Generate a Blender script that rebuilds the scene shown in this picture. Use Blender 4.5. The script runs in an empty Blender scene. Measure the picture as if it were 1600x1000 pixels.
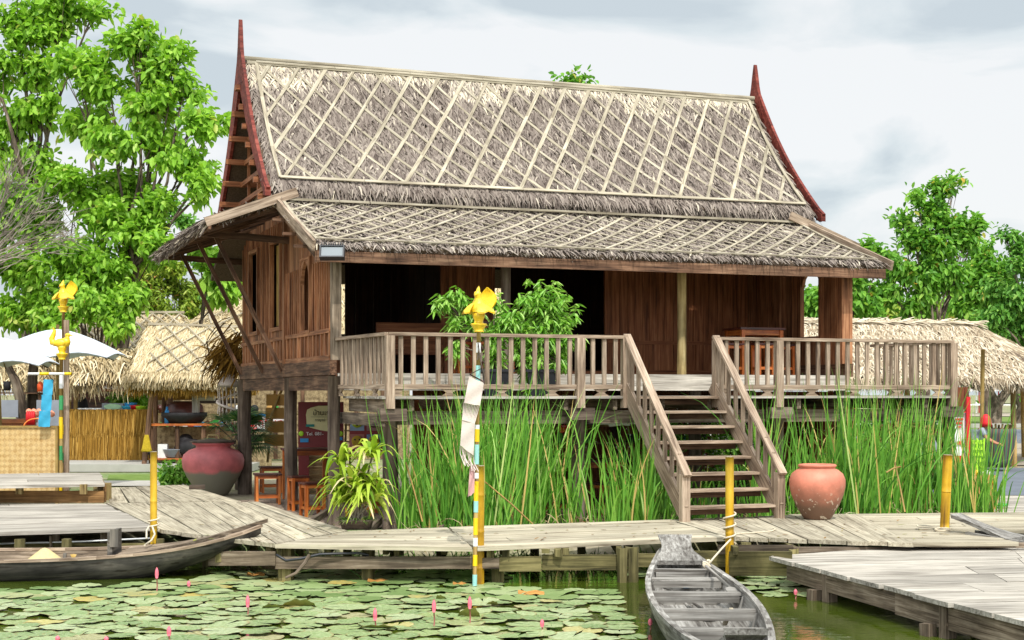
import bpy, math, random
import numpy as np
from mathutils import Vector, Matrix

random.seed(7); rng = np.random.default_rng(7)
sc = bpy.context.scene
COL = sc.collection
F = 2300.0; HOR = 612.0; ZC = 2.15

def G(x, y, z=0.0):                      # photo pixel -> world point at height z
    Y = (ZC - z) * F / (y - HOR)
    return np.array([(x - 800) * Y / F, Y, z])
def PY(x, y, Y):                         # photo pixel -> world point at depth Y
    return np.array([(x - 800) * Y / F, Y, ZC - (y - HOR) * Y / F])
HA = np.array([-2.87, 23.6, 0.0]); HT = math.radians(20.4)
CU, SU = math.cos(HT), math.sin(HT)
def H(s, t, z): return np.array([HA[0] + s * CU - t * SU, HA[1] + s * SU + t * CU, z])

# ---------------------------------------------------------------- mesh builder
def nrm(v):
    v = np.asarray(v, float); n = np.linalg.norm(v)
    return v / n if n > 1e-9 else v
def frame(d, up=(0, 0, 1)):
    d = nrm(d); up = np.asarray(up, float)
    if abs(np.dot(d, up)) > .98: up = np.array([1., 0, 0]) if abs(d[0]) < .9 else np.array([0, 1., 0])
    s = nrm(np.cross(d, up)); u = np.cross(s, d)
    return d, s, u

class MB:
    def __init__(self): self.v = []; self.f = []; self.g = []; self.t = []; self.n = 0; self.sm = []; self.fc = []
    def add(self, v, faces, gc=None, tint=None, smooth=False):
        v = np.asarray(v, float).reshape(-1, 3)
        if gc is None: gc = v + random.random() * 7
        if tint is None: tint = random.random()
        t = np.full(len(v), tint) if np.isscalar(tint) else np.asarray(tint, float)
        self.v.append(v); self.g.append(np.asarray(gc, float)); self.t.append(t)
        groups = [faces] if isinstance(faces, np.ndarray) else [np.array([f]) for f in faces]
        for a in groups:
            self.f.append(a + self.n); self.sm.append(smooth); self.fc.append(len(self.v) - 1)
        self.n += len(v); return self
    def box(self, c, size, rot=0.0, tint=None, jit=0.0):
        c = np.asarray(c, float); d = np.array([math.cos(rot), math.sin(rot), 0]); e = np.array([-d[1], d[0], 0]); z = np.array([0, 0, 1.])
        return self._b(c, d * size[0] / 2, e * size[1] / 2, z * size[2] / 2, tint, jit)
    def _b(self, c, a, b, u, tint=None, jit=0.0):
        L = [np.linalg.norm(x) for x in (a, b, u)]
        v = []; g = []; o = random.random() * 50
        for i in (-1, 1):
            for j in (-1, 1):
                for k in (-1, 1):
                    v.append(c + a * i + b * j + u * k); l = (L[0] * i, L[1] * j, L[2] * k); g.append(l)
        v = np.array(v); g = np.array(g)
        order = np.argsort(-np.array(L)); g = g[:, order] + o
        if jit: v = v + rng.normal(0, jit, v.shape)
        F_ = [(0, 1, 3, 2), (4, 6, 7, 5), (0, 4, 5, 1), (2, 3, 7, 6), (0, 2, 6, 4), (1, 5, 7, 3)]
        return self.add(v, np.array(F_), g, tint)
    def lb(self, x0, x1, y0, y1, z0, z1, tint=None, jit=0.0):
        return self.box(((x0 + x1) / 2, (y0 + y1) / 2, (z0 + z1) / 2), (x1 - x0, y1 - y0, z1 - z0), 0, tint, jit)
    def beam(self, p0, p1, w, h, up=(0, 0, 1), tint=None, jit=0.0):
        p0 = np.asarray(p0, float); p1 = np.asarray(p1, float)
        d, s, u = frame(p1 - p0, up)
        return self._b((p0 + p1) / 2, (p1 - p0) / 2, s * w / 2, u * h / 2, tint, jit)
    def hexa(self, top, th, tint=None, jit=0.0):       # four top corners, planks running corner0->corner1
        top = np.asarray(top, float)
        if jit: top = top + rng.normal(0, jit, top.shape) * np.array([1, 1, .35])
        bot = top - np.array([0, 0, th]); v = np.vstack([top, bot]); o = random.random() * 50
        la = np.linalg.norm(top[1] - top[0]); lw = np.linalg.norm(top[3] - top[0])
        g = np.array([(0, 0, 0), (la, 0, 0), (la, lw, 0), (0, lw, 0), (0, 0, th), (la, 0, th), (la, lw, th), (0, lw, th)]) + o
        return self.add(v, np.array([(0, 1, 2, 3), (7, 6, 5, 4), (0, 4, 5, 1), (1, 5, 6, 2), (2, 6, 7, 3), (3, 7, 4, 0)]), g, tint)
    def tube(self, pts, rad, n=8, tint=None, cap=True, wob=0.0):
        pts = np.asarray(pts, float); m = len(pts)
        if np.isscalar(rad): rad = [rad] * m
        v = []; g = []; o = random.random() * 50; L = 0
        d0, s, u = frame(pts[1] - pts[0])
        for i in range(m):
            d = nrm(pts[min(i + 1, m - 1)] - pts[max(i - 1, 0)])
            s = nrm(s - d * np.dot(s, d)); u = np.cross(s, d)
            if i: L += np.linalg.norm(pts[i] - pts[i - 1])
            for k in range(n):
                a = 2 * math.pi * k / n; r = rad[i] * (1 + (random.uniform(-wob, wob) if wob else 0))
                v.append(pts[i] + (s * math.cos(a) + u * math.sin(a)) * r); g.append((L + o, math.cos(a) * rad[i] + o, math.sin(a) * rad[i]))
        q = [(i * n + k, i * n + (k + 1) % n, (i + 1) * n + (k + 1) % n, (i + 1) * n + k) for i in range(m - 1) for k in range(n)]
        base = self.n
        self.add(v, np.array(q), g, tint, True)
        if cap:
            self.f.append(np.array([[base + k for k in range(n)]])); self.sm.append(False); self.fc.append(len(self.v) - 1)
            self.f.append(np.array([[base + (m - 1) * n + k for k in reversed(range(n))]])); self.sm.append(False); self.fc.append(len(self.v) - 1)
        return self
    def lathe(self, prof, c=(0, 0, 0), n=24, tint=None, sx=1, sy=1, rot=0.0):
        c = np.asarray(c, float); m = len(prof); v = []
        for r, z in prof:
            for k in range(n):
                a = 2 * math.pi * k / n; x = r * sx * math.cos(a); y = r * sy * math.sin(a)
                v.append(c + np.array([x * math.cos(rot) - y * math.sin(rot), x * math.sin(rot) + y * math.cos(rot), z]))
        q = [(i * n + k, i * n + (k + 1) % n, (i + 1) * n + (k + 1) % n, (i + 1) * n + k) for i in range(m - 1) for k in range(n)]
        return self.add(v, np.array(q), None, tint, True)
    def sphere(self, c, r, n=12, m=8, tint=None, sq=(1, 1, 1)):
        c = np.asarray(c, float); v = []
        for i in range(m + 1):
            ph = math.pi * i / m
            for k in range(n):
                a = 2 * math.pi * k / n
                v.append(c + np.array([math.sin(ph) * math.cos(a) * sq[0], math.sin(ph) * math.sin(a) * sq[1], -math.cos(ph) * sq[2]]) * r)
        q = [(i * n + k, i * n + (k + 1) % n, (i + 1) * n + (k + 1) % n, (i + 1) * n + k) for i in range(m) for k in range(n)]
        return self.add(v, np.array(q), None, tint, True)
    def grid(self, P, tint=None, smooth=True, gc=None):      # P: (m,n,3)
        P = np.asarray(P, float); m, n = P.shape[:2]
        i, k = np.meshgrid(np.arange(m - 1), np.arange(n - 1), indexing='ij')
        a = (i * n + k).ravel(); q = np.stack([a, a + 1, a + n + 1, a + n], 1)
        return self.add(P.reshape(-1, 3), q, gc, tint, smooth)
    def prism(self, poly, ex, tint=None):              # poly: list of 3d points, ex: extrusion vector
        p = np.asarray(poly, float); n = len(p); v = np.vstack([p, p + np.asarray(ex, float)])
        fs = [tuple(reversed(range(n))), tuple(range(n, 2 * n))] + [(i, (i + 1) % n, n + (i + 1) % n, n + i) for i in range(n)]
        return self.add(v, fs, None, tint)
    def blades(self, base, d, up, L, W, lift=0.0, droop=0.0, seg=2, tint=None, tip=.15):
        N = len(base); L = np.broadcast_to(L, N)[:, None]; W = np.broadcast_to(W, N)[:, None]
        lift = np.broadcast_to(lift, N)[:, None]; droop = np.broadcast_to(droop, N)[:, None]
        d = d / np.linalg.norm(d, axis=1, keepdims=True); side = np.cross(d, up); side /= np.linalg.norm(side, axis=1, keepdims=True) + 1e-9
        rows = []; g = []
        for i in range(seg + 1):
            f = i / seg
            c = base + d * L * f + up * lift * math.sin(math.pi * f * .9) * L
            c = c + np.array([0, 0, -1.]) * droop * L * f * f
            w = W * (1 - (1 - tip) * f ** 1.5) * .5
            rows += [c - side * w, c + side * w]
            g += [np.hstack([L * f, -w, w * 0]), np.hstack([L * f, w, w * 0])]
        v = np.stack(rows, 1).reshape(-1, 3); gg = np.stack(g, 1).reshape(-1, 3)
        k = (seg + 1) * 2; a = (np.arange(N) * k)[:, None]
        q = np.concatenate([np.stack([a[:, 0] + 2 * i, a[:, 0] + 2 * i + 1, a[:, 0] + 2 * i + 3, a[:, 0] + 2 * i + 2], 1) for i in range(seg)])
        if tint is None: tint = rng.random(N)
        return self.add(v, q, gg + np.repeat(rng.random((N, 3)) * 20, k, 0), np.repeat(tint, k), seg > 2)
    def leaves(self, base, d, up, L, W, fold=.25, droop=.15, tint=None):
        N = len(base); L = np.broadcast_to(L, N)[:, None]; W = np.broadcast_to(W, N)[:, None]
        d = d / (np.linalg.norm(d, axis=1, keepdims=True) + 1e-9); s = np.cross(d, up); s /= np.linalg.norm(s, axis=1, keepdims=True) + 1e-9
        u = np.cross(s, d); z = np.array([0, 0, -1.]) * droop * L
        tipp = base + d * L + z
        l1 = base + d * L * .3 - s * W * .45 + u * W * fold; l2 = base + d * L * .68 - s * W * .42 + u * W * fold + z * .5
        r1 = base + d * L * .3 + s * W * .45 + u * W * fold; r2 = base + d * L * .68 + s * W * .42 + u * W * fold + z * .5
        v = np.stack([base, l1, l2, tipp, r2, r1], 1).reshape(-1, 3)
        a = np.arange(N) * 6
        q = np.concatenate([np.stack([a, a + 3, a + 2, a + 1], 1), np.stack([a, a + 5, a + 4, a + 3], 1)])
        if tint is None: tint = rng.random(N)
        return self.add(v, q, None, np.repeat(tint, 6))
    def each(self, name, mat, parent=None, **kw):      # one object per primitive
        off = 0; r = []
        for i, v in enumerate(self.v):
            q = MB(); q.v = [v]; q.g = [self.g[i]]; q.t = [self.t[i]]
            for f, s, c in zip(self.f, self.sm, self.fc):
                if c == i: q.f.append(f - off); q.sm.append(s)
            off += len(v); r.append(q.build(name, mat, parent, **kw))
        return r
    def build(self, name, mat, parent=None, world=True, origin=None, **tags):
        V = np.concatenate(self.v); G_ = np.concatenate(self.g); T = np.concatenate(self.t)
        root = parent
        while root is not None and root.parent is not None: root = root.parent
        if root is not None:
            if world:
                a = -root.rotation_euler.z; loc = np.array(root.location); D = V - loc
                V = np.stack([D[:, 0] * math.cos(a) - D[:, 1] * math.sin(a), D[:, 0] * math.sin(a) + D[:, 1] * math.cos(a), D[:, 2]], 1)
        else:
            if origin is None: origin = np.array([(V[:, 0].min() + V[:, 0].max()) / 2, (V[:, 1].min() + V[:, 1].max()) / 2, V[:, 2].min()])
            V = V - origin
        me = bpy.data.meshes.new(name)
        me.vertices.add(len(V)); me.vertices.foreach_set('co', V.astype(np.float32).ravel())
        lv = np.concatenate([f.ravel() for f in self.f]).astype(np.int32)
        cnt = np.concatenate([np.full(len(f), f.shape[1]) for f in self.f]).astype(np.int32)
        sm = np.concatenate([np.full(len(f), s) for f, s in zip(self.f, self.sm)])
        me.loops.add(len(lv)); me.loops.foreach_set('vertex_index', lv)
        me.polygons.add(len(cnt)); me.polygons.foreach_set('loop_start', np.concatenate([[0], np.cumsum(cnt)[:-1]]).astype(np.int32))
        me.polygons.foreach_set('loop_total', cnt); me.polygons.foreach_set('use_smooth', sm)
        at = me.attributes.new('gc', 'FLOAT_VECTOR', 'POINT'); at.data.foreach_set('vector', G_.astype(np.float32).ravel())
        at = me.attributes.new('tint', 'FLOAT', 'POINT'); at.data.foreach_set('value', T.astype(np.float32))
        me.update(calc_edges=True); me.validate()
        me.materials.append(mat)
        o = bpy.data.objects.new(name, me); COL.objects.link(o)
        if parent is not None: o.parent = parent
        else: o.location = origin
        for k, v in tags.items(): o[k] = v
        return o

def thing(name, label, cat, loc, rz=0.0, group=None):
    o = bpy.data.objects.new(name, None); COL.objects.link(o); o.empty_display_size = .2
    o.location = loc; o.rotation_euler = (0, 0, rz); o['label'] = label; o['category'] = cat
    if group: o['group'] = group
    return o
def dup(root, loc=None, rz=None, label=None, parent=None):
    c = root.copy(); COL.objects.link(c)
    if parent is not None: c.parent = parent
    if loc is not None: c.location = loc
    if rz is not None: c.rotation_euler = (0, 0, rz)
    if label: c['label'] = label
    for ch in list(root.children): dup(ch, parent=c)
    return c

# ---------------------------------------------------------------- materials
def s2l(c): return tuple(((x / 255) / 12.92 if x / 255 <= .04045 else ((x / 255 + .055) / 1.055) ** 2.4) for x in c)
class NT:
    def __init__(self, name):
        self.m = bpy.data.materials.new(name); self.m.use_nodes = True; self.t = self.m.node_tree; self.t.nodes.clear()
        self.out = self.n('ShaderNodeOutputMaterial')
    def n(self, ty, **kw):
        x = self.t.nodes.new(ty)
        for k, v in kw.items():
            if k.startswith('i_'): x.inputs[k[2:].replace('_', ' ')].default_value = v
            else: setattr(x, k, v)
        return x
    def l(self, a, b): self.t.links.new(a, b)
    def ramp(self, fac, stops):
        r = self.n('ShaderNodeValToRGB'); e = r.color_ramp.elements
        while len(e) > 1: e.remove(e[0])
        e[0].position = stops[0][0]; e[0].color = (*stops[0][1], 1)
        for p, c in stops[1:]:
            q = e.new(p); q.color = (*c, 1)
        self.l(fac, r.inputs[0]); return r.outputs[0]
    def attr(self, nm, vec=False):
        a = self.n('ShaderNodeAttribute', attribute_name=nm); return a.outputs['Vector' if vec else 'Fac']
    def noise(self, vec, scale, detail=4, rough=.55, mscale=None, dist=0.0):
        if mscale:
            mp = self.n('ShaderNodeMapping'); mp.inputs['Scale'].default_value = mscale; self.l(vec, mp.inputs[0]); vec = mp.outputs[0]
        q = self.n('ShaderNodeTexNoise'); q.inputs['Scale'].default_value = scale; q.inputs['Detail'].default_value = detail
        q.inputs['Roughness'].default_value = rough; q.inputs['Distortion'].default_value = dist
        self.l(vec, q.inputs['Vector']); return q.outputs['Fac']
    def mix(self, fac, a, b, mode='MIX'):
        x = self.n('ShaderNodeMix', data_type='RGBA', blend_type=mode)
        for val, i in ((fac, 0), (a, 6), (b, 7)):
            if hasattr(val, 'links') or hasattr(val, 'is_output'): self.l(val, x.inputs[i])
            elif isinstance(val, (int, float)): x.inputs[i].default_value = val
            else: x.inputs[i].default_value = (*val, 1)
        return x.outputs[2]
    def bsdf(self, col, rough=.8, spec=.3, bump=None, bstr=.3, bdist=.02, metal=0.0):
        b = self.n('ShaderNodeBsdfPrincipled'); b.inputs['Specular IOR Level'].default_value = spec; b.inputs['Metallic'].default_value = metal
        if hasattr(col, 'is_output'): self.l(col, b.inputs['Base Color'])
        else: b.inputs['Base Color'].default_value = (*col, 1)
        if hasattr(rough, 'is_output'): self.l(rough, b.inputs['Roughness'])
        else: b.inputs['Roughness'].default_value = rough
        if bump is not None:
            bp = self.n('ShaderNodeBump'); bp.inputs['Strength'].default_value = bstr; bp.inputs['Distance'].default_value = bdist
            self.l(bump, bp.inputs['Height']); self.l(bp.outputs[0], b.inputs['Normal'])
        return b.outputs[0]
    def done(self, sh): self.l(sh, self.out.inputs[0]); return self.m

def wood(name, dark, mid, light, rough=.8, along=1.5, across=28, bump=.35, tv=.45, spec=.25, stain=.5):
    t = NT(name); gc = t.attr('gc', True)
    n1 = t.noise(gc, 1.0, 5, .6, (along, across, across), .4)
    n2 = t.noise(gc, 1.0, 3, .5, (.9, 4, 4))
    add = t.n('ShaderNodeMath', operation='MULTIPLY_ADD'); t.l(n2, add.inputs[0]); add.inputs[1].default_value = .45
    t.l(n1, add.inputs[2]); sub = t.n('ShaderNodeMath', operation='SUBTRACT'); t.l(add.outputs[0], sub.inputs[0]); sub.inputs[1].default_value = .22
    c = t.ramp(sub.outputs[0], [(.28, s2l(dark)), (.5, s2l(mid)), (.72, s2l(light))])
    tc = t.n('ShaderNodeTexCoord').outputs['Object']
    n3 = t.noise(tc, .9, 5, .65)
    st = t.ramp(n3, [(.38, (1 - stain,) * 3), (.6, (1, 1, 1))])
    c = t.mix(1.0, c, st, 'MULTIPLY')
    ck = t.noise(gc, 1.0, 2, .5, (.55, across * 2.6, across * 2.6)); c = t.mix(.8, c, t.ramp(ck, [(.31, (.38, .34, .3)), (.38, (1, 1, 1))]), 'MULTIPLY')
    hs = t.n('ShaderNodeHueSaturation'); mr = t.n('ShaderNodeMapRange'); t.l(t.attr('tint'), mr.inputs[0])
    mr.inputs[3].default_value = 1 - tv; mr.inputs[4].default_value = 1 + tv * .6
    t.l(mr.outputs[0], hs.inputs['Value']); t.l(c, hs.inputs['Color'])
    return t.done(t.bsdf(hs.outputs[0], rough, spec, n1, bump, .01))
def tintmat(name, stops, rough=.85, spec=.2, trans=0.0, noise=None, bump=0.0, tcol=None):
    t = NT(name); fac = t.attr('tint')
    if noise:
        tc = t.n('ShaderNodeTexCoord').outputs['Object']; nn = t.noise(tc, noise[0], 3)
        m = t.n('ShaderNodeMath', operation='MULTIPLY_ADD'); t.l(nn, m.inputs[0]); m.inputs[1].default_value = noise[1]
        t.l(fac, m.inputs[2]); m2 = t.n('ShaderNodeMath', operation='SUBTRACT'); t.l(m.outputs[0], m2.inputs[0]); m2.inputs[1].default_value = noise[1] * .5; fac = m2.outputs[0]
    c = t.ramp(fac, [(p, s2l(q)) for p, q in stops])
    b = t.bsdf(c, rough, spec)
    if trans:
        tr = t.n('ShaderNodeBsdfTranslucent')
        if tcol: t.l(t.mix(1.0, c, tcol, 'MULTIPLY'), tr.inputs[0])
        else: t.l(c, tr.inputs[0])
        mx = t.n('ShaderNodeMixShader'); mx.inputs[0].default_value = trans; t.l(b, mx.inputs[1]); t.l(tr.outputs[0], mx.inputs[2]); b = mx.outputs[0]
    return t.done(b)
def plain(name, c, rough=.6, spec=.4, var=.15, scale=6.0, metal=0.0, bump=.1):
    t = NT(name); tc = t.n('ShaderNodeTexCoord').outputs['Object']; n = t.noise(tc, scale, 5)
    c = s2l(c); a = tuple(x * (1 - var) for x in c); b = tuple(min(1, x * (1 + var)) for x in c)
    return t.done(t.bsdf(t.ramp(n, [(.3, a), (.7, b)]), rough, spec, n, bump, .01, metal))

M = {}
M['plank'] = wood('weathered_plank', (108, 102, 93), (172, 165, 153), (206, 199, 186), .85, 1.0, 24, .4, .2, stain=.2)
M['plank_tan'] = wood('tan_plank', (118, 108, 90), (178, 168, 146), (208, 199, 174), .85, 1.0, 24, .4, .2, stain=.2)
M['beam'] = wood('old_beam', (66, 56, 46), (128, 112, 94), (170, 154, 134), .85, 1.5, 26, .5, .35)
M['olive'] = wood('damp_beam', (62, 58, 34), (118, 110, 70), (156, 144, 98), .8, 1.5, 20, .4, .3)
M['rail'] = wood('grey_rail', (98, 80, 66), (154, 134, 114), (194, 174, 152), .8, 2, 30, .35, .16, stain=.25)
M['teak'] = wood('teak_wall', (92, 54, 34), (158, 106, 72), (200, 148, 108), .7, 1.2, 20, .35, .4, stain=.35)
M['teak_dark'] = wood('dark_teak', (92, 52, 32), (150, 94, 60), (182, 122, 84), .6, 1.2, 20, .25, .2, stain=.15)
M['beam_dark'] = wood('dark_beam', (58, 40, 30), (114, 84, 64), (154, 122, 96), .8, 1.5, 24, .4, .3)
M['room'] = wood('shade_dark_room_boards', (38, 24, 18), (66, 42, 30), (88, 58, 42), .7, 1.2, 20, .25, .2)  # interior shade put into the colour: walls and ceiling boards darkened for near-black doorways
M['post'] = wood('stilt', (52, 42, 36), (104, 90, 78), (140, 126, 112), .85, 1.0, 12, .5, .25)
M['log'] = wood('pale_log', (84, 66, 38), (150, 130, 84), (190, 172, 124), .8, 1.0, 14, .4, .2)
M['orange'] = wood('orange_wood', (140, 64, 22), (204, 108, 42), (232, 144, 66), .45, 1.5, 20, .15, .2, spec=.5)
M['redwood'] = wood('red_top', (50, 22, 18), (92, 44, 34), (120, 62, 48), .4, 1.5, 20, .15, .2, spec=.5)
M['barge'] = wood('red_barge_board', (74, 30, 25), (122, 54, 44), (154, 82, 68), .7, 1.2, 14, .3, .2, stain=.35)
M['boat'] = wood('silvered_boat', (80, 74, 68), (142, 138, 131), (188, 185, 178), .75, 1.0, 26, .4, .2, stain=.4)
M['boat_dark'] = wood('dark_boat', (52, 48, 46), (90, 86, 80), (136, 128, 116), .75, .8, 9, .5, .12, stain=.5)
M['straw'] = tintmat('grey_thatch', [(0, (84, 74, 68)), (.3, (116, 105, 97)), (.65, (142, 131, 121)), (.88, (168, 157, 143)), (1, (210, 198, 174))], .9, .1, 0, (1.3, .35))
M['straw_mid'] = tintmat('grey_tan_thatch', [(0, (100, 84, 66)), (.35, (148, 130, 106)), (.75, (188, 172, 146)), (1, (220, 208, 184))], .9, .1, 0, (1.0, .3))  # straw's own colour, between the grey and the tan thatch
M['straw_tan'] = tintmat('tan_thatch', [(0, (118, 98, 66)), (.4, (164, 145, 108)), (.8, (196, 179, 142)), (1, (222, 208, 174))], .9, .1, 0, (1.0, .3))
M['straw_gold'] = tintmat('golden_thatch', [(0, (86, 60, 22)), (.5, (150, 112, 46)), (1, (196, 158, 84))], .9, .1)
M['straw_base'] = plain('thatch_under', (98, 84, 70), .95, .05, .35, 30, 0, .6)
M['straw_tan_base'] = plain('tan_thatch_under', (120, 98, 62), .95, .05, .3, 30, 0, .6)
M['strip'] = wood('bamboo_strip', (128, 117, 98), (168, 158, 136), (198, 189, 168), .7, 1.5, 20, .2, .16, stain=.15)
M['yellow'] = wood('yellow_bamboo', (150, 106, 20), (216, 168, 28), (238, 198, 66), .5, .8, 6, .3, .12, spec=.4, stain=.4)
M['bamboo'] = wood('bamboo_pole', (120, 92, 44), (180, 148, 84), (208, 180, 118), .55, .8, 10, .2, .2)
M['gold'] = plain('gold_paint', (236, 196, 36), .36, .6, .22, 24, 0, .5)
M['dark'] = plain('dark_goods', (34, 32, 34), .7, .3, .4, 8)
M['black'] = plain('black_plastic', (30, 32, 38), .45, .5, .2, 8)
M['canopy'] = plain('parasol_cloth', (196, 202, 208), .8, .2, .08, 2)
M['white'] = plain('white_paint', (228, 228, 226), .6, .3, .06, 5)
M['cloth'] = plain('white_cloth', (206, 192, 182), .95, .1, .05, 60, 0, .3)
M['pink'] = plain('pink_cloth', (196, 152, 150), .95, .1, .1, 40)
M['cyan'] = plain('cyan_fabric', (60, 160, 196), .7, .3, .12, 10)
M['red'] = plain('red_paint', (200, 28, 36), .55, .4, .12, 6)
M['maroon'] = plain('maroon_sign', (112, 26, 28), .5, .4, .08, 4)
M['cream'] = plain('cream_print', (216, 210, 160), .6, .3, .05, 4)
M['teal'] = plain('teal_print', (34, 128, 122), .6, .3, .05, 4)
M['blue'] = plain('blue_print', (56, 140, 200), .6, .3, .08, 4)
M['green'] = plain('green_plastic', (60, 160, 70), .45, .4, .12, 5)
M['lime'] = plain('lime_plastic', (170, 220, 50), .45, .4, .12, 5)
M['navy'] = plain('navy_cloth', (44, 52, 68), .9, .1, .2, 8)
M['skin'] = plain('skin', (170, 118, 88), .6, .35, .06, 10)
M['hair'] = plain('black_hair', (24, 20, 18), .55, .4, .2, 30)
M['grey'] = plain('grey_plastic', (140, 146, 156), .5, .4, .1, 5)
M['rope'] = plain('pale_rope', (206, 194, 170), .9, .1, .15, 50)
M['concrete'] = plain('concrete', (176, 172, 164), .9, .2, .12, 2.5, 0, .3)
M['kerbwhite'] = plain('pale_kerb', (168, 166, 158), .9, .2, .08, 3, 0, .2)
M['glass'] = plain('lamp_glass', (128, 136, 140), .2, .6, .04, 4)
M['asphalt'] = plain('asphalt', (104, 110, 118), .9, .2, .12, 1.2, 0, .2)
M['dust'] = plain('dusty_verge', (160, 150, 134), .95, .1, .12, 3.0, 0, .5)
M['stem'] = plain('pink_stem', (150, 92, 84), .6, .3, .1, 10)
M['bud'] = plain('pink_bud', (222, 112, 128), .5, .3, .12, 12)
LEAF = lambda n, st, tr=.35, sp=.35: tintmat(n, st, .5, sp, tr, tcol=(1.0, 1.0, .55))
M['leaf'] = LEAF('broad_leaf', [(0, (92, 140, 36)), (.35, (140, 190, 58)), (.75, (174, 216, 84)), (.96, (200, 226, 124)), (1, (188, 190, 96))], .45)
M['leaf_y'] = LEAF('yellow_green_leaf', [(0, (92, 118, 34)), (.5, (146, 174, 56)), (.85, (184, 196, 88)), (1, (200, 150, 90))])
M['leaf_b'] = LEAF('blue_green_leaf', [(0, (62, 114, 40)), (.5, (110, 168, 66)), (1, (160, 202, 98))], .42)
M['leaf_d'] = LEAF('deep_leaf', [(0, (66, 120, 36)), (.4, (112, 170, 58)), (.8, (156, 204, 84)), (.97, (178, 208, 96)), (1, (214, 176, 80))], .42)
M['reed'] = LEAF('reed_blade', [(0, (54, 104, 26)), (.4, (96, 154, 46)), (.8, (144, 194, 78)), (.95, (196, 222, 138)), (1, (212, 186, 112))], .3, .4)
M['shrub'] = LEAF('glossy_leaf', [(0, (84, 144, 36)), (.5, (136, 192, 62)), (1, (196, 226, 130))], .4, .8)
M['drac'] = LEAF('dracaena_leaf', [(0, (100, 140, 30)), (.5, (160, 188, 50)), (.88, (204, 218, 96)), (1, (236, 216, 170))], .35, .4)
M['dry'] = LEAF('dry_leaves', [(0, (70, 50, 32)), (.5, (124, 94, 62)), (.9, (160, 128, 84)), (1, (96, 130, 60))], .15, .1)
M['palm'] = LEAF('palm_leaf', [(0, (26, 56, 28)), (.6, (54, 98, 44)), (1, (104, 134, 70))], .2, .4)
M['leaf_litter'] = tintmat('dry_leaf', [(0, (92, 66, 38)), (.5, (146, 112, 66)), (1, (128, 140, 70))], .9, .1)
M['bag'] = plain('dull_yellow_cloth', (176, 150, 44), .9, .1, .2, 20)
M['bark'] = wood('bark', (60, 50, 42), (112, 98, 84), (160, 146, 128), .95, 2, 8, .8, .2)
M['twig'] = wood('twig', (110, 98, 86), (156, 144, 132), (190, 180, 168), .95, 2, 8, .4, .2)

def mat_pad():
    t = NT('lily_pad_leaf'); oi = t.n('ShaderNodeObjectInfo').outputs['Random']
    tc = t.n('ShaderNodeTexCoord').outputs['Object']; gc = t.attr('gc', True); n = t.noise(gc, 5, 5, .6)
    c = t.ramp(oi, [(0, s2l((88, 116, 58))), (.25, s2l((122, 146, 86))), (.5, s2l((148, 164, 112))), (.75, s2l((164, 174, 134))), (.88, s2l((128, 150, 76))), (.93, s2l((156, 142, 104))), (1, s2l((196, 176, 92)))])
    c = t.mix(.35, c, t.ramp(n, [(.35, s2l((88, 118, 56))), (.65, s2l((190, 200, 164)))]))
    sx = t.n('ShaderNodeSeparateXYZ'); t.l(tc, sx.inputs[0]); at = t.n('ShaderNodeMath', operation='ARCTAN2'); t.l(sx.outputs[1], at.inputs[0]); t.l(sx.outputs[0], at.inputs[1])
    k = t.n('ShaderNodeMath', operation='MULTIPLY'); t.l(at.outputs[0], k.inputs[0]); k.inputs[1].default_value = 13; s = t.n('ShaderNodeMath', operation='COSINE'); t.l(k.outputs[0], s.inputs[0])
    vein = t.ramp(s.outputs[0], [(.90, (0, 0, 0)), (1, (1, 1, 1))]); vm_ = t.mix(1.0, vein, (.3, .3, .3), 'MULTIPLY'); c = t.mix(vm_, c, s2l((206, 212, 160)))
    ln = t.n('ShaderNodeVectorMath', operation='LENGTH'); t.l(tc, ln.inputs[0]); rim = t.ramp(ln.outputs['Value'], [(.88, (0, 0, 0)), (1, (1, 1, 1))])
    rm = t.mix(1.0, rim, (.45, .45, .45), 'MULTIPLY'); c = t.mix(rm, c, s2l((150, 112, 66)))
    sp = t.noise(gc, 18, 3); dk = t.ramp(sp, [(.66, (1, 1, 1)), (.72, (.42, .34, .2))])
    return t.done(t.bsdf(t.mix(.7, c, dk, 'MULTIPLY'), .38, .5, s.outputs[0], .12, .02))
M['pad'] = mat_pad()
M['pad_far'] = tintmat('far_pad_leaf', [(0, (96, 122, 64)), (.4, (134, 154, 98)), (.75, (158, 170, 124)), (.92, (150, 150, 100)), (1, (178, 160, 84))], .4, .5, 0, (9, .3))
M['pad_under'] = plain('lily_pad_underside', (96, 92, 48), .6, .3, .3, 9)

def mat_pot(name, top, low, split=None, chips=True):
    t = NT(name); tc = t.n('ShaderNodeTexCoord').outputs['Object']; n = t.noise(tc, 3.2, 6, .6); n2 = t.noise(tc, 14, 4)
    c = t.ramp(n, [(.3, tuple(x * .72 for x in s2l(top))), (.55, s2l(top)), (.8, tuple(min(1, x * 1.35) for x in s2l(top)))])
    sx = t.n('ShaderNodeSeparateXYZ'); t.l(tc, sx.inputs[0])
    m = t.n('ShaderNodeMath', operation='MULTIPLY_ADD'); t.l(n, m.inputs[0]); m.inputs[1].default_value = .22; t.l(sx.outputs[2], m.inputs[2])
    g = t.ramp(m.outputs[0], [(max(0, split[0]), (1, 1, 1)), (split[1], (0, 0, 0))])
    c = t.mix(g, c, s2l(low))
    if chips:
        ch = t.ramp(n2, [(.6, (0, 0, 0)), (.64, (1, 1, 1))]); mm = t.mix(1.0, ch, g, 'MULTIPLY'); c = t.mix(mm, c, s2l((206, 190, 168)))
    return t.done(t.bsdf(c, .55, .4, n2, .25, .01))
M['terracotta'] = mat_pot('terracotta', (198, 122, 98), (112, 84, 66), (.28, .62))
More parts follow.
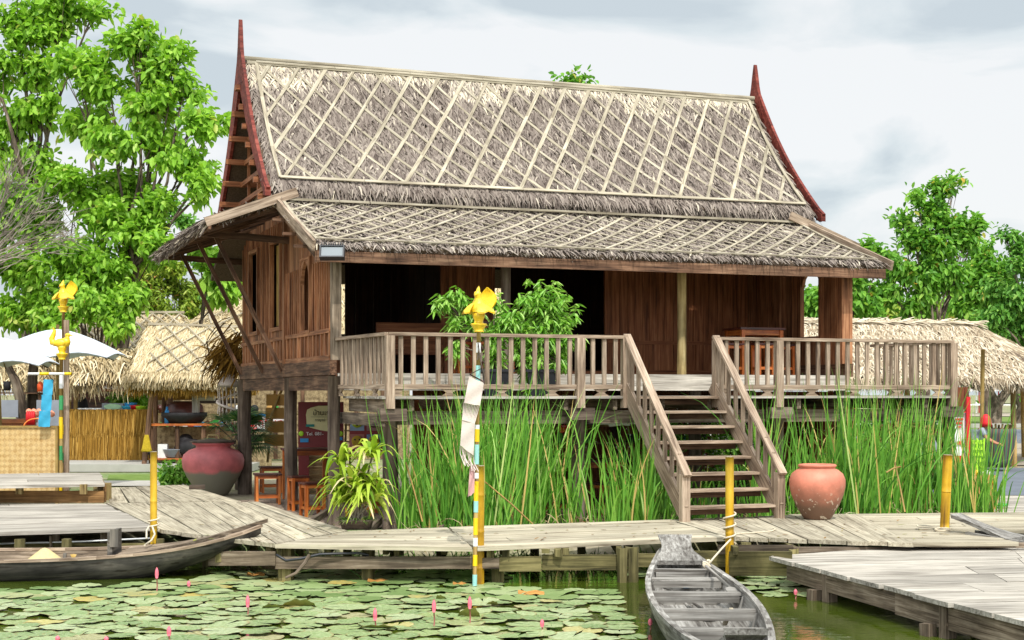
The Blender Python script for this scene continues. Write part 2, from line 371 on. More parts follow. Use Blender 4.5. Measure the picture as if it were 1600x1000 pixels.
M['pinkpot'] = mat_pot('pink_glaze', (190, 104, 106), (124, 120, 106), (.56, .63), False)

def mat_water():
    t = NT('pond_water'); tc = t.n('ShaderNodeTexCoord').outputs['Object']
    n = t.noise(tc, 3.0, 3, .5, (1, 2.2, 1)); n2 = t.noise(tc, .35, 3)
    c = t.ramp(n2, [(.35, s2l((40, 50, 14))), (.65, s2l((70, 84, 20)))])
    b = t.n('ShaderNodeBsdfPrincipled'); t.l(c, b.inputs['Base Color']); b.inputs['Roughness'].default_value = .04; b.inputs['IOR'].default_value = 1.33
    bp = t.n('ShaderNodeBump'); bp.inputs['Strength'].default_value = .12; bp.inputs['Distance'].default_value = .03; t.l(n, bp.inputs['Height']); t.l(bp.outputs[0], b.inputs['Normal'])
    return t.done(b.outputs[0])
M['water'] = mat_water()
def mat_ground():
    t = NT('ground'); tc = t.n('ShaderNodeTexCoord').outputs['Object']; n = t.noise(tc, .25, 6, .6); n2 = t.noise(tc, 9, 4)
    c = t.ramp(n, [(.4, s2l((150, 138, 116))), (.5, s2l((128, 128, 84))), (.58, s2l((92, 128, 48)))])
    c = t.mix(.35, c, t.ramp(n2, [(.3, s2l((84, 80, 60))), (.7, s2l((196, 188, 170)))]))
    return t.done(t.bsdf(c, .95, .1, n2, .5, .03))
M['ground'] = mat_ground()
def mat_weave(name, a, b, sc_=14):
    t = NT(name); tc = t.n('ShaderNodeTexCoord').outputs['Object']
    w = t.n('ShaderNodeTexChecker'); w.inputs['Scale'].default_value = sc_
    mp = t.n('ShaderNodeMapping'); mp.inputs['Rotation'].default_value = (0, math.radians(45), math.radians(0)); t.l(tc, mp.inputs[0]); 
    n = t.noise(tc, 60, 3, .6); 
    t.l(mp.outputs[0], w.inputs[0]); n3 = t.noise(tc, 9, 3)
    c = t.mix(w.outputs[1], s2l(a), s2l(b)); c = t.mix(.4, c, t.ramp(n3, [(.3, s2l(a)), (.7, s2l((226, 204, 156)))]))
    return t.done(t.bsdf(c, .85, .15, w.outputs[1], .4, .01))
M['weave'] = mat_weave('woven_bamboo', (170, 134, 82), (200, 168, 112))
M['weave_dark'] = mat_weave('woven_palm', (92, 76, 56), (124, 106, 80), 10)
M['paving'] = None
def mat_paving():
    t = NT('stone_paving'); tc = t.n('ShaderNodeTexCoord').outputs['Object']
    b = t.n('ShaderNodeTexBrick'); b.inputs['Scale'].default_value = 1.6; t.l(tc, b.inputs[0])
    for i, c in ((1, (150, 134, 118)), (2, (128, 112, 98)), (3, (96, 84, 72))): b.inputs[i].default_value = (*s2l(c), 1)
    return t.done(t.bsdf(b.outputs[0], .85, .2, b.outputs[1], -.3, .02))
M['paving'] = mat_paving()
def mat_grass():
    t = NT('grass_strip'); tc = t.n('ShaderNodeTexCoord').outputs['Object']; n = t.noise(tc, 2, 6, .7)
    return t.done(t.bsdf(t.ramp(n, [(.3, s2l((84, 108, 50))), (.7, s2l((124, 144, 76)))]), .95, .1, n, .6, .05))
M['grass'] = mat_grass()

# ---------------------------------------------------------------- camera, sky, sun
cam = bpy.data.cameras.new('camera'); co = bpy.data.objects.new('camera', cam); COL.objects.link(co); sc.camera = co
co.location = (0, 0, ZC); co.rotation_euler = (math.pi / 2, 0, 0); cam.lens = F / 1600 * 36; cam.sensor_width = 36
cam.shift_y = (HOR - 500) / 1600; cam.clip_end = 3000; cam.clip_start = .1
sc.render.resolution_x = 1024; sc.render.resolution_y = 640
EL, AZ = math.radians(54), math.radians(12)     # sun stands behind the camera, a little to the right
w = bpy.data.worlds.new('World'); sc.world = w; w.use_nodes = True; nt = w.node_tree; nt.nodes.clear()
def wn(ty): return nt.nodes.new(ty)
out = wn('ShaderNodeOutputWorld'); bg = wn('ShaderNodeBackground'); sky = wn('ShaderNodeTexSky'); sky.sky_type = 'NISHITA'; sky.sun_disc = False
sky.sun_elevation = EL; sky.sun_rotation = math.pi - AZ; sky.dust_density = 2.0
tc = wn('ShaderNodeTexCoord'); mp = wn('ShaderNodeMapping'); mp.inputs['Scale'].default_value = (1.0, 1.0, 3.0); mp.inputs['Location'].default_value = (3.1, .7, .35)
n1 = wn('ShaderNodeTexNoise'); n1.inputs['Scale'].default_value = 5.2; n1.inputs['Detail'].default_value = 7; n1.inputs['Roughness'].default_value = .5; n1.inputs['Distortion'].default_value = .4
nt.links.new(tc.outputs['Generated'], mp.inputs[0]); nt.links.new(mp.outputs[0], n1.inputs['Vector'])
cr = wn('ShaderNodeValToRGB'); e = cr.color_ramp.elements
e[0].position = .39; e[0].color = (6.1, 6.8, 7.2, 1); e[1].position = .55; e[1].color = (9.2, 9.3, 9.3, 1)
q = e.new(.46); q.color = (7.5, 8.1, 8.3, 1)
nt.links.new(n1.outputs['Fac'], cr.inputs[0])
mx = wn('ShaderNodeMix'); mx.data_type = 'RGBA'; mx.inputs[0].default_value = .86
nt.links.new(sky.outputs[0], mx.inputs[6]); nt.links.new(cr.outputs[0], mx.inputs[7]); 
dt = wn('ShaderNodeVectorMath'); dt.operation = 'DOT_PRODUCT'; nt.links.new(tc.outputs['Generated'], dt.inputs[0]); dt.inputs[1].default_value = (math.sin(AZ) * math.cos(EL), -math.cos(AZ) * math.cos(EL), math.sin(EL))
gr = wn('ShaderNodeMapRange'); gr.inputs[1].default_value = .15; gr.inputs[2].default_value = 1.0; gr.inputs[3].default_value = 1.0; gr.inputs[4].default_value = 2.6; nt.links.new(dt.outputs['Value'], gr.inputs[0])
vm = wn('ShaderNodeVectorMath'); vm.operation = 'SCALE'; nt.links.new(mx.outputs[2], vm.inputs[0]); nt.links.new(gr.outputs[0], vm.inputs['Scale'])
nt.links.new(vm.outputs[0], bg.inputs[0])
bg.inputs[1].default_value = .1; nt.links.new(bg.outputs[0], out.inputs[0])
sd = bpy.data.lights.new('sun', 'SUN'); so = bpy.data.objects.new('sun', sd); COL.objects.link(so)
sd.energy = 3.1; sd.angle = math.radians(.6); sd.color = (1.0, .965, .9)
dv = Vector((math.sin(AZ) * math.cos(EL), -math.cos(AZ) * math.cos(EL), math.sin(EL))); so.rotation_euler = dv.to_track_quat('Z', 'Y').to_euler(); so.location = (3, -5, 20)
sc.view_settings.view_transform = 'Standard'; sc.view_settings.look = 'None'; sc.view_settings.exposure = 0.12; sc.view_settings.gamma = 1

# ---------------------------------------------------------------- ground, water, roads
def gz(x, y):
    def sm(a, b, v): v = min(1, max(0, (v - a) / (b - a))); return v * v * (3 - 2 * v)
    bank = 21.3 if x > -4 else 20.6
    ins = sm(bank, bank - 1.5, y) * sm(-14, -12.5, y) * sm(26, 24.5, abs(x))
    return -.02 - 1.2 * ins
xs = np.concatenate([[-600, -200, -80, -40], np.arange(-27, 28, 1.0), [40, 80, 200, 600]])
ys = np.concatenate([[-400, -100, -40, -20], np.arange(-15, -11, .75), [-5, 5, 12], np.arange(17, 24, .4), np.arange(24, 60, 3), [80, 120, 250, 600, 900]])
m = MB(); m.grid([[(x, y, gz(x, y)) for y in ys] for x in xs]); m.build('ground', M['ground'], kind='structure')
m = MB(); m.grid([[(x, y, -.17) for y in (-14, 22)] for x in (-26, 26)]); m.build('pond_water', M['water'], kind='structure')
def sheet(name, pts, z, mat, jag=0.0):
    m = MB(); m.add([(p[0], p[1], z) for p in pts], [tuple(range(len(pts)))]); return m.build(name, mat, kind='structure')
sheet('road', [(6, 61), (70, 61), (70, 84), (6, 84)], .004, M['asphalt'])
sheet('dusty_verge', [(8, 43), (70, 43), (70, 61), (8, 61)], .008, M['dust'])
sheet('side_road', [(8, 30.5), (60, 30.5), (60, 41.5), (8, 41.5)], .004, M['asphalt'])
m = MB(); m.box((38, 88, .12), (66, .4, .24)); m.build('kerb', M['kerbwhite'], kind='structure')
sheet('grass', [(5, 89), (90, 89), (90, 125), (5, 125)], .02, M['grass'])
sheet('grass_patch', [G(165, 757), G(240, 755), G(245, 741), G(170, 742)], .006, M['grass'])
sheet('far_path', [(9, 127), (90, 127), (90, 145), (9, 145)], .03, M['dust'])
m = MB(); p = [G(95, 735), G(236, 735)]; m.box((-14, 41.0, .1), (14, 3.0, .2)); m.build('concrete_step', M['kerbwhite'], kind='structure')
sheet('concrete_path', [(-22, 33.5), (-7.5, 33.5), (-7.5, 35.5), (-22, 35.5)], .008, M['concrete'])
sheet('stone_paving', [H(-2.2, -.6, 0), H(3.6, -.6, 0), H(3.6, 6, 0), H(-2.2, 6, 0)], .006, M['paving'])
sheet('earth_floor', [H(3.6, 0, 0), H(10.5, 0, 0), H(10.5, 8.5, 0), H(3.6, 8.5, 0)], .004, M['paving'])
# ---------------------------------------------------------------- plank walkways
def lerp(a, b, f): return np.asarray(a) * (1 - f) + np.asarray(b) * f
def planks(m, a, b, c, d, n, th=.05, gap=.012, jz=.004, je=.03, split=.5):
    # planks run a->b; rows step from edge ab to edge dc
    fs = np.cumsum([0] + [random.uniform(.8, 1.2) for _ in range(n)]); fs /= fs[-1]
    W = np.linalg.norm(np.asarray(d) - np.asarray(a))
    for i in range(n):
        f0 = fs[i] + gap / W / 2; f1 = fs[i + 1] - gap / W / 2
        e0 = random.uniform(-je, je); e1 = random.uniform(-je, je); dz = random.uniform(-jz, jz)
        L = np.linalg.norm(lerp(b, c, f0) - lerp(a, d, f0)); cuts = [0 + e0 / L, 1 + e1 / L]
        k = 1.5
        while L > k:
            if random.random() < split and L > 2.2: cuts.append(random.uniform(.15, .85))
            k += 3.2
        cuts = sorted(cuts)
        for j in range(len(cuts) - 1):
            u0, u1 = cuts[j] + .002, cuts[j + 1] - .002
            if u1 - u0 < .05: continue
            q = [lerp(lerp(a, d, f), lerp(b, c, f), u) + (0, 0, dz + random.uniform(-.003, .003)) for f, u in ((f0, u0), (f0, u1), (f1, u1), (f1, u0))]
            m.hexa(q, th, jit=.002)
zw = .30
wk = thing('plank_walkway', 'pale grey plank walkway running along the pond in front of the wooden house', 'walkway', (-1, 19.3, 0))
m = MB()
planks(m, G(432, 850, zw), G(742, 855, zw), G(700, 824, zw), G(547, 829, zw), 7)
planks(m, G(742, 855, zw), G(1136, 839, zw), G(1045, 812, zw), G(700, 824, zw), 8)
m.build('deck_planks', M['plank_tan'], wk)
m = MB()
planks(m, G(165, 786, zw), G(252, 828, zw), G(432, 850, zw), G(330, 784, zw), 5, gap=.02, split=.2)
planks(m, G(330, 784, zw), G(431, 850, zw), G(545, 829, zw), G(405, 784, zw), 4, gap=.02, split=.2)
planks(m, G(168, 762, zw), G(170, 785, zw), G(378, 783, zw), G(290, 757, zw), 6, gap=.02, split=0)
m.build('deck_planks', M['plank_tan'], wk)
m = MB()
planks(m, G(1045, 811, zw), G(1137, 838, zw), G(1430, 849, zw), G(1340, 802, zw), 9, gap=.02, split=.1, je=.06)
planks(m, G(1232, 803, zw - .02), G(1720, 799, zw - .02), G(1720, 828, zw - .02), G(1330, 825, zw - .02), 7)
planks(m, G(1335, 827, zw - .006), G(1495, 829, zw - .006), G(1596, 847, zw - .006), G(1425, 848, zw - .006), 4)
m.build('deck_planks', M['plank_tan'], wk)
def pxbeam(m, x0, x1, y0, y1, Ya, Yb, th, tint=None):   # board facing the camera between pixel rows at given depths
    a0 = PY(x0, y0, Ya); a1 = PY(x0, y1, Ya); b0 = PY(x1, y0, Yb); b1 = PY(x1, y1, Yb)
    back = np.array([0, th, 0]); v = [a0, b0, b1, a1, a0 + back, b0 + back, b1 + back, a1 + back]; o = random.random() * 9
    L = abs(b0[0] - a0[0]); hh = a0[2] - a1[2]
    g = [(0, hh, 0), (L, hh, 0), (L, 0, 0), (0, 0, 0), (0, hh, th), (L, hh, th), (L, 0, th), (0, 0, th)]
    m.add(v, np.array([(0, 3, 2, 1), (4, 5, 6, 7), (0, 1, 5, 4), (1, 2, 6, 5), (2, 3, 7, 6), (3, 0, 4, 7)]), np.array(g) + o, tint)
m = MB(); pxbeam(m, 430, 738, 870, 889, 17.95, 17.65, .06); pxbeam(m, 325, 430, 862, 884, 18.7, 17.9, .06, .9); pxbeam(m, 738, 780, 872, 889, 17.66, 17.7, .05, .8)
m.each('edge_beam', M['beam'], wk)
m = MB(); pxbeam(m, 780, 846, 870, 893, 17.75, 17.8, .06, .9); pxbeam(m, 847, 968, 867, 891, 17.86, 18.0, .05, .6); pxbeam(m, 968, 1060, 865, 886, 18.1, 18.3, .05, .5)
pxbeam(m, 1060, 1150, 861, 886, 18.4, 18.7, .05, .4); pxbeam(m, 1140, 1238, 862, 900, 18.3, 17.25, .06, .3)
m.each('edge_beam', M['olive'], wk)
m = MB()
for x, y0, y1, Y, w in ((345, 845, 875, 18.6, .1), (436, 850, 866, 17.98, .07), (447, 851, 910, 18.1, .16), (513, 852, 866, 17.95, .06), (490, 852, 858, 17.9, .1), (575, 855, 905, 18.0, .12), (620, 854, 868, 17.9, .06), (626, 856, 868, 18, .07), (766, 858, 872, 17.75, .08), (790, 854, 873, 17.8, .08), (778, 873, 910, 17.95, .15), (852, 853, 860, 17.8, .09), (872, 855, 867, 17.85, .09), (884, 853, 866, 17.95, .09), (973, 851, 905, 17.9, .1), (989, 856, 904, 17.95, .1), (982, 850, 866, 18.0, .07), (1240, 858, 885, 17.8, .1), (1165, 842, 862, 18.6, .12)):
    a = PY(x, y0, Y); b = PY(x, y1, Y); ex = .3 if y1 > 900 else 0; m.box((a[0], Y, min(a[2], .25) - (a[2] - b[2] + ex) / 2), (w, w, a[2] - b[2] + ex), random.uniform(-.2, .2), jit=.006)
for k in range(26):
    x = -9 + k * .62; m.box((x, 19.5, -.1), (.1, .1, .6), random.uniform(-.3, .3), tint=.1)
for k in range(10): m.beam((-3.0 + k * .72, 18.15, .19), (-3.0 + k * .72, 19.6, .19), .07, .1, tint=.2)
m.each('support_post', M['olive'], wk)
m = MB(); pxbeam(m, 1122, 1240, 852, 866, 18.6, 18.0, .05); pxbeam(m, 1240, 1470, 855, 866, 17.9, 18.6, .05, .2); pxbeam(m, 1448, 1640, 848, 856, 18.3, 18.2, .05, .9)
m.each('joist', M['beam'], wk)
m = MB(); hose = [PY(432, 867, 17.8), PY(447, 876, 17.75), (-2.6, 17.75, .1), PY(500, 866, 17.8), PY(560, 864, 17.8), PY(575, 867, 17.9)]
hose[2] = PY(470, 873, 17.75); m.tube(hose, .018, 6); m.build('hose', M['black'], wk)
m = MB(); m.tube([PY(483, 868, 17.72), PY(476, 880, 17.6), PY(462, 896, 17.5), PY(446, 903, 17.45)], [.025, .022, .02, .015], 6); m.build('dry_stick', M['beam'], None, label='crooked dry stick leaning on the walkway beam beside the black hose', category='stick')

ld = thing('plank_jetty', 'wide plank jetty on the left with long boards lying along the pond edge', 'jetty', (-8, 21, 0))
m = MB(); planks(m, G(-110, 835, zw), G(240, 824, zw), G(166, 787, zw), G(-110, 787, zw), 9, gap=.015); m.build('deck_planks', M['plank'], ld)
m = MB(); pxbeam(m, -60, 232, 849, 865, 20.3, 20.0, .06, .8); m.each('edge_beam', M['olive'], ld)
m = MB(); m.tube([PY(-60, 851, 20.1), PY(130, 846, 19.9), PY(235, 841, 19.8)], .012, 6)
m.build('water_pipe', M['white'], ld)
m = MB()
for x in (-40, 84, 160): a = PY(x, 832, 20.15); m.box((a[0], 20.25, -.02), (.1, .1, .5), .2, .95)
for x in (78,): a = PY(x, 832, 19.9); m.box((a[0], 19.95, .0), (.03, .05, .4), 0, .7)
for k in range(12): m.beam((-12 + k, 20.4, .2), (-12 + k, 24, .2), .07, .1, tint=.1)
m.each('support_post', M['beam'], ld)
z7 = .19
rd = thing('low_jetty', 'lower plank jetty at the right whose edge runs diagonally over the water', 'jetty', (6, 16, 0))
m = MB()
A, B = G(1203, 869, z7), G(1700, 997, z7)
nrow = 9; C0, D0 = G(1760, 858, z7), G(1760, 997, z7)
fs = np.linspace(0, 1, nrow + 1)
for i in range(nrow):
    f0, f1 = fs[i] + .004, fs[i + 1] - .004; e = random.uniform(-.03, .03)
    q = [lerp(A, B, f0) + (e, 0, 0), lerp(C0, D0, f0), lerp(C0, D0, f1), lerp(A, B, f1) + (e, 0, 0)]
    cut = random.uniform(.3, .7); q1 = [q[0], lerp(q[0], q[1], cut), lerp(q[3], q[2], cut), q[3]]; q2 = [lerp(q[0], q[1], cut + .003), q[1], q[2], lerp(q[3], q[2], cut + .003)]
    for r in (q1, q2): m.hexa(r[::1], .045, jit=.003)
planks(m, G(1203, 869, z7), G(1760, 858, z7), G(1700, 851, z7), G(1412, 854, z7), 1, split=1)
m.build('deck_planks', M['plank'], rd)
m = MB()
fa = lerp(A, B, .06) + (.07, .02, 0); fb = lerp(A, B, .99) + (.07, .02, 0)
m.beam(fa + (0, 0, -.14), lerp(fa, fb, .45) + (0, 0, -.15), .05, .2, tint=.7); m.beam(lerp(fa, fb, .45) + (0, 0, -.16), fb + (0, 0, -.17), .05, .22, tint=.85)
m.each('edge_beam', M['beam'], rd)
m = MB()
for x, y0, Y in ((1303, 893, 16.3), (1488, 945, 13.9)):
    a = PY(x, y0, Y); m.box((a[0] - .05, Y - .03, -.08), (.13, .1, .46), .5, .4, .005); m.box((a[0] - .2, Y + .1, -.15), (.12, .12, .2), .5, .3, .005)
for k in range(5): m.box((4.6 + k * .9, 14.5 + (k % 2) * 2.5, -.2), (.12, .12, .6), .1, .2)
m.each('support_post', M['beam'], rd)

# ---------------------------------------------------------------- bench platform and woven panel, left
bt = thing('low_platform', 'low grey plank platform standing on the left jetty before the woven bamboo panel', 'platform', (-8.6, 26, zw))
zt = .63
m = MB(); planks(m, G(-90, 760, zt), G(166, 755, zt), G(154, 738, zt), G(-90, 741, zt), 5, gap=.02); m.build('platform_top', M['plank'], bt)
m = MB(); a = G(166, 755, zt); L = np.array([-11.0, a[1] + .1, 0]); R = np.array([a[0] - .05, a[1] + .06, 0])
m.beam(L + (0, 0, .40), R + (0, 0, .40), .05, .2, tint=.5); m.beam(L + (0, .05, .6 - .01), R + (0, .05, .59), .04, .05, tint=.3)
m.beam(R + (0, .03, .45), G(154, 738, zt) + (0, 0, -.18), .05, .28, tint=.1); m.build('apron', wood('warm_board', (96, 66, 34), (146, 108, 64), (176, 136, 88), .7), bt)
m = MB()
for x in (30, 130): a = G(x, 756, zt); m.box((a[0], a[1] + .02, .54), (.1, .1, .16), 0, .9)
for x, y in ((-7, 25.5), (-9, 25.5), (-7.9, 28), (-11, 28)): m.box((x, y, .42), (.1, .1, .3))
m.each('leg', M['log'], bt)

# ---------------------------------------------------------------- THE HOUSE
hs = thing('stilt_house', 'brown wooden house on stilts with steep thatched roof and railed front deck', 'house', HA, HT)
LOCAL = dict(world=False)
RS0, RS1 = -.62, 10.5; TR, ZR = 4.9, 8.42
def prof(q, side=-1):      # q 0 at ridge .. 1 at eave; local (t,z) of main roof, gently hollow
    t = TR + side * 2.5 * q; z = ZR - 2.72 * q
    h = -.14 * math.sin(math.pi * q)
    return t + side * h * .73 , z + h * .67
def roofpt(s, q, side=-1, off=0.0):
    t, z = prof(q, side); return np.array([s, t + side * off * .73, z + off * .67])
def slab(m, f, s0, s1, th, n=14):
    top = np.array([[f(s, q, off=0.0) for q in np.linspace(0, 1, n)] for s in np.linspace(s0, s1, 2)])
    bot = np.array([[f(s, q, off=-th) for q in np.linspace(0, 1, n)] for s in np.linspace(s0, s1, 2)])
    m.grid(top); m.grid(bot[::-1])
    for i in (0, 1): m.grid(np.array([top[i], bot[i]]))
    for j in (0, -1): m.grid(np.array([top[:, j], bot[:, j]]))
main_roof = MB(); slab(main_roof, lambda s, q, off: roofpt(s, q, -1, off), RS0 + .05, RS1 - .05, .12); slab(main_roof, lambda s, q, off: roofpt(s, q, 1, off), RS0 + .05, RS1 - .05, .12)
mr = main_roof.build('main_roof', M['straw_base'], hs, **LOCAL)
def thatch(m, f, s0, s1, rows, per, L, W, up, jitd=.35, lift=.05, tint=None, droopend=.35, q0=.02, slope_len=3.6, back=None):
    # leaf courses following surface function f(s,q)
    S = []; D = []; UP = []; LL = []; TT = []; DR = []
    for r in range(rows):
        q = q0 + (1 - q0) * r / (rows - 1)
        n = int(per * (s1 - s0)); s = rng.uniform(s0, s1, n); qq = q - L / slope_len * .6 + rng.normal(0, .010, n)
        qq = np.clip(qq, 0, 1)
        p0 = np.array([f(a, b, .0) for a, b in zip(s, qq)]); p1 = np.array([f(a, min(1.0, b + .03), .0) for a, b in zip(s, qq)])
        eps = np.array([f(a, max(0, b - .03), .0) for a, b in zip(s, qq)])
        d = p1 - eps; d /= np.linalg.norm(d, axis=1, keepdims=True) + 1e-9
        d = d + np.array([1, 0, 0]) * rng.normal(0, jitd, n)[:, None]
        u = np.array([up] * n) + rng.normal(0, .35, (n, 3))
        S.append(p0 + np.array(up) * rng.uniform(.0, .035, n)[:, None]); D.append(d); UP.append(u); LL.append(rng.uniform(.6, 1.3, n) * L); 
        last = q > .9
        DR.append(np.full(n, droopend * .4 if last else 0.0)); TT.append(np.clip(rng.normal(.5, .24, n), 0, 1) if tint is None else tint(s, qq, n))
    m.blades(np.concatenate(S), np.concatenate(D), np.concatenate(UP), np.concatenate(LL), rng.uniform(.6, 1.4, sum(len(x) for x in S)) * W, lift, np.concatenate(DR), 2, np.concatenate(TT), .3)
def mtint(s, q, n):
    fresh = ((q < .16) & ((s < .9) | (np.sin(s * 1.7 + 1) > .6)) | (q < .05)).astype(float)
    a = np.clip(rng.normal(.45, .22, n), 0, .93)
    return np.clip(a + fresh * .5, 0, 1)
m = MB(); upf = nrm((0, -.73, .67))
thatch(m, lambda s, q, o: roofpt(s, q, -1, .01), RS0 + .12, RS1 - .12, 34, 74, .26, .035, upf, tint=mtint)
m.build('leaf_thatch', M['straw'], mr, **LOCAL)
m = MB(); upb = nrm((0, .73, .67))
thatch(m, lambda s, q, o: roofpt(s, q, 1, .01), RS0 + .12, RS1 - .12, 12, 20, .4, .06, upb)
m.build('rear_thatch', M['straw'], mr, **LOCAL)
# shaggy eave fringe
def fringe(m, f, s0, s1, n, L, W, out, tint=None, spread=.35):
    s = rng.uniform(s0, s1, n); b = np.array([f(a, random.uniform(.955, 1.0), .02) for a in s]); 
    wave = 1 + .35 * np.sin(s * 2.1) + .2 * np.sin(s * 6.7 + 1)
    d = np.array(out) + rng.normal(0, spread, (n, 3)) * np.array([1, .5, .3])
    m.blades(b, d, rng.normal(0, 1, (n, 3)) * .6 + np.array([0, -1, .3]), rng.uniform(.5, 1.25, n) * L * wave, rng.uniform(.6, 1.4, n) * W, .03, .25, 2, np.clip(rng.normal(.45, .28, n), 0, 1) if tint is None else tint, .25)
m = MB(); fringe(m, lambda s, q, o: roofpt(s, q, -1, rng.uniform(-.12, .03)), RS0 + .1, RS1 - .1, 4200, .27, .032, (0, -.35, -.9))
m.build('eave_fringe', M['straw'], mr, **LOCAL)
# crossed bamboo strips (surface lattice)
def strips(m, f, s0, s1, ds1, ds2, sp, w=.05, qa=.015, qb=.975, off=.05, n=7):
    def line(sa, qa_, sb, qb_, ww, o):
        # clip in s
        pts = []
        for i in range(n + 1):
            u = i / n; s = sa + (sb - sa) * u; q = qa_ + (qb_ - qa_) * u
            pts.append((s, q))
        # clip ends to range
        def clipu(u0, u1):
            lo, hi = u0, u1
            if sb != sa:
                ua, ub = (s0 - sa) / (sb - sa), (s1 - sa) / (sb - sa)
                lo, hi = max(lo, min(ua, ub)), min(hi, max(ua, ub))
            return lo, hi
        lo, hi = clipu(0, 1)
        if hi - lo < .04: return
        P = [f(sa + (sb - sa) * (lo + (hi - lo) * i / n), qa_ + (qb_ - qa_) * (lo + (hi - lo) * i / n), o) for i in range(n + 1)]
        for i in range(n): m.beam(P[i], P[i + 1] + (P[i + 1] - P[i]) * .01, ww, .018, up=f(sa, .5, 1) - f(sa, .5, 0), tint=ti)
    k = s0 - ds2 - 1
    while k < s1 + ds1 + 1:
        ti = random.random(); j = random.uniform(-.05, .05)
        line(k + j, qb, k + ds1 + j + random.uniform(-.06, .06), qa, w * random.uniform(.8, 1.15), off + .012)
        ti = random.random(); j = random.uniform(-.05, .05)
        line(k + j, qa, k + ds2 + j + random.uniform(-.06, .06), qb, w * random.uniform(.8, 1.15), off)
        k += sp
    for q in (qa, qb): ti = random.random(); line(s0, q, s1, q, w * .9, off + .04)
    for s in (s0, s1): ti = random.random(); line(s, qa, s + (.0), qb, w, off + .035)
def froof(s, q, off): return roofpt(s, q, -1, off)
m = MB(); strips(m, froof, RS0 + .28, RS1 - .22, 1.85, 2.25, .555, .066, .02, .93)
m.build('bamboo_lattice', M['strip'], mr, **LOCAL)
m = MB(); m.tube([(RS0, TR, ZR + .07), (5, TR, ZR + .05), (RS1, TR, ZR + .07)], .05, 8); m.beam((RS0 + .1, TR - .1, ZR - .02), (RS1 - .1, TR - .1, ZR - .04), .05, .06); 
m.build('ridge_pole', M['strip'], mr, **LOCAL)
# barge boards with spires
def barge(s, spire):
    m = MB(); 
    for side in (-1, 1):
        o = []; i_ = []
        for k in range(15):
            q = k / 14 * 1.06; t, z = prof(min(q, 1.0), side)
            if q > 1: t += side * (q - 1) * 2.5; z -= (q - 1) * 1.6
            w = .36 - .16 * q; n = (side * .73, .67); oo = .12 + .12 * max(0.0, 1 - q) ** 1.5
            o.append((t + n[0] * oo, z + n[1] * oo)); i_.append((t - n[0] * (w - .1), z - n[1] * (w - .1)))
        ps = o + i_[::-1]
        for k in range(14):
            quad = [o[k], o[k + 1], i_[k + 1], i_[k]]
            m.prism([(s - .03, a, b) for a, b in quad], (.06, 0, 0), tint=.5)
    # spire: tapering, slightly concave sides
    zs = [ZR - .45, ZR - .05, ZR + .3, ZR + .58, spire]; ws = [.42, .25, .13, .07, .014]
    for k in range(4): m.prism([(s - .035, TR - ws[k], zs[k]), (s - .035, TR + ws[k], zs[k]), (s - .035, TR + ws[k + 1], zs[k + 1]), (s - .035, TR - ws[k + 1], zs[k + 1])], (.07, 0, 0), tint=.4)
    for side in (-1, 1):
        t, z = prof(1.0, side); m.prism([(s - .05, t + side * .0, z - .12), (s - .05, t + side * .2, z - .16), (s - .05, t + side * .2, z - .02), (s - .05, t - side * .02, z + .1)], (.1, 0, 0), tint=.3)
    m.build('barge_board', M['barge'], hs, **LOCAL)
barge(RS0, 9.22); barge(RS1, 9.22)
# gable ends: woven panel, purlins
for s in (0.0, 9.65):
    g = MB(); g.prism([(s, prof(.97, -1)[0] + .1, 5.62), (s, prof(.97, 1)[0] - .1, 5.62), (s, TR, ZR - .35)], (.05, 0, 0), .5); gw = g.build('gable_panel', M['weave_dark'], hs, **LOCAL)
    g = MB(); sg = -1 if s < 1 else 1
    for q in np.linspace(.1, .97, 7):
        for side in (-1, 1):
            t, z = prof(q, side); x0 = s - .02 if sg < 0 else s + .05
            g.beam((x0, t - side * .16, z - .2), (x0 + sg * .7, t - side * .16, z - .2), .09, .1, tint=.4)
        ta, tb = prof(q, -1)[0] + .2, prof(q, 1)[0] - .2; z = prof(q, 1)[1] - .22
        if tb - ta > .3: g.beam((s + sg * .35, ta, z), (s + sg * .35, tb, z), .05, .09, tint=.2)
    for t in (TR - .12, TR + .9, TR - 1.0): g.beam((s + sg * .3, t, 5.6), (s + sg * .3, t, ZR - .5 - abs(t - TR)), .07, .05, tint=.3)
    g.each('purlin', M['teak_dark'], gw, **LOCAL)
# front skirt roof
def fsk(s, q, off): return np.array([s, 2.45 - 2.9 * q - off * .33, 5.46 - 1.02 * q + off * .94 - .05 * math.sin(math.pi * q)])
m = MB(); slab(m, lambda s, q, off: fsk(s, q, off), -.42, 10.16, .07, 8); fr = m.build('front_skirt_roof', M['straw_base'], hs, **LOCAL)
m = MB(); thatch(m, lambda s, q, o: fsk(s, q, .01), -.38, 10.12, 24, 62, .26, .034, nrm((0, -.33, .94)), slope_len=3.07, lift=.06)
m.build('leaf_thatch', M['straw'], fr, **LOCAL)
m = MB(); strips(m, fsk, -.34, 10.02, 2.6, 2.3, .43, .05, .03, .95, .05); 
m.beam(fsk(-.4, .06, .12), fsk(10.1, .05, .12), .05, .04); m.build('bamboo_lattice', M['strip'], fr, **LOCAL)
m = MB(); fringe(m, lambda s, q, o: fsk(s, q, rng.uniform(-.05, .02)), -.36, 10.08, 1300, .075, .022, (0, -.7, -.55), spread=.45); m.build('eave_fringe', M['straw'], fr, **LOCAL)
m = MB(); m.beam((-.40, -.47, 4.27), (10.1, -.47, 4.28), .05, .17, tint=.9); m.build('eave_board', M['beam_dark'], fr, **LOCAL)
m = MB()
for s in (-.44, 10.18): m.beam(fsk(s, -.02, .02), fsk(s, 1.04, .02), .05, .17, tint=.8)
m.each('verge_board', M['rail'], fr, **LOCAL)
m = MB()
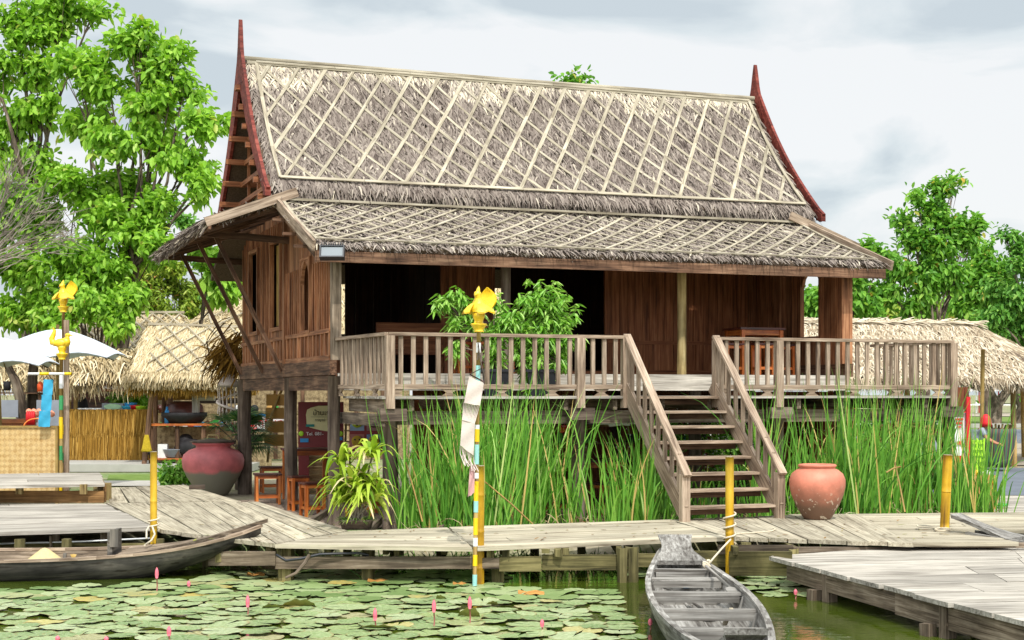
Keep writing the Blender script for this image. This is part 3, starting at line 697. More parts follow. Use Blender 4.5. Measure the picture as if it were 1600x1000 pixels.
for k in range(18): s = -.35 + k * .61; m.beam(fsk(s, 0, -.16), fsk(s, .97, -.16), .06, .08, tint=.2)
for q in (.2, .5, .8): m.beam(fsk(-.6, q, -.14), fsk(10.2, q, -.14), .05, .05, tint=.7)
m.each('rafter', M['beam_dark'], fr, **LOCAL)
# side skirts
def mk_side(sg, base):
    def f(t, q, off): return np.array([base + sg * (.55 + 1.12 * q + off * .30), t, 5.47 - .40 * q + off * .95 ])
    def f2(s, q, off): return f(s, q, off)
    m = MB(); slab(m, lambda s, q, off: f(s, q, off), 2.3, 8.7, .1, 6); o = m.build('side_skirt_roof', M['straw_base'], hs, **LOCAL)
    m = MB()
    n = 5200; t = rng.uniform(2.3, 8.8, n); q = rng.uniform(0, 1, n)
    b = np.array([f(a, c, .02) for a, c in zip(t, q)]); d = np.array([sg * .93, 0, -.35]) + rng.normal(0, .3, (n, 3)) * np.array([.3, 1, .3])
    m.blades(b, d, np.array([[sg * .3, 0, .95]] * n) + rng.normal(0, .3, (n, 3)), rng.uniform(.15, .34, n), .035, .06, .12, 2, np.clip(rng.normal(.35, .22, n), 0, 1), .3)
    n = 900; t = rng.uniform(2.3, 8.8, n); b = np.array([f(a, 1.0, random.uniform(-.08, .02)) for a in t])
    m.blades(b, np.array([sg * .7, 0, -.5]) + rng.normal(0, .25, (n, 3)), rng.normal(0, 1, (n, 3)), rng.uniform(.1, .22, n), .03, .03, .2, 2, None, .3)
    n = 500; q = rng.uniform(-.25, 1.0, n); b = np.array([f(random.choice((2.32, 8.7)), c, random.uniform(-.06, .03)) for c in q])
    m.blades(b, np.array([0, -.2, 0]) + rng.normal(0, .5, (n, 3)), rng.normal(0, 1, (n, 3)), .12, .03, .03, .2, 2, None, .3)
    m.build('leaf_thatch', M['straw'], o, **LOCAL)
    m = MB()
    for tt in (2.22, 8.75): m.beam(f(tt, -.4, -.0), f(tt, 1.02, -.02), .05, .16, tint=.75)
    m.each('verge_board', M['rail'], o, **LOCAL)
    m = MB(); m.beam(f(2.2, .98, -.1), f(8.75, .98, -.1), .05, .12, tint=.6)
    for tt in np.arange(2.5, 8.7, .8): m.beam(f(tt, -.5, -.17), f(tt, .98, -.15), .06, .08, tint=.3)
    for q in np.arange(0, 1, .12): m.beam(f(2.3, q, -.12), f(8.7, q, -.12), .03, .02, tint=.9)
    for tt in (3.4, 8.3): m.beam((base, tt, 4.9), f(tt, .95, -.12), .07, .12, tint=.2)
    m.each('rafter', M['beam_dark'], o, **LOCAL)
    m = MB()
    for tt in (3.75, 5.6, 8.0):
        top = f(tt, .72, -.14); m.beam((base + sg * .06, tt, 2.52), top, .055, .075, tint=.5)
    for tt in (3.75, 5.6, 8.0): pass
    return o, m
_, m = mk_side(-1, 0.0)
m.each('eave_strut', M['beam_dark'], hs, **LOCAL)
_, m = mk_side(1, 9.65); m.each('eave_strut', M['beam_dark'], hs, **LOCAL)
# rear skirt
def rsk(s, q, off): return np.array([s, 7.4 + 1.9 * q + off * .33, 5.46 - .8 * q + off * .94])
m = MB(); slab(m, lambda s, q, off: rsk(s, q, off), -.5, 10.3, .1, 4); rk = m.build('rear_skirt_roof', M['straw_base'], hs, **LOCAL)

# frame and floor
FZ = 2.44
m = MB()
for i in range(38): t0 = .08 + i * .212; m.lb(.06, 9.59, t0, t0 + .2, FZ - .05, FZ, jit=.001)
m.build('floor', M['teak_dark'], hs, **LOCAL)
m = MB(); m.lb(.08, 9.57, .0, .05, 2.17, FZ + .01, tint=.9); m.build('floor_fascia', M['plank'], hs, **LOCAL)
m = MB()
for s in (-.06, 9.6):
    m.lb(s, s + .11, -.04, 3.62, 2.42, 2.66, tint=.55); m.lb(s - .004, s + .112, 3.62, 8.2, 2.41, 2.68, tint=.3)
    m.lb(s + .02, s + .09, .06, 8.1, 2.17, 2.41, tint=.25)
m.lb(0, 9.65, 8.06, 8.16, 2.2, 2.66, tint=.3)
for t in (1.2, 3.6, 5.8): m.lb(.05, 9.6, t, t + .1, 2.18, 2.38, tint=.2)
m.each('floor_beam', M['beam_dark'], hs, **LOCAL)
for s, t, r in ((.02, .0, .105), (.02, 3.35, .12), (.02, 8.05, .15), (3.25, .2, .11), (3.25, 3.6, .12), (3.25, 8, .12), (6.6, .2, .11), (6.6, 3.6, .12), (6.6, 8, .12), (9.55, .16, .11), (9.6, 3.6, .12), (9.6, 8, .12)):
    m = MB(); m.tube([(s, t, -.4), (s + .01, t, .6), (s - .01, t, 1.4), (s, t, 2.4)], [r * 1.03, r, r * .96, r * .97], 12, .5, wob=.04)
    m.build('stilt', M['post'], hs, **LOCAL)
# walls
def vwall(m, ax, c, a0, a1, z0, z1, holes, th=.03, bw=.19, out=-1):
    # ax 's': wall lies along t at s=c ; ax 't': wall lies along s at t=c. vertical boards cut round the holes
    n = max(1, round((a1 - a0) / bw)); e = np.linspace(a0, a1, n + 1)
    edges = sorted(set(list(e) + [h[0] for h in holes] + [h[1] for h in holes]))
    for k in range(len(edges) - 1):
        p, q = edges[k], edges[k + 1]
        if q - p < .01: continue
        mid = (p + q) / 2; segs = [(z0, z1 if not callable(z1) else min(z1(p), z1(q)))]
        for h in holes:
            if h[0] - 1e-6 <= mid <= h[1] + 1e-6:
                ns = []
                for x, y in segs:
                    if h[2] > x: ns.append((x, min(y, h[2])))
                    if h[3] < y: ns.append((max(x, h[3]), y))
                segs = ns
        o = random.uniform(-.006, .006)
        for x, y in segs:
            if y - x < .02: continue
            if ax == 's': m.lb(c - th / 2 + o, c + th / 2 + o, p + .003, q - .003, x, y)
            else: m.lb(p + .003, q - .003, c - th / 2 + o, c + th / 2 + o, x, y)
def battens(m, ax, c, a0, a1, z0, z1, step, out, skip=(), w=.035, d=.03):
    k = a0
    while k < a1 + 1e-6:
        if not any(h[0] < k < h[1] and h[2] < (z0 + z1) / 2 < h[3] for h in skip):
            if ax == 's': m.lb(min(c, c + out * d), max(c, c + out * d), k - w / 2, k + w / 2, z0, z1, tint=random.uniform(.4, 1))
            else: m.lb(k - w / 2, k + w / 2, min(c, c + out * d), max(c, c + out * d), z0, z1, tint=random.uniform(.4, 1))
        k += step
def wframe(m, ax, c, h, out, w=.07, d=.05):
    a0, a1, z0, z1 = h
    for (p, q, x, y) in ((a0 - w, a0, z0 - w, z1 + w), (a1, a1 + w, z0 - w, z1 + w), (a0, a1, z1, z1 + w), (a0, a1, z0 - w, z0)):
        if ax == 's': m.lb(min(c - out * .02, c + out * d), max(c - out * .02, c + out * d), p, q, x, y, tint=.6)
        else: m.lb(p, q, min(c - out * .02, c + out * d), max(c - out * .02, c + out * d), x, y, tint=.6)
def ztop(t): return (4.98 if t > 2.5 else 4.46 + .33 * max(0, t + .1)) if t < 2.5 else 5.62
WIN = [(6.25, 7.1, 3.36, 4.95), (4.0, 4.85, 3.36, 4.95), (1.5, 2.15, 3.2, 4.42)]
for s, out in ((.0, -1), (9.65, 1)):
    m = MB(); vwall(m, 's', s, .06, 8.1, 2.66, ztop, WIN if s < 1 else [(.93, 1.56, 3.2, 4.45), (4.5, 5.2, 3.3, 4.9)]); 
    wl = m.build('side_wall', M['teak'] , hs, **LOCAL)
    if s < 1:
        m = MB()
        m.lb(-.055, -.015, .06, 8.1, 3.10, 3.17, tint=.6); m.lb(-.055, -.015, .06, 8.1, 2.66, 2.74, tint=.5)
        battens(m, 's', -.015, .1, 8.1, 2.74, 3.10, .30, -1, w=.06)
        battens(m, 's', -.015, .1, 3.6, 3.17, 4.3, .17, -1, skip=[(1.35, 2.3, 3, 4.5)])
        battens(m, 's', -.015, 3.75, 8.1, 3.17, 5.3, .2, -1, skip=[(6.1, 7.25, 3, 6), (3.8, 5.0, 3, 6)])
        battens(m, 's', -.015, 3.9, 5.0, 5.05, 5.3, .2, -1); battens(m, 's', -.015, 6.2, 7.2, 5.05, 5.3, .2, -1)
        m.lb(-.075, -.01, 3.5, 3.66, 2.66, 5.3, tint=.4)
        m.build('battens', M['teak'], wl, **LOCAL)
        for h in WIN[:2]:
            m = MB(); wframe(m, 's', -.02, h, -1); wf = m.build('window', M['teak'], wl, **LOCAL)
        m = MB(); m.lb(.05, .08, 4.03, 4.82, 3.4, 4.93, tint=.5); m.lb(.03, .05, 4.40, 4.45, 3.4, 4.93, tint=.7); m.build('shutter', M['bamboo'], wl, **LOCAL)
        m = MB(); a0, a1, z0, z1 = WIN[2]; wframe(m, 's', -.02, (a0, a1, z0, z1 - .02), -1, .05)
        for sg in (-1, 1):      # arched head
            cx = (a0 + a1) / 2; e = cx + sg * (a1 - a0) / 2
            m.prism([(-.06, e, z1), (-.06, e, z1 - .42), (-.06, e - sg * .03, z1 - .3), (-.06, e - sg * .1, z1 - .16), (-.06, e - sg * .24, z1 - .06), (-.06, cx, z1)], (.06, 0, 0), .5)
        m.build('arched_window', M['teak'], wl, **LOCAL)
    else:
        m = MB(); wframe(m, 's', s - .02, (.93, 1.56, 3.2, 4.45), -1, .06)
        for sg in (-1, 1):
            cx = 1.245; e = cx + sg * .315; z1 = 4.45
            m.prism([(s - .04, e, z1), (s - .04, e, z1 - .3), (s - .04, e - sg * .06, z1 - .14), (s - .04, e - sg * .16, z1 - .05), (s - .04, cx, z1)], (.06, 0, 0), .5)
        m.build('arched_window', M['teak'], wl, **LOCAL)
# corner posts
m = MB(); m.lb(-.03, .13, -.04, .1, 2.66, 4.36, tint=.85); m.each('corner_post', M['beam'], hs, **LOCAL)
m = MB(); m.lb(9.47, 9.69, -.05, .1, 2.66, 4.36, tint=.7); m.lb(9.5, 9.64, 2.2, 2.4, 2.44, 4.9, tint=.3); m.each('corner_post', M['teak'], hs, **LOCAL)
# veranda back wall
DO = [(1.0, 2.96, 2.5, 4.75), (4.05, 6.37, 2.56, 4.75)]
m = MB(); vwall(m, 't', 3.66, .05, 9.6, 2.44, 5.6, DO, bw=.34); bw_ = m.build('veranda_wall', M['teak_dark'], hs, **LOCAL)
m = MB()
for a, b in ((.1, 1.0), (2.96, 4.05), (6.37, 9.6)):
    m.lb(a, b, 3.61, 3.645, 3.10, 3.17, tint=.7); m.lb(a, b, 3.61, 3.645, 2.50, 2.58, tint=.5)
    battens(m, 't', 3.645, a + .06, b - .02, 2.58, 3.10, .5, -1, w=.07, d=.02); battens(m, 't', 3.645, a + .02, b - .02, 3.17, 5.3, .33, -1, w=.03, d=.015)
for d_ in DO: wframe(m, 't', 3.64, d_, -1, .07, .04)
m.build('wall_frames', M['teak_dark'], bw_, **LOCAL)
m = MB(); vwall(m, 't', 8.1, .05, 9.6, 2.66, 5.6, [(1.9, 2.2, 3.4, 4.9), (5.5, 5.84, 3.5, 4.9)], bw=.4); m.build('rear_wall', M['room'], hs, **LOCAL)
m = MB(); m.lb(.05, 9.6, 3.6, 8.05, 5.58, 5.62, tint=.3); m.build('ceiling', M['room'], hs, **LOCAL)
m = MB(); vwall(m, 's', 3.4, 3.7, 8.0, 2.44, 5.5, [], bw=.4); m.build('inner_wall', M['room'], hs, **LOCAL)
# two round veranda posts (on the floor edge)
for px in (790, 1065):
    k = (px - 800) / F; t = .35; s = (k * (23.6 + t * CU) + 2.87 + t * SU) / (CU - k * SU)
    m = MB(); m.tube([(s, t, FZ), (s + .005, t, 3.2), (s, t, 4.5)], [.085, .08, .085], 12, .6, wob=.03); m.build('veranda_post', M['log'] if px > 1000 else M['post'], hs, **LOCAL)
# front deck
DZ = 2.08; D0s, D1s, Dt = .26, 10.15, -2.34
m = MB()
for i in range(12): t0 = Dt - .04 + i * .198; m.lb(D0s - .1, D1s + .06, t0, t0 + .19, DZ - .035, DZ, jit=.002)
m.build('deck_floor', M['plank'], hs, **LOCAL)
m = MB()
m.lb(D0s, D1s, Dt + .2, Dt + .28, 1.66, 1.86, tint=.4)
m.lb(D0s, D0s + .1, Dt + .1, 0, 1.84, 2.04, tint=.7); m.lb(D0s - .12, D0s - .04, Dt, .1, 1.64, 1.82, tint=.1); m.lb(D1s - .1, D1s, Dt + .1, 0, 1.84, 2.04, tint=.3)
for k in range(12): s = .6 + k * .82; m.lb(s, s + .07, Dt + .05, -.05, 1.87, 2.04, tint=.3)
m.each('deck_beam', M['beam'], hs, **LOCAL)
for s in (.3, 3.3, 6.8, 10.12):
    m = MB(); m.tube([(s, Dt + .07, -.5), (s + .01, Dt + .07, .5), (s, Dt + .07, 1.72)], [.115, .11, .105], 12, .75, wob=.03); m.lb(s - .16, s + .24, Dt - .03, Dt + .16, 1.72, 1.9, tint=.8)
    m.build('deck_post', M['post'], hs, **LOCAL)
# railings
def railing(pts, bstep, posts, dense=False):
    m = MB()
    for a, b in zip(pts[:-1], pts[1:]):
        a = np.array(a, float); b = np.array(b, float)
        m.beam(a + (0, 0, 2.995), b + (0, 0, 2.995), .11, .05, tint=.85); m.beam(a + (0, 0, 2.225), b + (0, 0, 2.225), .06, .07, tint=.8)
    r = m.build('railing', M['rail'], hs, **LOCAL)
    m = MB()
    for a, b in zip(pts[:-1], pts[1:]):
        a = np.array(a, float); b = np.array(b, float); d = nrm(b - a); L = np.linalg.norm(b - a); k = .12
        perp = np.array([-d[1], d[0], 0])
        while k < L:      # openwork apron: little bow-tie blocks between deck and bottom rail
            c = a + d * k
            for z0, z1 in ((DZ, DZ + .055), (2.19, DZ + .055)):
                w0 = .13; w1 = .045
                q = [c + d * -w0 + (0, 0, z0), c + d * w0 + (0, 0, z0), c + d * w1 + (0, 0, z1), c + d * -w1 + (0, 0, z1)]
                m.prism([x - perp * .015 for x in q], perp * .03, .6)
            k += .82
    m.each('apron_block', M['rail'], r, **LOCAL)
    for a, b in zip(pts[:-1], pts[1:]):
        a = np.array(a, float); b = np.array(b, float); n = int(np.linalg.norm(b - a) / bstep)
        for k in range(1, n):
            c = lerp(a, b, k / n); 
            if any(np.linalg.norm(c[:2] - np.array(p)) < .1 for p in posts): continue
            m = MB(); m.box(c + (0, 0, 2.615), (.065, .038, .72), math.atan2(*(b - a)[1::-1]) + random.uniform(-.05, .05), random.random()); m.build('baluster', M['rail'], r, **LOCAL)
    for p in posts:
        m = MB(); m.lb(p[0] - .065, p[0] + .065, p[1] - .055, p[1] + .055, 1.9, 2.97, tint=.9); m.build('rail_post', M['rail'], r, **LOCAL)
railing([(.08, -.02, 0), (D0s, Dt, 0), (4.09, Dt, 0)], .185, [(D0s + .02, Dt - .02), (3.3, Dt - .01), (4.07, Dt - .01)])
railing([(5.64, Dt, 0), (D1s, Dt, 0), (D1s, 0, 0)], .185, [(5.66, Dt - .01), (6.78, Dt - .01), (D1s, Dt - .01)])
# staircase
st = thing('wooden_staircase', 'steep grey wooden staircase with railings climbing to the deck', 'stairs', H(4.87, -3.3, .3), HT)
def sl(s, t, z): return H(s, t, z)
Ttop, Tbot = Dt - .02, -4.28
for s in (4.09, 5.64):
    m = MB(); m.beam(sl(s, Tbot + .0, .42), sl(s, Ttop + .12, 2.26), .055, .26, up=(0, 0, 1), tint=.5); m.build('stringer', M['rail'], st)
    m = MB(); m.beam(sl(s, Tbot - .12, .95), sl(s, Ttop + .02, 3.03), .12, .045, tint=.9); m.build('handrail', M['rail'], st)
    m = MB(); c = sl(s, Tbot - .02, .62); m.box(c, (.125, .11, .70), HT, .8); m.build('newel_post', M['rail'], st)
    for k in range(8):
        f = (k + .7) / 8.5; t = Tbot + (Ttop - Tbot) * f; z = .42 + 1.84 * f
        m = MB(); m.box(sl(s, t, z + .32), (.05, .05, .74), HT); m.build('baluster', M['rail'], st)
for k in range(8):
    z = .5 + .226 * k; t = Tbot + .12 + .255 * k
    m = MB(); a = sl(4.12, t, z); b = sl(5.61, t, z); d = nrm(H(0, 1, 0) - H(0, 0, 0))
    m.hexa([a - d * .13, b - d * .13, b + d * .13, a + d * .13], .04, tint=.9)
    m.build('tread', M['rail'], st)
    m = MB(); m.hexa([a + d * .09 - (0, 0, .045), b + d * .09 - (0, 0, .045), b + d * .12 - (0, 0, .045), a + d * .12 - (0, 0, .045)], .09, tint=.1); m.build('tread_support', M['beam_dark'], st)
# ---------------------------------------------------------------- text helper
def text(name, body, size, mat, loc, rz, parent, ext=.004, align='CENTER', sx=1.0):
    cu = bpy.data.curves.new(name, 'FONT'); cu.body = body; cu.size = size; cu.align_x = align; cu.align_y = 'CENTER'; cu.extrude = ext
    to = bpy.data.objects.new(name, cu); COL.objects.link(to); bpy.context.view_layer.update()
    me = bpy.data.meshes.new_from_object(to.evaluated_get(bpy.context.evaluated_depsgraph_get())); bpy.data.objects.remove(to)
    if len(me.vertices) == 0: return None
    V = np.zeros(len(me.vertices) * 3); me.vertices.foreach_get('co', V); V = V.reshape(-1, 3); V[:, 0] *= sx
    W = np.stack([loc[0] + V[:, 0] * math.cos(rz) + V[:, 2] * math.sin(rz), loc[1] + V[:, 0] * math.sin(rz) - V[:, 2] * math.cos(rz), loc[2] + V[:, 1]], 1)
    root = parent
    while root.parent is not None: root = root.parent
    a = -root.rotation_euler.z; D = W - np.array(root.location)
    W = np.stack([D[:, 0] * math.cos(a) - D[:, 1] * math.sin(a), D[:, 0] * math.sin(a) + D[:, 1] * math.cos(a), D[:, 2]], 1)
    me.vertices.foreach_set('co', W.astype(np.float32).ravel()); me.materials.clear(); me.materials.append(mat); me.update()
    o = bpy.data.objects.new(name, me); COL.objects.link(o); o.parent = parent
    return o

# ---------------------------------------------------------------- boats
def boat(name, label, L, hw, bw, sheer, hmid, mat, rise, plat, loc, yaw, group, seats=(.2, .36, .52, .68, .84), bot=-.2, endw=.16, flat=.75, im=None, rim=None):
    # local x runs along the boat 0..L; waterline at z=0 of the world is handled by loc
    b = thing(name, label, 'boat', loc, yaw, group); N = 41; K = 13
    X = np.linspace(0, 1, N)
    def half(u): 
        s = math.sin(math.pi * u) ** flat
        return endw + (hw - endw) * s
    def shz(u): return hmid + (sheer - hmid) * abs(2 * u - 1) ** rise
    def keel(u): return bot + max(0, (abs(2 * u - 1) - .45) / .55) ** 2.2 * (sheer - bot - .09)
    outer = []; inner = []
    for u in X:
        r = []; ri = []
        for k in range(K):
            a = -1 + 2 * k / (K - 1); ph = abs(a)
            w = half(u); zt = shz(u); zb = keel(u); y = math.copysign(w * (1 - (1 - ph) ** 1.7) , a) if a else 0
            z = zb + (zt - zb) * ph ** 1.9
            r.append((u * L, y, z)); wi = max(.02, w - .035)
            yi = math.copysign(wi * (1 - (1 - ph) ** 1.7), a) if a else 0
            ri.append((u * L, yi, max(.045, zb + .03, min(zt, zb + .04 + (zt - zb - .04) * ph ** 1.9))))
        outer.append(r); inner.append(ri)
    outer = np.array(outer); inner = np.array(inner)
    gco = outer.reshape(-1, 3)[:, [0, 2, 1]] + 3
    m = MB(); m.grid(outer[:, ::-1], gc=outer[:, ::-1].reshape(-1, 3)[:, [0, 2, 1]] + 3, tint=.5); q_ = MB(); q_.grid(inner, gc=inner.reshape(-1, 3)[:, [0, 2, 1]] + 8, tint=.55)
    for e in (0, -1): m.grid(np.array([outer[e], inner[e]]), tint=.5)
    hull = m.build('hull', mat, b, world=False); q_.build('hull_lining', M[im] if im else mat, b, world=False)
    for sd in (0, -1):
        m = MB()
        for i in range(N - 1): 
            p = (outer[i, sd] + inner[i, sd]) / 2; q = (outer[i + 1, sd] + inner[i + 1, sd]) / 2; m.beam(p + (0, 0, .012), q + (q - p) * .03 + (0, 0, .012), .06, .035, tint=.8)
        m.build('gunwale', M[rim] if rim else mat, b, world=False)
    for u in seats:
        m = MB(); w = half(u) - .02; z = shz(u) - .03; m.box((u * L, 0, z), (.12, 2 * w, .028), 0, .8, .003)
        m.box((u * L + .05, 0, z - .05), (.02, 2 * w * .9, .07), 0, .1); m.build('thwart', mat, b, world=False)
    for u in (.14, .3, .44, .6, .76, .88):
        m = MB(); pts = []
        for k in range(9):
            a = -1 + 2 * k / 8; w = half(u) - .05; ph = abs(a); zb = keel(u)
            pts.append((u * L, math.copysign(w * (1 - (1 - ph) ** 1.7), a) if a else 0, max(.06, zb + .06 + (shz(u) - zb - .1) * ph ** 1.9)))
        for p, q in zip(pts[:-1], pts[1:]): m.beam(p, np.array(q) + (np.array(q) - np.array(p)) * .05, .035, .04, up=(1, 0, 0), tint=.3)
        m.build('rib', mat, b, world=False)
    for e, (u0, u1, lift, wd) in zip((0, 1), plat):
        m = MB(); P = []
        for k in range(6):
            f = k / 5; u = u0 + (u1 - u0) * f; w = (half(max(0, min(1, u))) + .02) * (1 - f) + wd * f if wd else half(u)
            w = w - .045 * math.sin(math.pi * f) * 1.2
            z = shz(max(0, min(1, u))) + lift * f ** 1.3 + .025; P.append(((u * L, -w, z), (u * L, w, z), (u * L, -w * .92, z - .05), (u * L, w * .92, z - .05)))
        P = np.array(P); m.grid(P[:, [0, 1]], tint=.7, smooth=False); m.grid(P[:, [3, 2]], tint=.4, smooth=False)
        m.grid(P[:, [1, 3]], tint=.6, smooth=False); m.grid(P[:, [2, 0]], tint=.6, smooth=False)
        m.add(P[-1][[0, 1, 3, 2]], [(0, 1, 2, 3)], None, .2); m.add(P[0][[0, 2, 3, 1]], [(0, 1, 2, 3)], None, .2)
        m.build('end_platform', M[im] if im else mat, b, world=False)
    return b
WZ = -.17
M['brass'] = plain('dull_brass', (178, 146, 74), .5, .4, .15, 10); M['tan_hat'] = plain('palm_hat', (196, 180, 132), .9, .1, .08, 30)
b1 = boat('sampan', 'silver grey rowing boat with thwarts and loose paddles moored nose-on below the stairs', 6.95, .51, .2, .40, .30, M['boat'], 5.0, [(.10, .0, .17, .21), (.92, 1.0, .15, .17)], (1.97, 17.8, WZ), -math.pi / 2 - .035, None, endw=.17, seats=(.15, .25, .41, .58, .74), bot=-.14, flat=.8)
def paddle(name, label, p0, p1, bl=.42, bw=.075, roll=(0, 0, 1)):
    p0 = np.array(p0, float); p1 = np.array(p1, float); d = nrm(p1 - p0); o = thing(name, label, 'paddle', p0 * [1, 1, 1])
    m = MB(); m.tube([p0, p1], .016, 8, .6); m.build('shaft', M['boat'], o)
    m = MB(); _, s, u = frame(d, roll); pr = [(0, .2), (.12, .8), (.35, 1), (.75, .95), (.95, .8), (1, .5)]
    top = [p1 + d * bl * f + s * bw * w for f, w in pr] + [p1 + d * bl * f - s * bw * w for f, w in reversed(pr)]
    m.prism([q - u * .008 for q in top], u * .016, .8); m.build('blade', M['boat'], o); return o
paddle('paddle', 'long wooden paddle leaning out over the far thwart of the grey boat', PY(1103, 884, 16.3), PY(1140, 918, 15.3))
paddle('paddle', 'wooden paddle lying on the floor of the grey boat, its blade to the right', G(1078, 938, -.06), G(1100, 954, -.06), .36)
paddle('paddle', 'smaller wooden paddle on the boat floor with its blade to the left', G(1070, 942, -.06), G(1082, 956, -.06), .22, .06)
m = MB(); m.beam(G(1143, 951, .12), G(1132, 976, -.05), .04, .025); m.build('wood_stick', M['strip'], None, label='short pale stick propped against a thwart inside the grey boat', category='stick')
m = MB(); m.lathe([(0, .0), (.05, .0), (.06, .012), (0, .014)], G(1072, 918, -.08), 16); m.build('lid', M['blue'], None, label='small round blue lid lying in the bottom of the grey boat', category='lid')
b2 = boat('longboat', 'dark weathered long wooden boat beside the left jetty with pointed bow rising', 8.6, .74, .3, .60, .25, M['boat_dark'], 4.6, [(.2, -.01, .08, .03), (.86, 1.0, .1, .25)], (-3.2, 18.75, WZ), math.pi + .075, None, endw=.05, seats=(.62, .8), bot=-.12, flat=.55, im='beam', rim='rail')
m = MB(); m.box((1.83, .0, .42), (.06, .62, .3), 0, .7); m.box((1.78, .28, .5), (.1, .1, .22), .1, .4); m.build('bulkhead', M['boat_dark'], b2, world=False)
b3 = boat('sampan', 'pale grey boat cut by the right frame edge, flat bow against the walkway', 5.2, .5, .2, .30, .2, M['boat'], 1.8, [(.12, -.04, .22, .16), (.93, 1.04, .2, .2)], (6.0, 19.25, .0), -.72, None, endw=.14, bot=-.2)
# gear in the longboat
m = MB(); m.lathe([(.0, .19), (.05, .175), (.2, .07), (.31, .0), (.3, -.01)], G(66, 880, -.06) + (0, .1, 0), 24, sx=.9, sy=.9); m.build('woven_hat', M['tan_hat'], None, label='round palm leaf hat lying in the dark long boat', category='hat')
m = MB(); c = G(119, 877, -.07); m.lathe([(.0, 0), (.09, 0), (.12, .05), (.11, .1), (.085, .12), (.085, .14), (0, .14)], c, 16, sx=1.3)
m.build('brass_pot', M['brass'], None, label='small yellow pot inside the dark long boat right of the hat', category='pot')
# ---------------------------------------------------------------- bamboo posts
def post(name, x, ytop, ybase, Y, dia, mat, label, zb=None, lean=0, nodes=(.35, .7), group=None):
    a = PY(x, ybase, Y); t = PY(x + lean, ytop, Y); r = dia / 2; base = a.copy(); 
    if zb is not None: base[2] = zb
    pts = []; rr = []
    n = 12
    for i in range(n + 1):
        f = i / n; pts.append(lerp(base, t, f)); rr.append(r)
    for nd in nodes:
        for dlt, k in ((-.006, 1), (0, 1.09), (.006, 1)): pts.append(lerp(base, t, nd + dlt)); rr.append(r * k)
    order = np.argsort([p[2] for p in pts]); pts = [pts[i] for i in order]; rr = [rr[i] for i in order]
    o = thing(name, label, 'post', base, 0, group)
    m = MB(); m.tube(pts, rr, 14, .6); m.build('culm', mat, o)
    m = MB(); d = nrm(t - base); m.tube([t, t + d * .006], r * .97, 14, .9); m.build('cut_end', M['strip'], o)
    return o
post('bamboo_post', 240, 706, 828, 19.75, .092, M['yellow'], 'short yellow bamboo post at the bow of the dark long boat', zb=-.4, nodes=(.3, .62))
post('bamboo_post', 749, 728, 912, 17.72, .118, M['yellow'], 'thick ochre bamboo post standing in the water beside the thin taped pole', zb=-.5, nodes=(.3, .55, .8))
post('bamboo_post', 1140, 714, 848, 18.4, .105, M['yellow'], 'bright yellow bamboo post in front of the stairs with the boat rope tied round it', zb=-.4, nodes=(.45,))
post('bamboo_post', 1476, 711, 826, 19.9, .125, M['bamboo' ] if False else M['yellow'], 'leaning dull yellow bamboo post on the right walkway before the reeds', lean=5, nodes=(.5,))
# ropes
def rope(name, pts, label, r=.011, parent=None):
    m = MB(); m.tube(pts, r, 6); 
    return m.build(name, M['rope'], parent) if parent else m.build(name, M['rope'], None, label=label, category='rope')
ro = thing('mooring_rope', 'pale mooring rope tied from the bright yellow post to the grey boat', 'rope', PY(1140, 835, 18.3))
c = PY(1140, 842, 18.4)
loop = [c + (.075 * math.cos(a), .075 * math.sin(a), .02 * a - .06) for a in np.linspace(0, 20, 60)]
rope('knot', loop, '', .012, ro)
rope('line', [c + (.0, -.08, 0), PY(1128, 857, 17.6), PY(1114, 873, 16.9), PY(1104, 886, 16.4)], '', .012, ro)
rope('knot', [PY(1104 + 5 * math.cos(a), 886 + 3 * math.sin(a * 1.3), 16.3) + (0, .0, .004 * a) for a in np.linspace(0, 14, 40)], '', .014, ro)
rope('line', [c + (.06, 0, .05), G(1150, 834, zw + .01), G(1180, 832, zw + .01), G(1205, 830, zw + .01), G(1212, 827, zw + .01), G(1208, 825, zw + .01)], '', .009, ro)
c = PY(240, 822, 19.7)
ro2 = thing('mooring_rope', 'pale rope looped round the left yellow post and down into the long boat', 'rope', c)
rope('knot', [c + (.07 * math.cos(a), .07 * math.sin(a), .012 * a - .05) for a in np.linspace(0, 13, 40)], '', .012, ro2)
rope('line', [c + (0, -.07, 0), PY(242, 835, 19.3), PY(236, 845, 18.9), PY(226, 852, 18.5)], '', .013, ro2)
rope('line', [c + (-.05, -.05, 0), PY(229, 829, 19.4), PY(229, 842, 19.3)], '', .012, ro2)
rope('rope_coil', [G(1473 + 12 * math.cos(a), 827 + 2 * math.sin(a), zw + .02) for a in np.linspace(0, 6, 14)] + [G(1435, 823, zw + .015), G(1433, 821, zw + .02)], 'thin rope lying at the foot of the leaning yellow post')

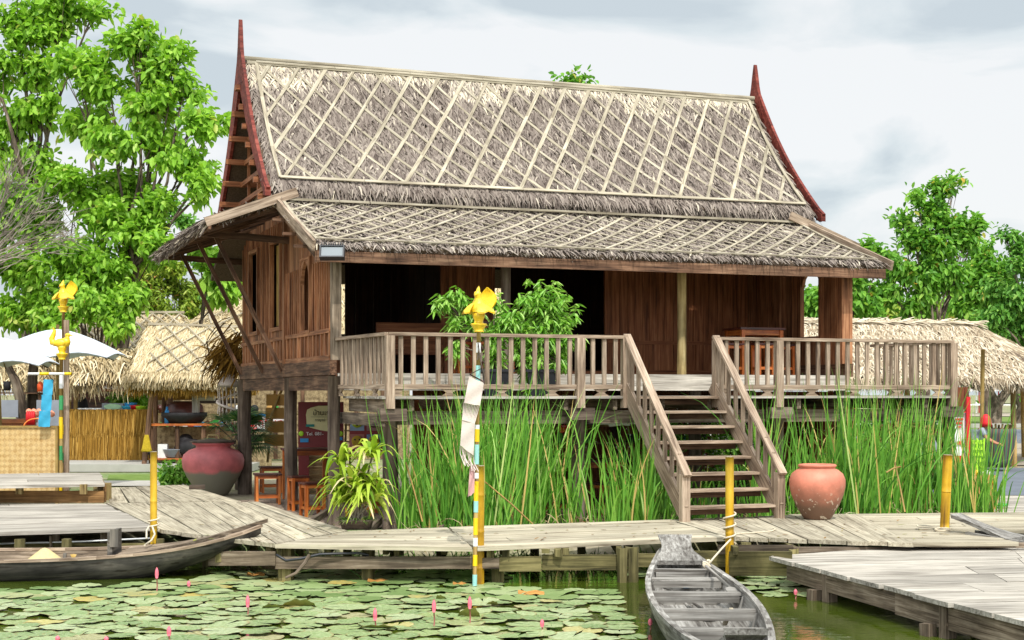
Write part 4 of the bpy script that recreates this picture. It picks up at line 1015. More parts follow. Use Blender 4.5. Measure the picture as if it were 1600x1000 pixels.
# ---------------------------------------------------------------- gold birds on poles
def bird(parent_name, label, base, h, face, spread=True):
    # face: direction (radians) the beak points; built in world space; returns the thing
    t = thing(parent_name, label, 'bird ornament', base); s = h; B = np.array(base, float)
    ca, sa = math.cos(face), math.sin(face)
    R = lambda x, y, z: B + np.array([x * ca - y * sa, x * sa + y * ca, z]) * s
    m = MB(); m.lathe([(0, 0), (.11, 0), (.12, .02), (.10, .03), (.12, .07), (.17, .15), (.185, .17), (.17, .19), (.11, .20), (.10, .24), (.12, .30), (.14, .36), (.15, .40), (0, .41)] , B, 20) if False else None
    pr = [(0, 0), (.11, 0), (.12, .02), (.10, .03), (.12, .07), (.17, .15), (.185, .17), (.17, .19), (.10, .20), (.10, .25), (.13, .33), (.15, .42), (0, .46)]
    m.lathe([(r * s, z * s) for r, z in pr], B, 20); m.build('pedestal', M['gold'], t)
    m = MB()
    if spread:
        # bell-shaped chest, small crowned head, petal wings flaring round, plume tail behind
        pts = [R(0, 0, .44), R(0, 0, .50), R(0, 0, .58), R(.02, 0, .66), R(.03, 0, .73), R(.05, 0, .78), R(.06, 0, .83), R(.06, 0, .88), R(.055, 0, .91)]
        m.tube(pts, [x * s for x in (.16, .20, .17, .135, .09, .07, .085, .075, .02)], 18); m.tube([R(.11, 0, .835), R(.17, 0, .815), R(.22, 0, .80)], [.035 * s, .022 * s, .004 * s], 8); m.build('body', M['gold'], t)
        m = MB(); m.tube([R(.04, 0, .88), R(.02, 0, .95), R(-.01, 0, 1.02)], [.05 * s, .04 * s, .006 * s], 8); m.build('crest', M['gold'], t)
        for sg in (-1, 1):
            m = MB(); P = []
            for i in range(15):
                a = .25 + 2.1 * i / 14; row = []
                for j in range(6):
                    g = j / 5; rr = .15 + .20 * g + .05 * abs(math.sin(a * 3.2)) * g; row.append(R(math.cos(a) * rr * .8, sg * math.sin(a) * rr, .64 - .17 * g ** 1.5 - .05 * abs(math.sin(a * 3.2)) * g))
                P.append(row)
            P = np.array(P); m.grid(P); m.grid(P[:, ::-1] + np.array([0, 0, -.025 * s])); m.build('wing', M['gold'], t)
        m = MB(); P = []
        for i in range(9):
            a = -1 + 2 * i / 8; row = []
            for j in range(9):
                g = j / 8; w_ = (.06 + .15 * math.sin(math.pi * min(1, g * .75 + .12))) * (1 - g ** 5); row.append(R(-.14 - .13 * math.sin(g * 2.4), .10 + a * w_, .48 + .52 * g + .012 * math.cos(i * math.pi)))
            P.append(row)
        P = np.array(P); m.grid(P); m.grid(P[:, ::-1] + (R(-.05, 0, 0) - R(0, 0, 0))); m.build('tail', M['gold'], t)
    else:
        for c, r, q in (((0, 0, .5), .17, (1.5, .9, .85)), ((.12, 0, .54), .13, (1.1, .9, 1.0)), ((.17, 0, .64), .07, (1, .9, 1.4)), ((.18, 0, .74), .07, (1.2, .9, .9))): m.sphere(R(*c), r * s, 14, 10, .5, q)
        m.tube([R(.22, 0, .74), R(.29, 0, .73), R(.36, 0, .745)], [.03 * s, .02 * s, .004 * s], 8); m.build('body', M['gold'], t)
        m = MB(); pts = [R(-.2, 0, .48), R(-.3, 0, .52), R(-.33, 0, .64), R(-.27, 0, .76), R(-.24, 0, .88), R(-.3, 0, .98)]; m.tube(pts, [.09 * s, .1 * s, .085 * s, .07 * s, .05 * s, .01 * s], 10); m.build('tail', M['gold'], t)
        for sg in (-1, 1): m = MB(); m.sphere(R(-.03, sg * .13, .5), .15 * s, 12, 8, .5, (1.3, .35, .7)); m.build('wing', M['gold'], t)
    return t
def taped(m, pts, segs): pass
def tape_pole(name, label, x0, y0, Y0, x1, y1, Y1, r, zb, bands, Ms):
    a = PY(x0, y0, Y0); b = PY(x1, y1, Y1); b[2] = zb if zb is not None else b[2]
    t = thing(name, label, 'pole', b); m = MB(); m.tube([a, b], r, 10); m.build('shaft', M['bamboo'], t)
    for f0, f1, mt in bands: m = MB(); m.tube([lerp(a, b, f0), lerp(a, b, f1)], r * 1.12, 10, cap=False); m.build('tape_band', M[mt], t)
    return t
M['tape_y'] = plain('yellow_tape', (236, 196, 20), .4, .5, .04); M['tape_c'] = plain('aqua_tape', (150, 206, 200), .4, .5, .08, 20); M['tape_g'] = plain('green_tape', (60, 150, 90), .4, .5, .06)
bands = [(.04, .075, 'white'), (.12, .2, 'tape_c'), (.21, .25, 'white'), (.33, .345, 'white'), (.345, .39, 'tape_y'), (.40, .47, 'tape_c'), (.50, .52, 'white'), (.53, .6, 'tape_y'), (.60, .64, 'tape_c'), (.66, .72, 'tape_y'), (.73, .76, 'white'), (.79, .83, 'tape_y'), (.86, .92, 'tape_c'), (.95, .99, 'redwood')]
tape_pole('thin_pole', 'thin pole wrapped in white, yellow and aqua tape carrying the large gold bird', 748, 518, 17.55, 741, 912, 17.55, .026, -.5, bands, None)
bird('bird_ornament', 'largest gold bird with fan tail and lowered wings on the taped pole before the deck', PY(748, 519, 17.55) , .54, math.radians(-112))
tape_pole('thin_pole', 'thin bamboo pole behind the weathered plank carrying the upper of the left gold birds', 99, 487, 29.2, 99, 735, 29.2, .03, 0.0, [(.25, .4, 'white'), (.45, .5, 'tape_g'), (.6, .65, 'tape_y'), (.75, .8, 'tape_g')], None)
bird('bird_ornament', 'upper gold bird ornament on the left with wings hanging down, green tree behind', PY(99, 488, 29.2), .63, math.radians(-110))
tape_pole('thin_pole', 'yellow and green taped pole at the woven panel carrying the lower left gold bird', 96, 562, 28.4, 94, 735, 28.4, .035, 0.0, [(.1, .2, 'white'), (.25, .35, 'tape_g'), (.4, .55, 'tape_y'), (.6, .7, 'tape_g'), (.8, .98, 'tape_y')], None)
bird('bird_ornament', 'lower gold swan ornament on the left with upright curled tail, white parasol behind', PY(97, 562, 28.4), .64, math.radians(-8), False)
m = MB(); a = PY(104, 500, 28.7); m.lb(a[0] - .05, a[0] + .05, 28.67, 28.72, 0, a[2]); m.build('old_plank', M['rail'], None, label='tall narrow weathered plank standing upright beside the left gold birds', category='plank')
cb = thing('cross_bar', 'horizontal white and yellow taped bar crossing the left bird pole', 'bar', PY(78, 585, 28.2))
m = MB(); m.tube([PY(44, 584, 28.2), PY(112, 584, 28.2)], .025, 8); m.build('bar', M['white'], cb)
m = MB(); m.tube([PY(62, 584, 28.2), PY(77, 584, 28.2)], .029, 8); m.tube([PY(101, 584, 28.2), PY(112, 584, 28.2)], .029, 8); m.each('tape_band', M['tape_y'], cb)
# woven banner on the centre pole
bn = thing('woven_banner', 'cream woven cloth banner with knotted fringe hanging on a wooden hanger from the taped pole', 'banner', PY(735, 600, 17.4))
hg = MB(); A0, A1 = PY(734, 585, 17.4), PY(757, 597, 17.5); hg.tube([A0, A1], .009, 8, .2); hg.build('hanger_rod', M['redwood'], bn)
m = MB(); m.tube([PY(747, 536, 17.5), PY(750, 560, 17.45), PY(756, 585, 17.45), A1], .008, 6); m.tube([A0, PY(755, 574, 17.5)], .006, 6); m.tube([PY(746, 562, 17.5), PY(748, 548, 17.46), PY(752, 556, 17.46), PY(752, 565, 17.46)], .012, 6); m.build('cord', M['post'], bn)
def clothp(m, c, n=10, wv=.008):     # c: 4 corners tl,tr,br,bl
    P = np.array([[lerp(lerp(c[0], c[1], u), lerp(c[3], c[2], u), v) + np.array([0, wv * math.sin(u * 5 + v * 7), wv * .4 * math.sin(u * 9)]) for u in np.linspace(0, 1, n)] for v in np.linspace(0, 1, n)])
    m.grid(P); m.grid(P[:, ::-1] + np.array([0, .006, 0]))
m = MB(); clothp(m, [PY(733, 588, 17.4), PY(756, 599, 17.45), PY(750, 634, 17.42), PY(725, 630, 17.36)]); m.build('cloth_panel', M['cloth'], bn)
m = MB(); clothp(m, [PY(722, 656, 17.36), PY(742, 662, 17.4), PY(740, 712, 17.4), PY(719, 696, 17.34)]); m.build('cloth_panel', M['cloth'], bn)
m = MB()
for k in range(11):
    f = k / 10; m.tube([lerp(PY(725, 629, 17.36), PY(749, 634, 17.42), f), lerp(PY(722, 656, 17.36), PY(742, 662, 17.4), f * .9 + .05)], .0075, 5)
m.build('fringe', M['cloth'], bn)
m = MB()
for k in range(14):
    f = k / 13; p = lerp(PY(719, 697, 17.34), PY(739, 711, 17.4), f); m.tube([p, p + (.03 * math.sin(k), 0, -.09), p + (.05 + .02 * math.sin(k * 2), 0, -.17 - .05 * random.random())], .006, 5)
m.build('fringe', M['cloth'], bn)
m = MB(); clothp(m, [PY(734, 730, 17.42), PY(742, 726, 17.45), PY(741, 770, 17.45), PY(731, 777, 17.4)], 8, .015); m.build('pink_rag', M['pink'], bn)

# ---------------------------------------------------------------- jars and pots
JX = G(1277, 811, zw); j = thing('terracotta_jar', 'big round terracotta water jar standing on the walkway right of the stairs', 'jar', JX)
s_ = .875; pr = [(0, 0), (.19, 0), (.215, .02), (.25, .08), (.33, .22), (.395, .38), (.425, .52), (.425, .62), (.39, .71), (.32, .77), (.27, .795), (.265, .81), (.285, .82), (.295, .845), (.275, .86), (.245, .85), (.235, .8), (.27, .74), (.3, .6), (0, .5)]
m = MB(); m.lathe([(r * s_ * 1.08, z * s_ * 1.06) for r, z in pr], JX, 48); m.build('jar_body', M['terracotta'], j)
KX = PY(333, 768, 30.8); KX[2] = 0; j = thing('pink_jar', 'huge squat jar, faded pink above and grey-green below, beside the rear stilt', 'jar', KX)
pr = [(0, 0), (.3, 0), (.33, .03), (.42, .2), (.55, .42), (.63, .62), (.645, .78), (.61, .9), (.5, 1.0), (.36, 1.05), (.35, 1.1), (.42, 1.13), (.44, 1.16), (.42, 1.18), (.32, 1.17), (.3, 1.05), (.3, .8), (0, .8)]
m = MB(); m.lathe([(r, z * .93) for r, z in pr], KX, 48); m.build('jar_body', M['pinkpot'], j)
m = MB(); m.lathe([(0, 1.10), (.47, 1.09), (.48, 1.12), (.1, 1.16), (0, 1.16)], KX, 24); m.build('jar_lid', M['post'], j)
m = MB(); m.tube([KX + (-.12, 0, 1.17), KX + (-.1, 0, 1.24), KX + (.1, 0, 1.24), KX + (.12, 0, 1.17)], .02, 6); m.build('lid_handle', M['log'], j)
m = MB(); m.box(PY(308, 757, 28) * [1, 1, 0] + (0, 0, .34), (.3, .22, .07), .2); m.build('flat_brick', M['post'], None, label='small dark block lying on the planks before the pink jar', category='block')

m = MB(); n = 150; xx = rng.uniform(0, 1, n); P_ = np.array([G(random.uniform(300, 1580), random.uniform(812, 846), zw + .008) for _ in range(n)]); m.leaves(P_, rng.normal(0, 1, (n, 3)) * [1, 1, .05], np.array([[0, 0, 1.]] * n), rng.uniform(.04, .13, n), .028, .12, 0); m.build('leaf_litter', M['leaf_litter'], None, label='dry leaves and straw bits scattered on the plank walkway', category='leaf litter', kind='stuff')
# ---------------------------------------------------------------- furniture
def stool(label, p, h=.55, wd=.42, rz=.3, group='wooden stools under and on the house', top='redwood'):
    t = thing('wooden_stool', label, 'stool', p, rz, group)
    m = MB(); m.box((0, 0, h - .015), (wd, wd * .85, .03)); m.build('seat', M[top], t, world=False)
    for sx in (-1, 1):
        for sy in (-1, 1):
            m = MB(); m.box((sx * wd * .4, sy * wd * .33, h / 2 - .02), (.05, .05, h - .03)); m.build('leg', M['orange'], t, world=False)
    for z in (.14, h - .07):
        for sy in (-1, 1): m = MB(); m.box((0, sy * wd * .33, z), (wd * .75, .025, .05)); m.build('rail', M['orange'], t, world=False)
        for sx in (-1, 1): m = MB(); m.box((sx * wd * .4, 0, z + .002), (.022, wd * .6, .05)); m.build('rail', M['orange'], t, world=False)
    return t
def table(label, p, h=.95, wx=1.2, wy=.6, rz=.3, group=None):
    t = thing('wooden_table', label, 'table', p, rz, group)
    m = MB(); m.box((0, 0, h - .02), (wx, wy, .04)); m.build('table_top', M['redwood'], t, world=False)
    for sx in (-1, 1):
        for sy in (-1, 1): m = MB(); m.box((sx * (wx / 2 - .07), sy * (wy / 2 - .06), h / 2 - .02), (.07, .07, h - .04)); m.build('leg', M['orange'], t, world=False)
    for sy in (-1, 1): m = MB(); m.box((0, sy * (wy / 2 - .06), h - .09), (wx - .15, .03, .1)); m.build('apron', M['orange'], t, world=False)
    for sx in (-1, 1): m = MB(); m.box((sx * (wx / 2 - .07), 0, h - .091), (.03, wy - .13, .1)); m.build('apron', M['orange'], t, world=False)
    return t
g0 = lambda x, y: G(x, y, .012)
stool('orange stool with dark seat, foremost of the pair left of the near stilt', g0(418, 787), .58, .52, .25)
stool('orange stool half hidden behind the foremost stool at the left stilts', g0(424, 769), .55, .5, .3)
table('dark topped table under the house beside the red sign', PY(480, 770, 29.2) * [1, 1, 0] + (0, 0, .012), 1.02, .95, .6, HT)
stool('orange stool in front of the dark topped table by the corner stilt', g0(488, 806), .58, .4, .5)
stool('orange stool left of the table seen between the two near stilts', g0(466, 797), .62, .34, .5)
stool('orange stool behind the potted dracaena', g0(560, 806), .6, .5, .1); stool('orange stool half hidden by the left end of the reeds', g0(600, 800), .6, .42, .3)
table('long dark table under the deck behind the reeds', H(4.6, 1.6, .012), .9, 2.4, .7, HT)
stool('orange stool behind the reeds left of the stairs', H(4.2, .6, .012), .55, .5, HT); stool('orange stool under the deck nearest the stairs', H(5.0, .5, .012), .55, .5, HT + .2); stool('orange stool behind the middle reeds', H(2.6, .8, .012), .55, .5, HT)
hz = FZ + .003
def hs_at(px, t): k = (px - 800) / F; s = (k * (23.6 + t * CU) + 2.87 + t * SU) / (CU - k * SU); return H(s, t, hz)
table('orange table with dark top on the right side of the veranda', hs_at(1178, 1.25), .9, .95, .7, HT)
stool('orange veranda stool left of the orange table', hs_at(1143, 1.0), .6, .4, HT); stool('orange veranda stool in front of the orange table', hs_at(1192, .7), .6, .36, HT); stool('orange veranda stool at the right end of the orange table', hs_at(1222, 1.2), .6, .4, HT)
stool('orange veranda stool left of the potted trees', hs_at(728, 1.3), .62, .42, HT); stool('orange veranda stool just behind the taped pole', hs_at(754, 1.1), .62, .42, HT)
table('low orange table on the veranda behind the gold bird', hs_at(765, 2.6), 1.0, .9, .5, HT)
bc = thing('dark_bench', 'dark bench with a solid back standing in the left doorway of the veranda', 'bench', hs_at(645, 3.2), HT)
m = MB(); m.box((0, 0, .42), (1.3, .45, .05)); m.build('seat', M['teak_dark'], bc, world=False)
m = MB(); m.box((0, .2, .72), (1.3, .05, .55)); m.build('backrest', M['teak_dark'], bc, world=False)
for sx in (-1, 1):
    for sy in (-1, 1): m = MB(); m.box((sx * .58, sy * .17, .2), (.07, .07, .4)); m.build('leg', M['teak_dark'], bc, world=False)
# floodlight
fl = thing('floodlight', 'black floodlight with ribbed hood and pale glass at the left corner of the front eave', 'floodlight', H(-.28, -.55, 4.35), HT)
q = MB(); c = PY(519, 394, 22.6); R_ = Matrix.Rotation(math.radians(-22), 3, 'X')
def fb(m, cx, cy, cz, sx, sy, sz, tint=.5):
    m._b(c + np.array(R_ @ Vector((cx, cy, cz))), np.array(R_ @ Vector((sx / 2, 0, 0))), np.array(R_ @ Vector((0, sy / 2, 0))), np.array(R_ @ Vector((0, 0, sz / 2))), tint)
fb(q, 0, .04, 0, .38, .1, .2); fb(q, 0, -.02, .095, .38, .06, .02); fb(q, 0, -.02, -.095, .38, .06, .02); fb(q, -.18, -.02, 0, .02, .06, .17); fb(q, .18, -.02, 0, .02, .06, .17)
for k in range(10): fb(q, -.16 + k * .036, -.0, .12, .012, .14, .03)
q.build('housing', M['black'], fl); q = MB(); fb(q, 0, -.02, 0, .33, .01, .16); q.build('lamp_glass', M['glass'], fl)
q = MB(); fb(q, 0, .16, .02, .06, .2, .04); q.build('bracket', M['black'], fl)

# ---------------------------------------------------------------- things under the house
SG = thing('shop_sign', 'dark red shop sign with cream emblem panel and telephone line under the house', 'sign', PY(500, 700, 30.6), HT * .3)
rz = HT * .3
def onsign(m, o, x0, x1, y0, y1, Y, off): 
    a = PY(x0, y1, Y); b = PY(x1, y0, Y); m.lb(a[0], b[0], Y - off - .012, Y - off, a[2], b[2], .5)
SG.rotation_euler = (0, 0, 0)
m = MB(); onsign(m, 0, 466, 537, 628, 760, 30.6, 0); m.build('sign_board', M['maroon'], SG)
m = MB(); Y = 30.57
pl = [(480, 640), (486, 637), (498, 634), (512, 634), (524, 637), (529, 642), (530, 664), (525, 671), (512, 674), (500, 672), (484, 668), (479, 662), (478, 648)]
m.prism([PY(x, y, Y) for x, y in pl], (0, .012, 0)); m.build('emblem_panel', M['cream'], SG)
m = MB(); onsign(m, 0, 478, 491, 663, 667, 30.55, 0); onsign(m, 0, 519, 531, 663, 667, 30.55, 0); m.each('ribbon', M['teal'], SG)
m = MB(); onsign(m, 0, 486, 524, 651.2, 651.6, 30.55, 0); m.build('rule', M['dark'], SG)
m = MB(); onsign(m, 0, 469, 482, 685, 691, 30.57, 0); onsign(m, 0, 524, 535, 683, 688, 30.57, 0); m.each('blue_label', M['blue'], SG)
m = MB(); 
for x in (470.5, 532.5): m.sphere(PY(x, 677.5, 30.58), .055, 12, 8, .5, (1, .3, 1))
m.each('green_ball', M['lime'], SG)
text('lettering', 'บ้านเรา', .145, M['dark'], PY(504, 645.5, 30.53), 0, SG); text('lettering', 'กาญจน์', .07, M['dark'], PY(500, 656.5, 30.53), 0, SG)
text('lettering', 'Tel. 081-', .10, M['white'], PY(492, 678, 30.55), 0, SG); text('lettering', '7', .10, M['white'], PY(526, 678, 30.55), 0, SG)
M['bam_screen'] = wood('reed_screen', (120, 92, 56), (172, 144, 100), (204, 178, 132), .8, 1, 40)
m = MB()
for k in range(26): z = .05 + k * .035; m.tube([PY(483, 700, 30.3) * [1, 1, 0] + (0, 0, z), PY(506, 700, 30.3) * [1, 1, 0] + (0, 0, z)], .018, 6)
m.build('rolled_screen', M['bam_screen'], None, label='tan slatted bamboo screen standing in front of the red shop sign', category='screen')
PS = thing('animal_poster', 'poster of four cartoon animal faces in coloured squares under the house', 'poster', PY(575, 690, 30.2))
m = MB(); onsign(m, 0, 546, 598, 649, 705, 30.2, 0); m.build('poster_sheet', plain('poster_red', (150, 60, 62)), PS)
for i, (x, y, bgc, fc) in enumerate(((558, 660, (150, 180, 210), (170, 190, 30)), (584, 660, (176, 130, 130), (92, 58, 44)), (558, 689, (184, 120, 110), (190, 160, 40)), (584, 689, (120, 150, 190), (170, 150, 50)))):
    m = MB(); onsign(m, 0, x - 11, x + 11, y - 10.5, y + 13, 30.18, 0); m.build('picture_square', plain('square_%d' % i, bgc), PS)
    fcm = plain('face_%d' % i, fc); m = MB(); m.sphere(PY(x, y, 30.14), .115, 16, 10, .5, (1, .15, .95)); m.build('animal_face', fcm, PS)
    if i == 0:
        m = MB()
        for dx in (-5, 5): m.sphere(PY(x + dx, y - 6.5, 30.13), .035, 10, 6, .5, (1, .3, 1))
        m.sphere(PY(x, y + 4, 30.11), .02, 8, 6, .5, (1, .3, 1)); m.each('animal_eye', M['dark'], PS)
    elif i == 1:
        m = MB()
        for dx in (-3.6, 3.6): m.sphere(PY(x + dx, y - 1, 30.12), .05, 12, 6, .5, (1, .2, 1.1))
        m.each('animal_eye', M['white'], PS); m = MB()
        for dx in (-2.2, 2.2): m.sphere(PY(x + dx, y - 1.5, 30.10), .02, 8, 6, .5, (1, .3, 1))
        m.each('pupil', M['dark'], PS); m = MB(); m.prism([PY(x - 2, y + 3, 30.1), PY(x + 2, y + 3, 30.1), PY(x, y + 6, 30.1)], (0, .01, 0)); m.build('beak', M['tape_y'], PS)
    else:
        m = MB()
        for dx in (-3.6, 3.6): m.sphere(PY(x + dx, y - 2, 30.11), .018, 8, 6, .5, (1, .3, 1))
        m.each('animal_eye', M['dark'], PS)
lad = thing('bamboo_rack', 'light wooden ladder shelf left of the animal poster', 'rack', PY(542, 700, 30.4))
m = MB()
for x in (538, 546): m.tube([PY(x, 750, 30.4), PY(x + 3, 645, 30.5)], .025, 6)
for y in (664, 673, 690): m.beam(PY(538, y, 30.4), PY(549, y, 30.4), .05, .03)
m.each('rung', M['log'], lad)
# back wall of the shop under the house, plank counter and goods
uw = thing('plank_partition', 'dark plank partition closing the back of the space under the house', 'partition', H(6.6, 4.3, 0), HT)
m = MB(); vwall(m, 't', 4.3, 2.6, 10.15, .0, 2.38, [], bw=.3)
V0 = m; m.v = [np.stack([HA[0] + v[:, 0] * CU - v[:, 1] * SU, HA[1] + v[:, 0] * SU + v[:, 1] * CU, v[:, 2]], 1) for v in m.v]; m.build('wall_boards', M['teak_dark'], uw)
m = MB()
for k in range(14): m.beam(H(10.0, .35 + k * .3, 1.1), H(10.0, .63 + k * .3, 1.1), .03, 2.1, tint=random.random())
m.build('side_boards', M['teak_dark'], uw)
sh = thing('goods_shelf', 'long dark shelf with goods under the house behind the reeds', 'shelf', H(5.2, 3.0, 0), HT)
m = MB()
for z in (.75, 1.15, 1.5): m.beam(H(2.7, 3.0, z), H(8.6, 3.0, z), .4, .04, tint=.6)
for s in (2.7, 4.2, 5.7, 7.2, 8.6): m.beam(H(s, 3.0, 0), H(s, 3.0, 1.55), .06, .06)
m.each('shelf_board', M['log'], sh)
M['tan_box'] = plain('tan_card', (176, 136, 78), .85, .15, .1, 5)
for i in range(34):
    s = 2.9 + i * .17; z = (.77, 1.17, 1.52)[i % 3]; p = H(s, 2.9 + random.uniform(-.08, .08), z)
    mt = M[random.choice(['dark', 'black', 'tan_box', 'white', 'grey', 'green', 'log', 'redwood', 'blue', 'post'])]; m = MB()
    if i % 2: m.lathe([(0, 0), (.055, 0), (.06, .02), (.06, .16), (.03, .2), (.025, .24), (0, .245)], p, 12); nm = 'jar'
    else: m.box(p + (0, 0, .08), (.16, .12, .16), HT, .5, .004); nm = 'box'
    mm = m.build('goods_' + nm, mt, None, label='small packaged goods standing on the dark shelf under the house', category='goods', group='goods on the shelf under the house')
PR = thing('price_tag', 'small red price tag reading 35 hanging left of the middle deck post', 'price tag', PY(880, 670, 24.0))
m = MB(); onsign(m, 0, 874, 889, 664, 676, 24.0, 0); m.build('tag_card', M['red'], PR)
text('price', '35.-', .085, M['tape_y'], PY(881, 671.5, 23.97), 0, PR); text('caption', 'ราคา', .03, M['white'], PY(881, 666, 23.97), 0, PR)
m = MB(); 
for k in range(7): m.box(H(4.0 + .16 * k, -1.7, 1.66) + (0, 0, random.uniform(-.03, .02)), (.18, .14, .05), HT + random.uniform(-.4, .4), .5, .012)
m.build('plastic_bags', M['white'], None, label='crumpled clear and white plastic bags stuffed under the deck beam', category='plastic bags')
# right-hand side goods: trays, red frame, board, crate, basket
for px, py, Y in ((1385, 722, 26.5), (1440, 716, 26.8), (1405, 700, 28), (1316, 716, 27)):
    t = PY(px, py, Y); m = MB(); m.lathe([(0, 0), (.2, 0), (.27, .06), (.29, .07), (.27, .08), (.19, .02), (0, .02)], t, 20, sx=1.3); m.build('plastic_basin', M['green'], None, label='green plastic basin among the bottles behind the right reeds', category='basin', group='green basins behind the right reeds')
    st_ = MB()
for k in range(9):
    t = PY(1300 + k * 20, 716 - (k % 3) * 5, 27.1); m = MB(); m.lathe([(0, 0), (.045, 0), (.05, .02), (.05, .16), (.02, .22), (.02, .26), (0, .26)], t, 10); m.build('bottle', M['glass'], None, label='clear bottle among the green basins behind the right reeds', category='bottle', group='bottles behind the right reeds')
sb = thing('display_stand', 'low wooden stand behind the right reeds holding basins and bottles', 'stand', PY(1370, 725, 27))
m = MB(); a = PY(1290, 722, 27.3); b = PY(1475, 722, 27.3); m.beam(a, b, .9, .05, tint=.5); m.build('stand_top', M['log'], sb)
for x in (1292, 1380, 1470): m = MB(); a = PY(x, 722, 27.2); m.lb(a[0] - .04, a[0] + .04, 27.1, 27.2, 0, a[2]); m.build('leg', M['log'], sb)
rf = thing('banner_frame', 'red metal frame with a white banner at the right end of the deck', 'banner frame', PY(1430, 740, 27.2) * [1, 1, 0])
m = MB(); m.lb(PY(1509, 0, 27.2)[0], PY(1515, 0, 27.2)[0], 27.15, 27.21, 0, PY(0, 620, 27.2)[2]); a = PY(1480, 643, 27.2); b = PY(1512, 643, 27.2); m.lb(a[0], b[0], 27.16, 27.2, a[2] - .02, a[2]); m.each('frame_bar', M['red'], rf)
m = MB(); onsign(m, 0, 1486, 1508, 645, 735, 27.24, 0); m.build('banner_cloth', M['white'], rf)
for i, (x, y, w, h) in enumerate(((1499, 655, 12, 3), (1499, 661, 10, 3), (1499, 667, 6, 2), (1500, 692, 9, 5), (1497, 720, 12, 16))): m = MB(); onsign(m, 0, x - w / 2, x + w / 2, y - h / 2, y + h / 2, 27.21, 0); m.build('red_mark', M['red'], rf)
m = MB(); onsign(m, 0, 1494, 1512, 605, 640, 27.6, 0); m.build('brown_board', M['redwood'] if False else wood('brown_board', (96, 50, 30), (134, 76, 50), (150, 92, 62)), None, label='plain brown board standing just right of the last deck post', category='board')
m = MB(); a = PY(1533, 715, 40); m.tube([(a[0], 40, 0), (a[0] + .05, 40, 3.3)], .055, 10); m.build('bamboo_pole', M['bamboo'], None, label='upright bamboo pole under the front eave of the right thatched roof', category='pole')
cr_ = thing('bottle_crate', 'lime green plastic crate beside the woven basket at the right', 'crate', PY(1524, 720, 38) * [1, 1, 0])
m = MB(); c0 = PY(1524, 0, 38)[0]
for z in np.arange(.05, .95, .15): m.lb(c0 - .19, c0 + .19, 37.85, 37.88, z, z + .06)
for x in (-.19, -.02, .16): m.lb(c0 + x, c0 + x + .035, 37.84, 37.87, .05, .95)
m.lb(c0 - .19, c0 + .19, 37.9, 38.15, .05, .9); m.build('crate_body', M['lime'], cr_)
bk = thing('tall_basket', 'tall dark striped woven basket standing under the right thatched roof', 'basket', PY(1560, 727, 40) * [1, 1, 0])
B0 = PY(1558, 0, 40) * [1, 1, 0]; m = MB(); m.lathe([(0, .1), (.34, .1), (.4, .3), (.46, .7), (.5, 1.0), (.5, 1.15), (.46, 1.15), (.42, .9), (0, .9)], B0, 28)
def mat_stripe():
    t = NT('striped_weave'); tc = t.n('ShaderNodeTexCoord').outputs['Object']; w_ = t.n('ShaderNodeTexWave'); w_.inputs['Scale'].default_value = 2.2; w_.inputs['Distortion'].default_value = 3; t.l(tc, w_.inputs[0])
    return t.done(t.bsdf(t.ramp(w_.outputs[1], [(.2, s2l((74, 70, 74))), (.5, s2l((126, 92, 62))), (.8, s2l((70, 110, 84)))]), .8, .2, w_.outputs[1], .4, .02))
m.build('basket_body', mat_stripe(), bk)
m = MB()
for k in range(14): a = k * .45; m.tube([B0 + (.3 * math.cos(a), .3 * math.sin(a), 1.0), B0 + (.42 * math.cos(a), .42 * math.sin(a), 1.26)], .03, 6)
m.build('firewood', M['log'], bk)
tb = thing('tan_box', 'tan box with small coloured wares on top at the right end of the reeds', 'box', G(1528, 796, .0))
c = G(1527, 797, 0); m = MB(); m.box(c + (0, .15, .32), (.66, .4, .62), .05); m.build('box_side', M['tan_box'], tb)
m = MB()
for k in range(6): m.sphere(c + (-.2 + k * .09, .05 + .1 * (k % 2), .67), .05, 10, 6)
m.each('ware', M['white'], tb)
m = MB(); m.sphere(c + (-.02, -.02, .68), .05, 10, 6); m.sphere(c + (.3, -.05, .5), .045, 10, 6); m.sphere(c + (.3, -.05, .38), .045, 10, 6); m.each('ware', M['tape_y'], tb)
m = MB(); m.lathe([(0, 0), (.12, 0), (.16, .03), (.15, .05), (0, .03)], G(1562, 791, .05), 18); m.build('green_dish', M['green'], None, label='green dish on the planks right of the tan box', category='dish')
m = MB(); planks(m, G(1530, 800, .02), G(1700, 800, .02), G(1700, 774, .02), G(1560, 774, .02), 5); m.build('far_planks', M['plank'], None, label='strip of grey planks on the ground beyond the right walkway', category='boards')

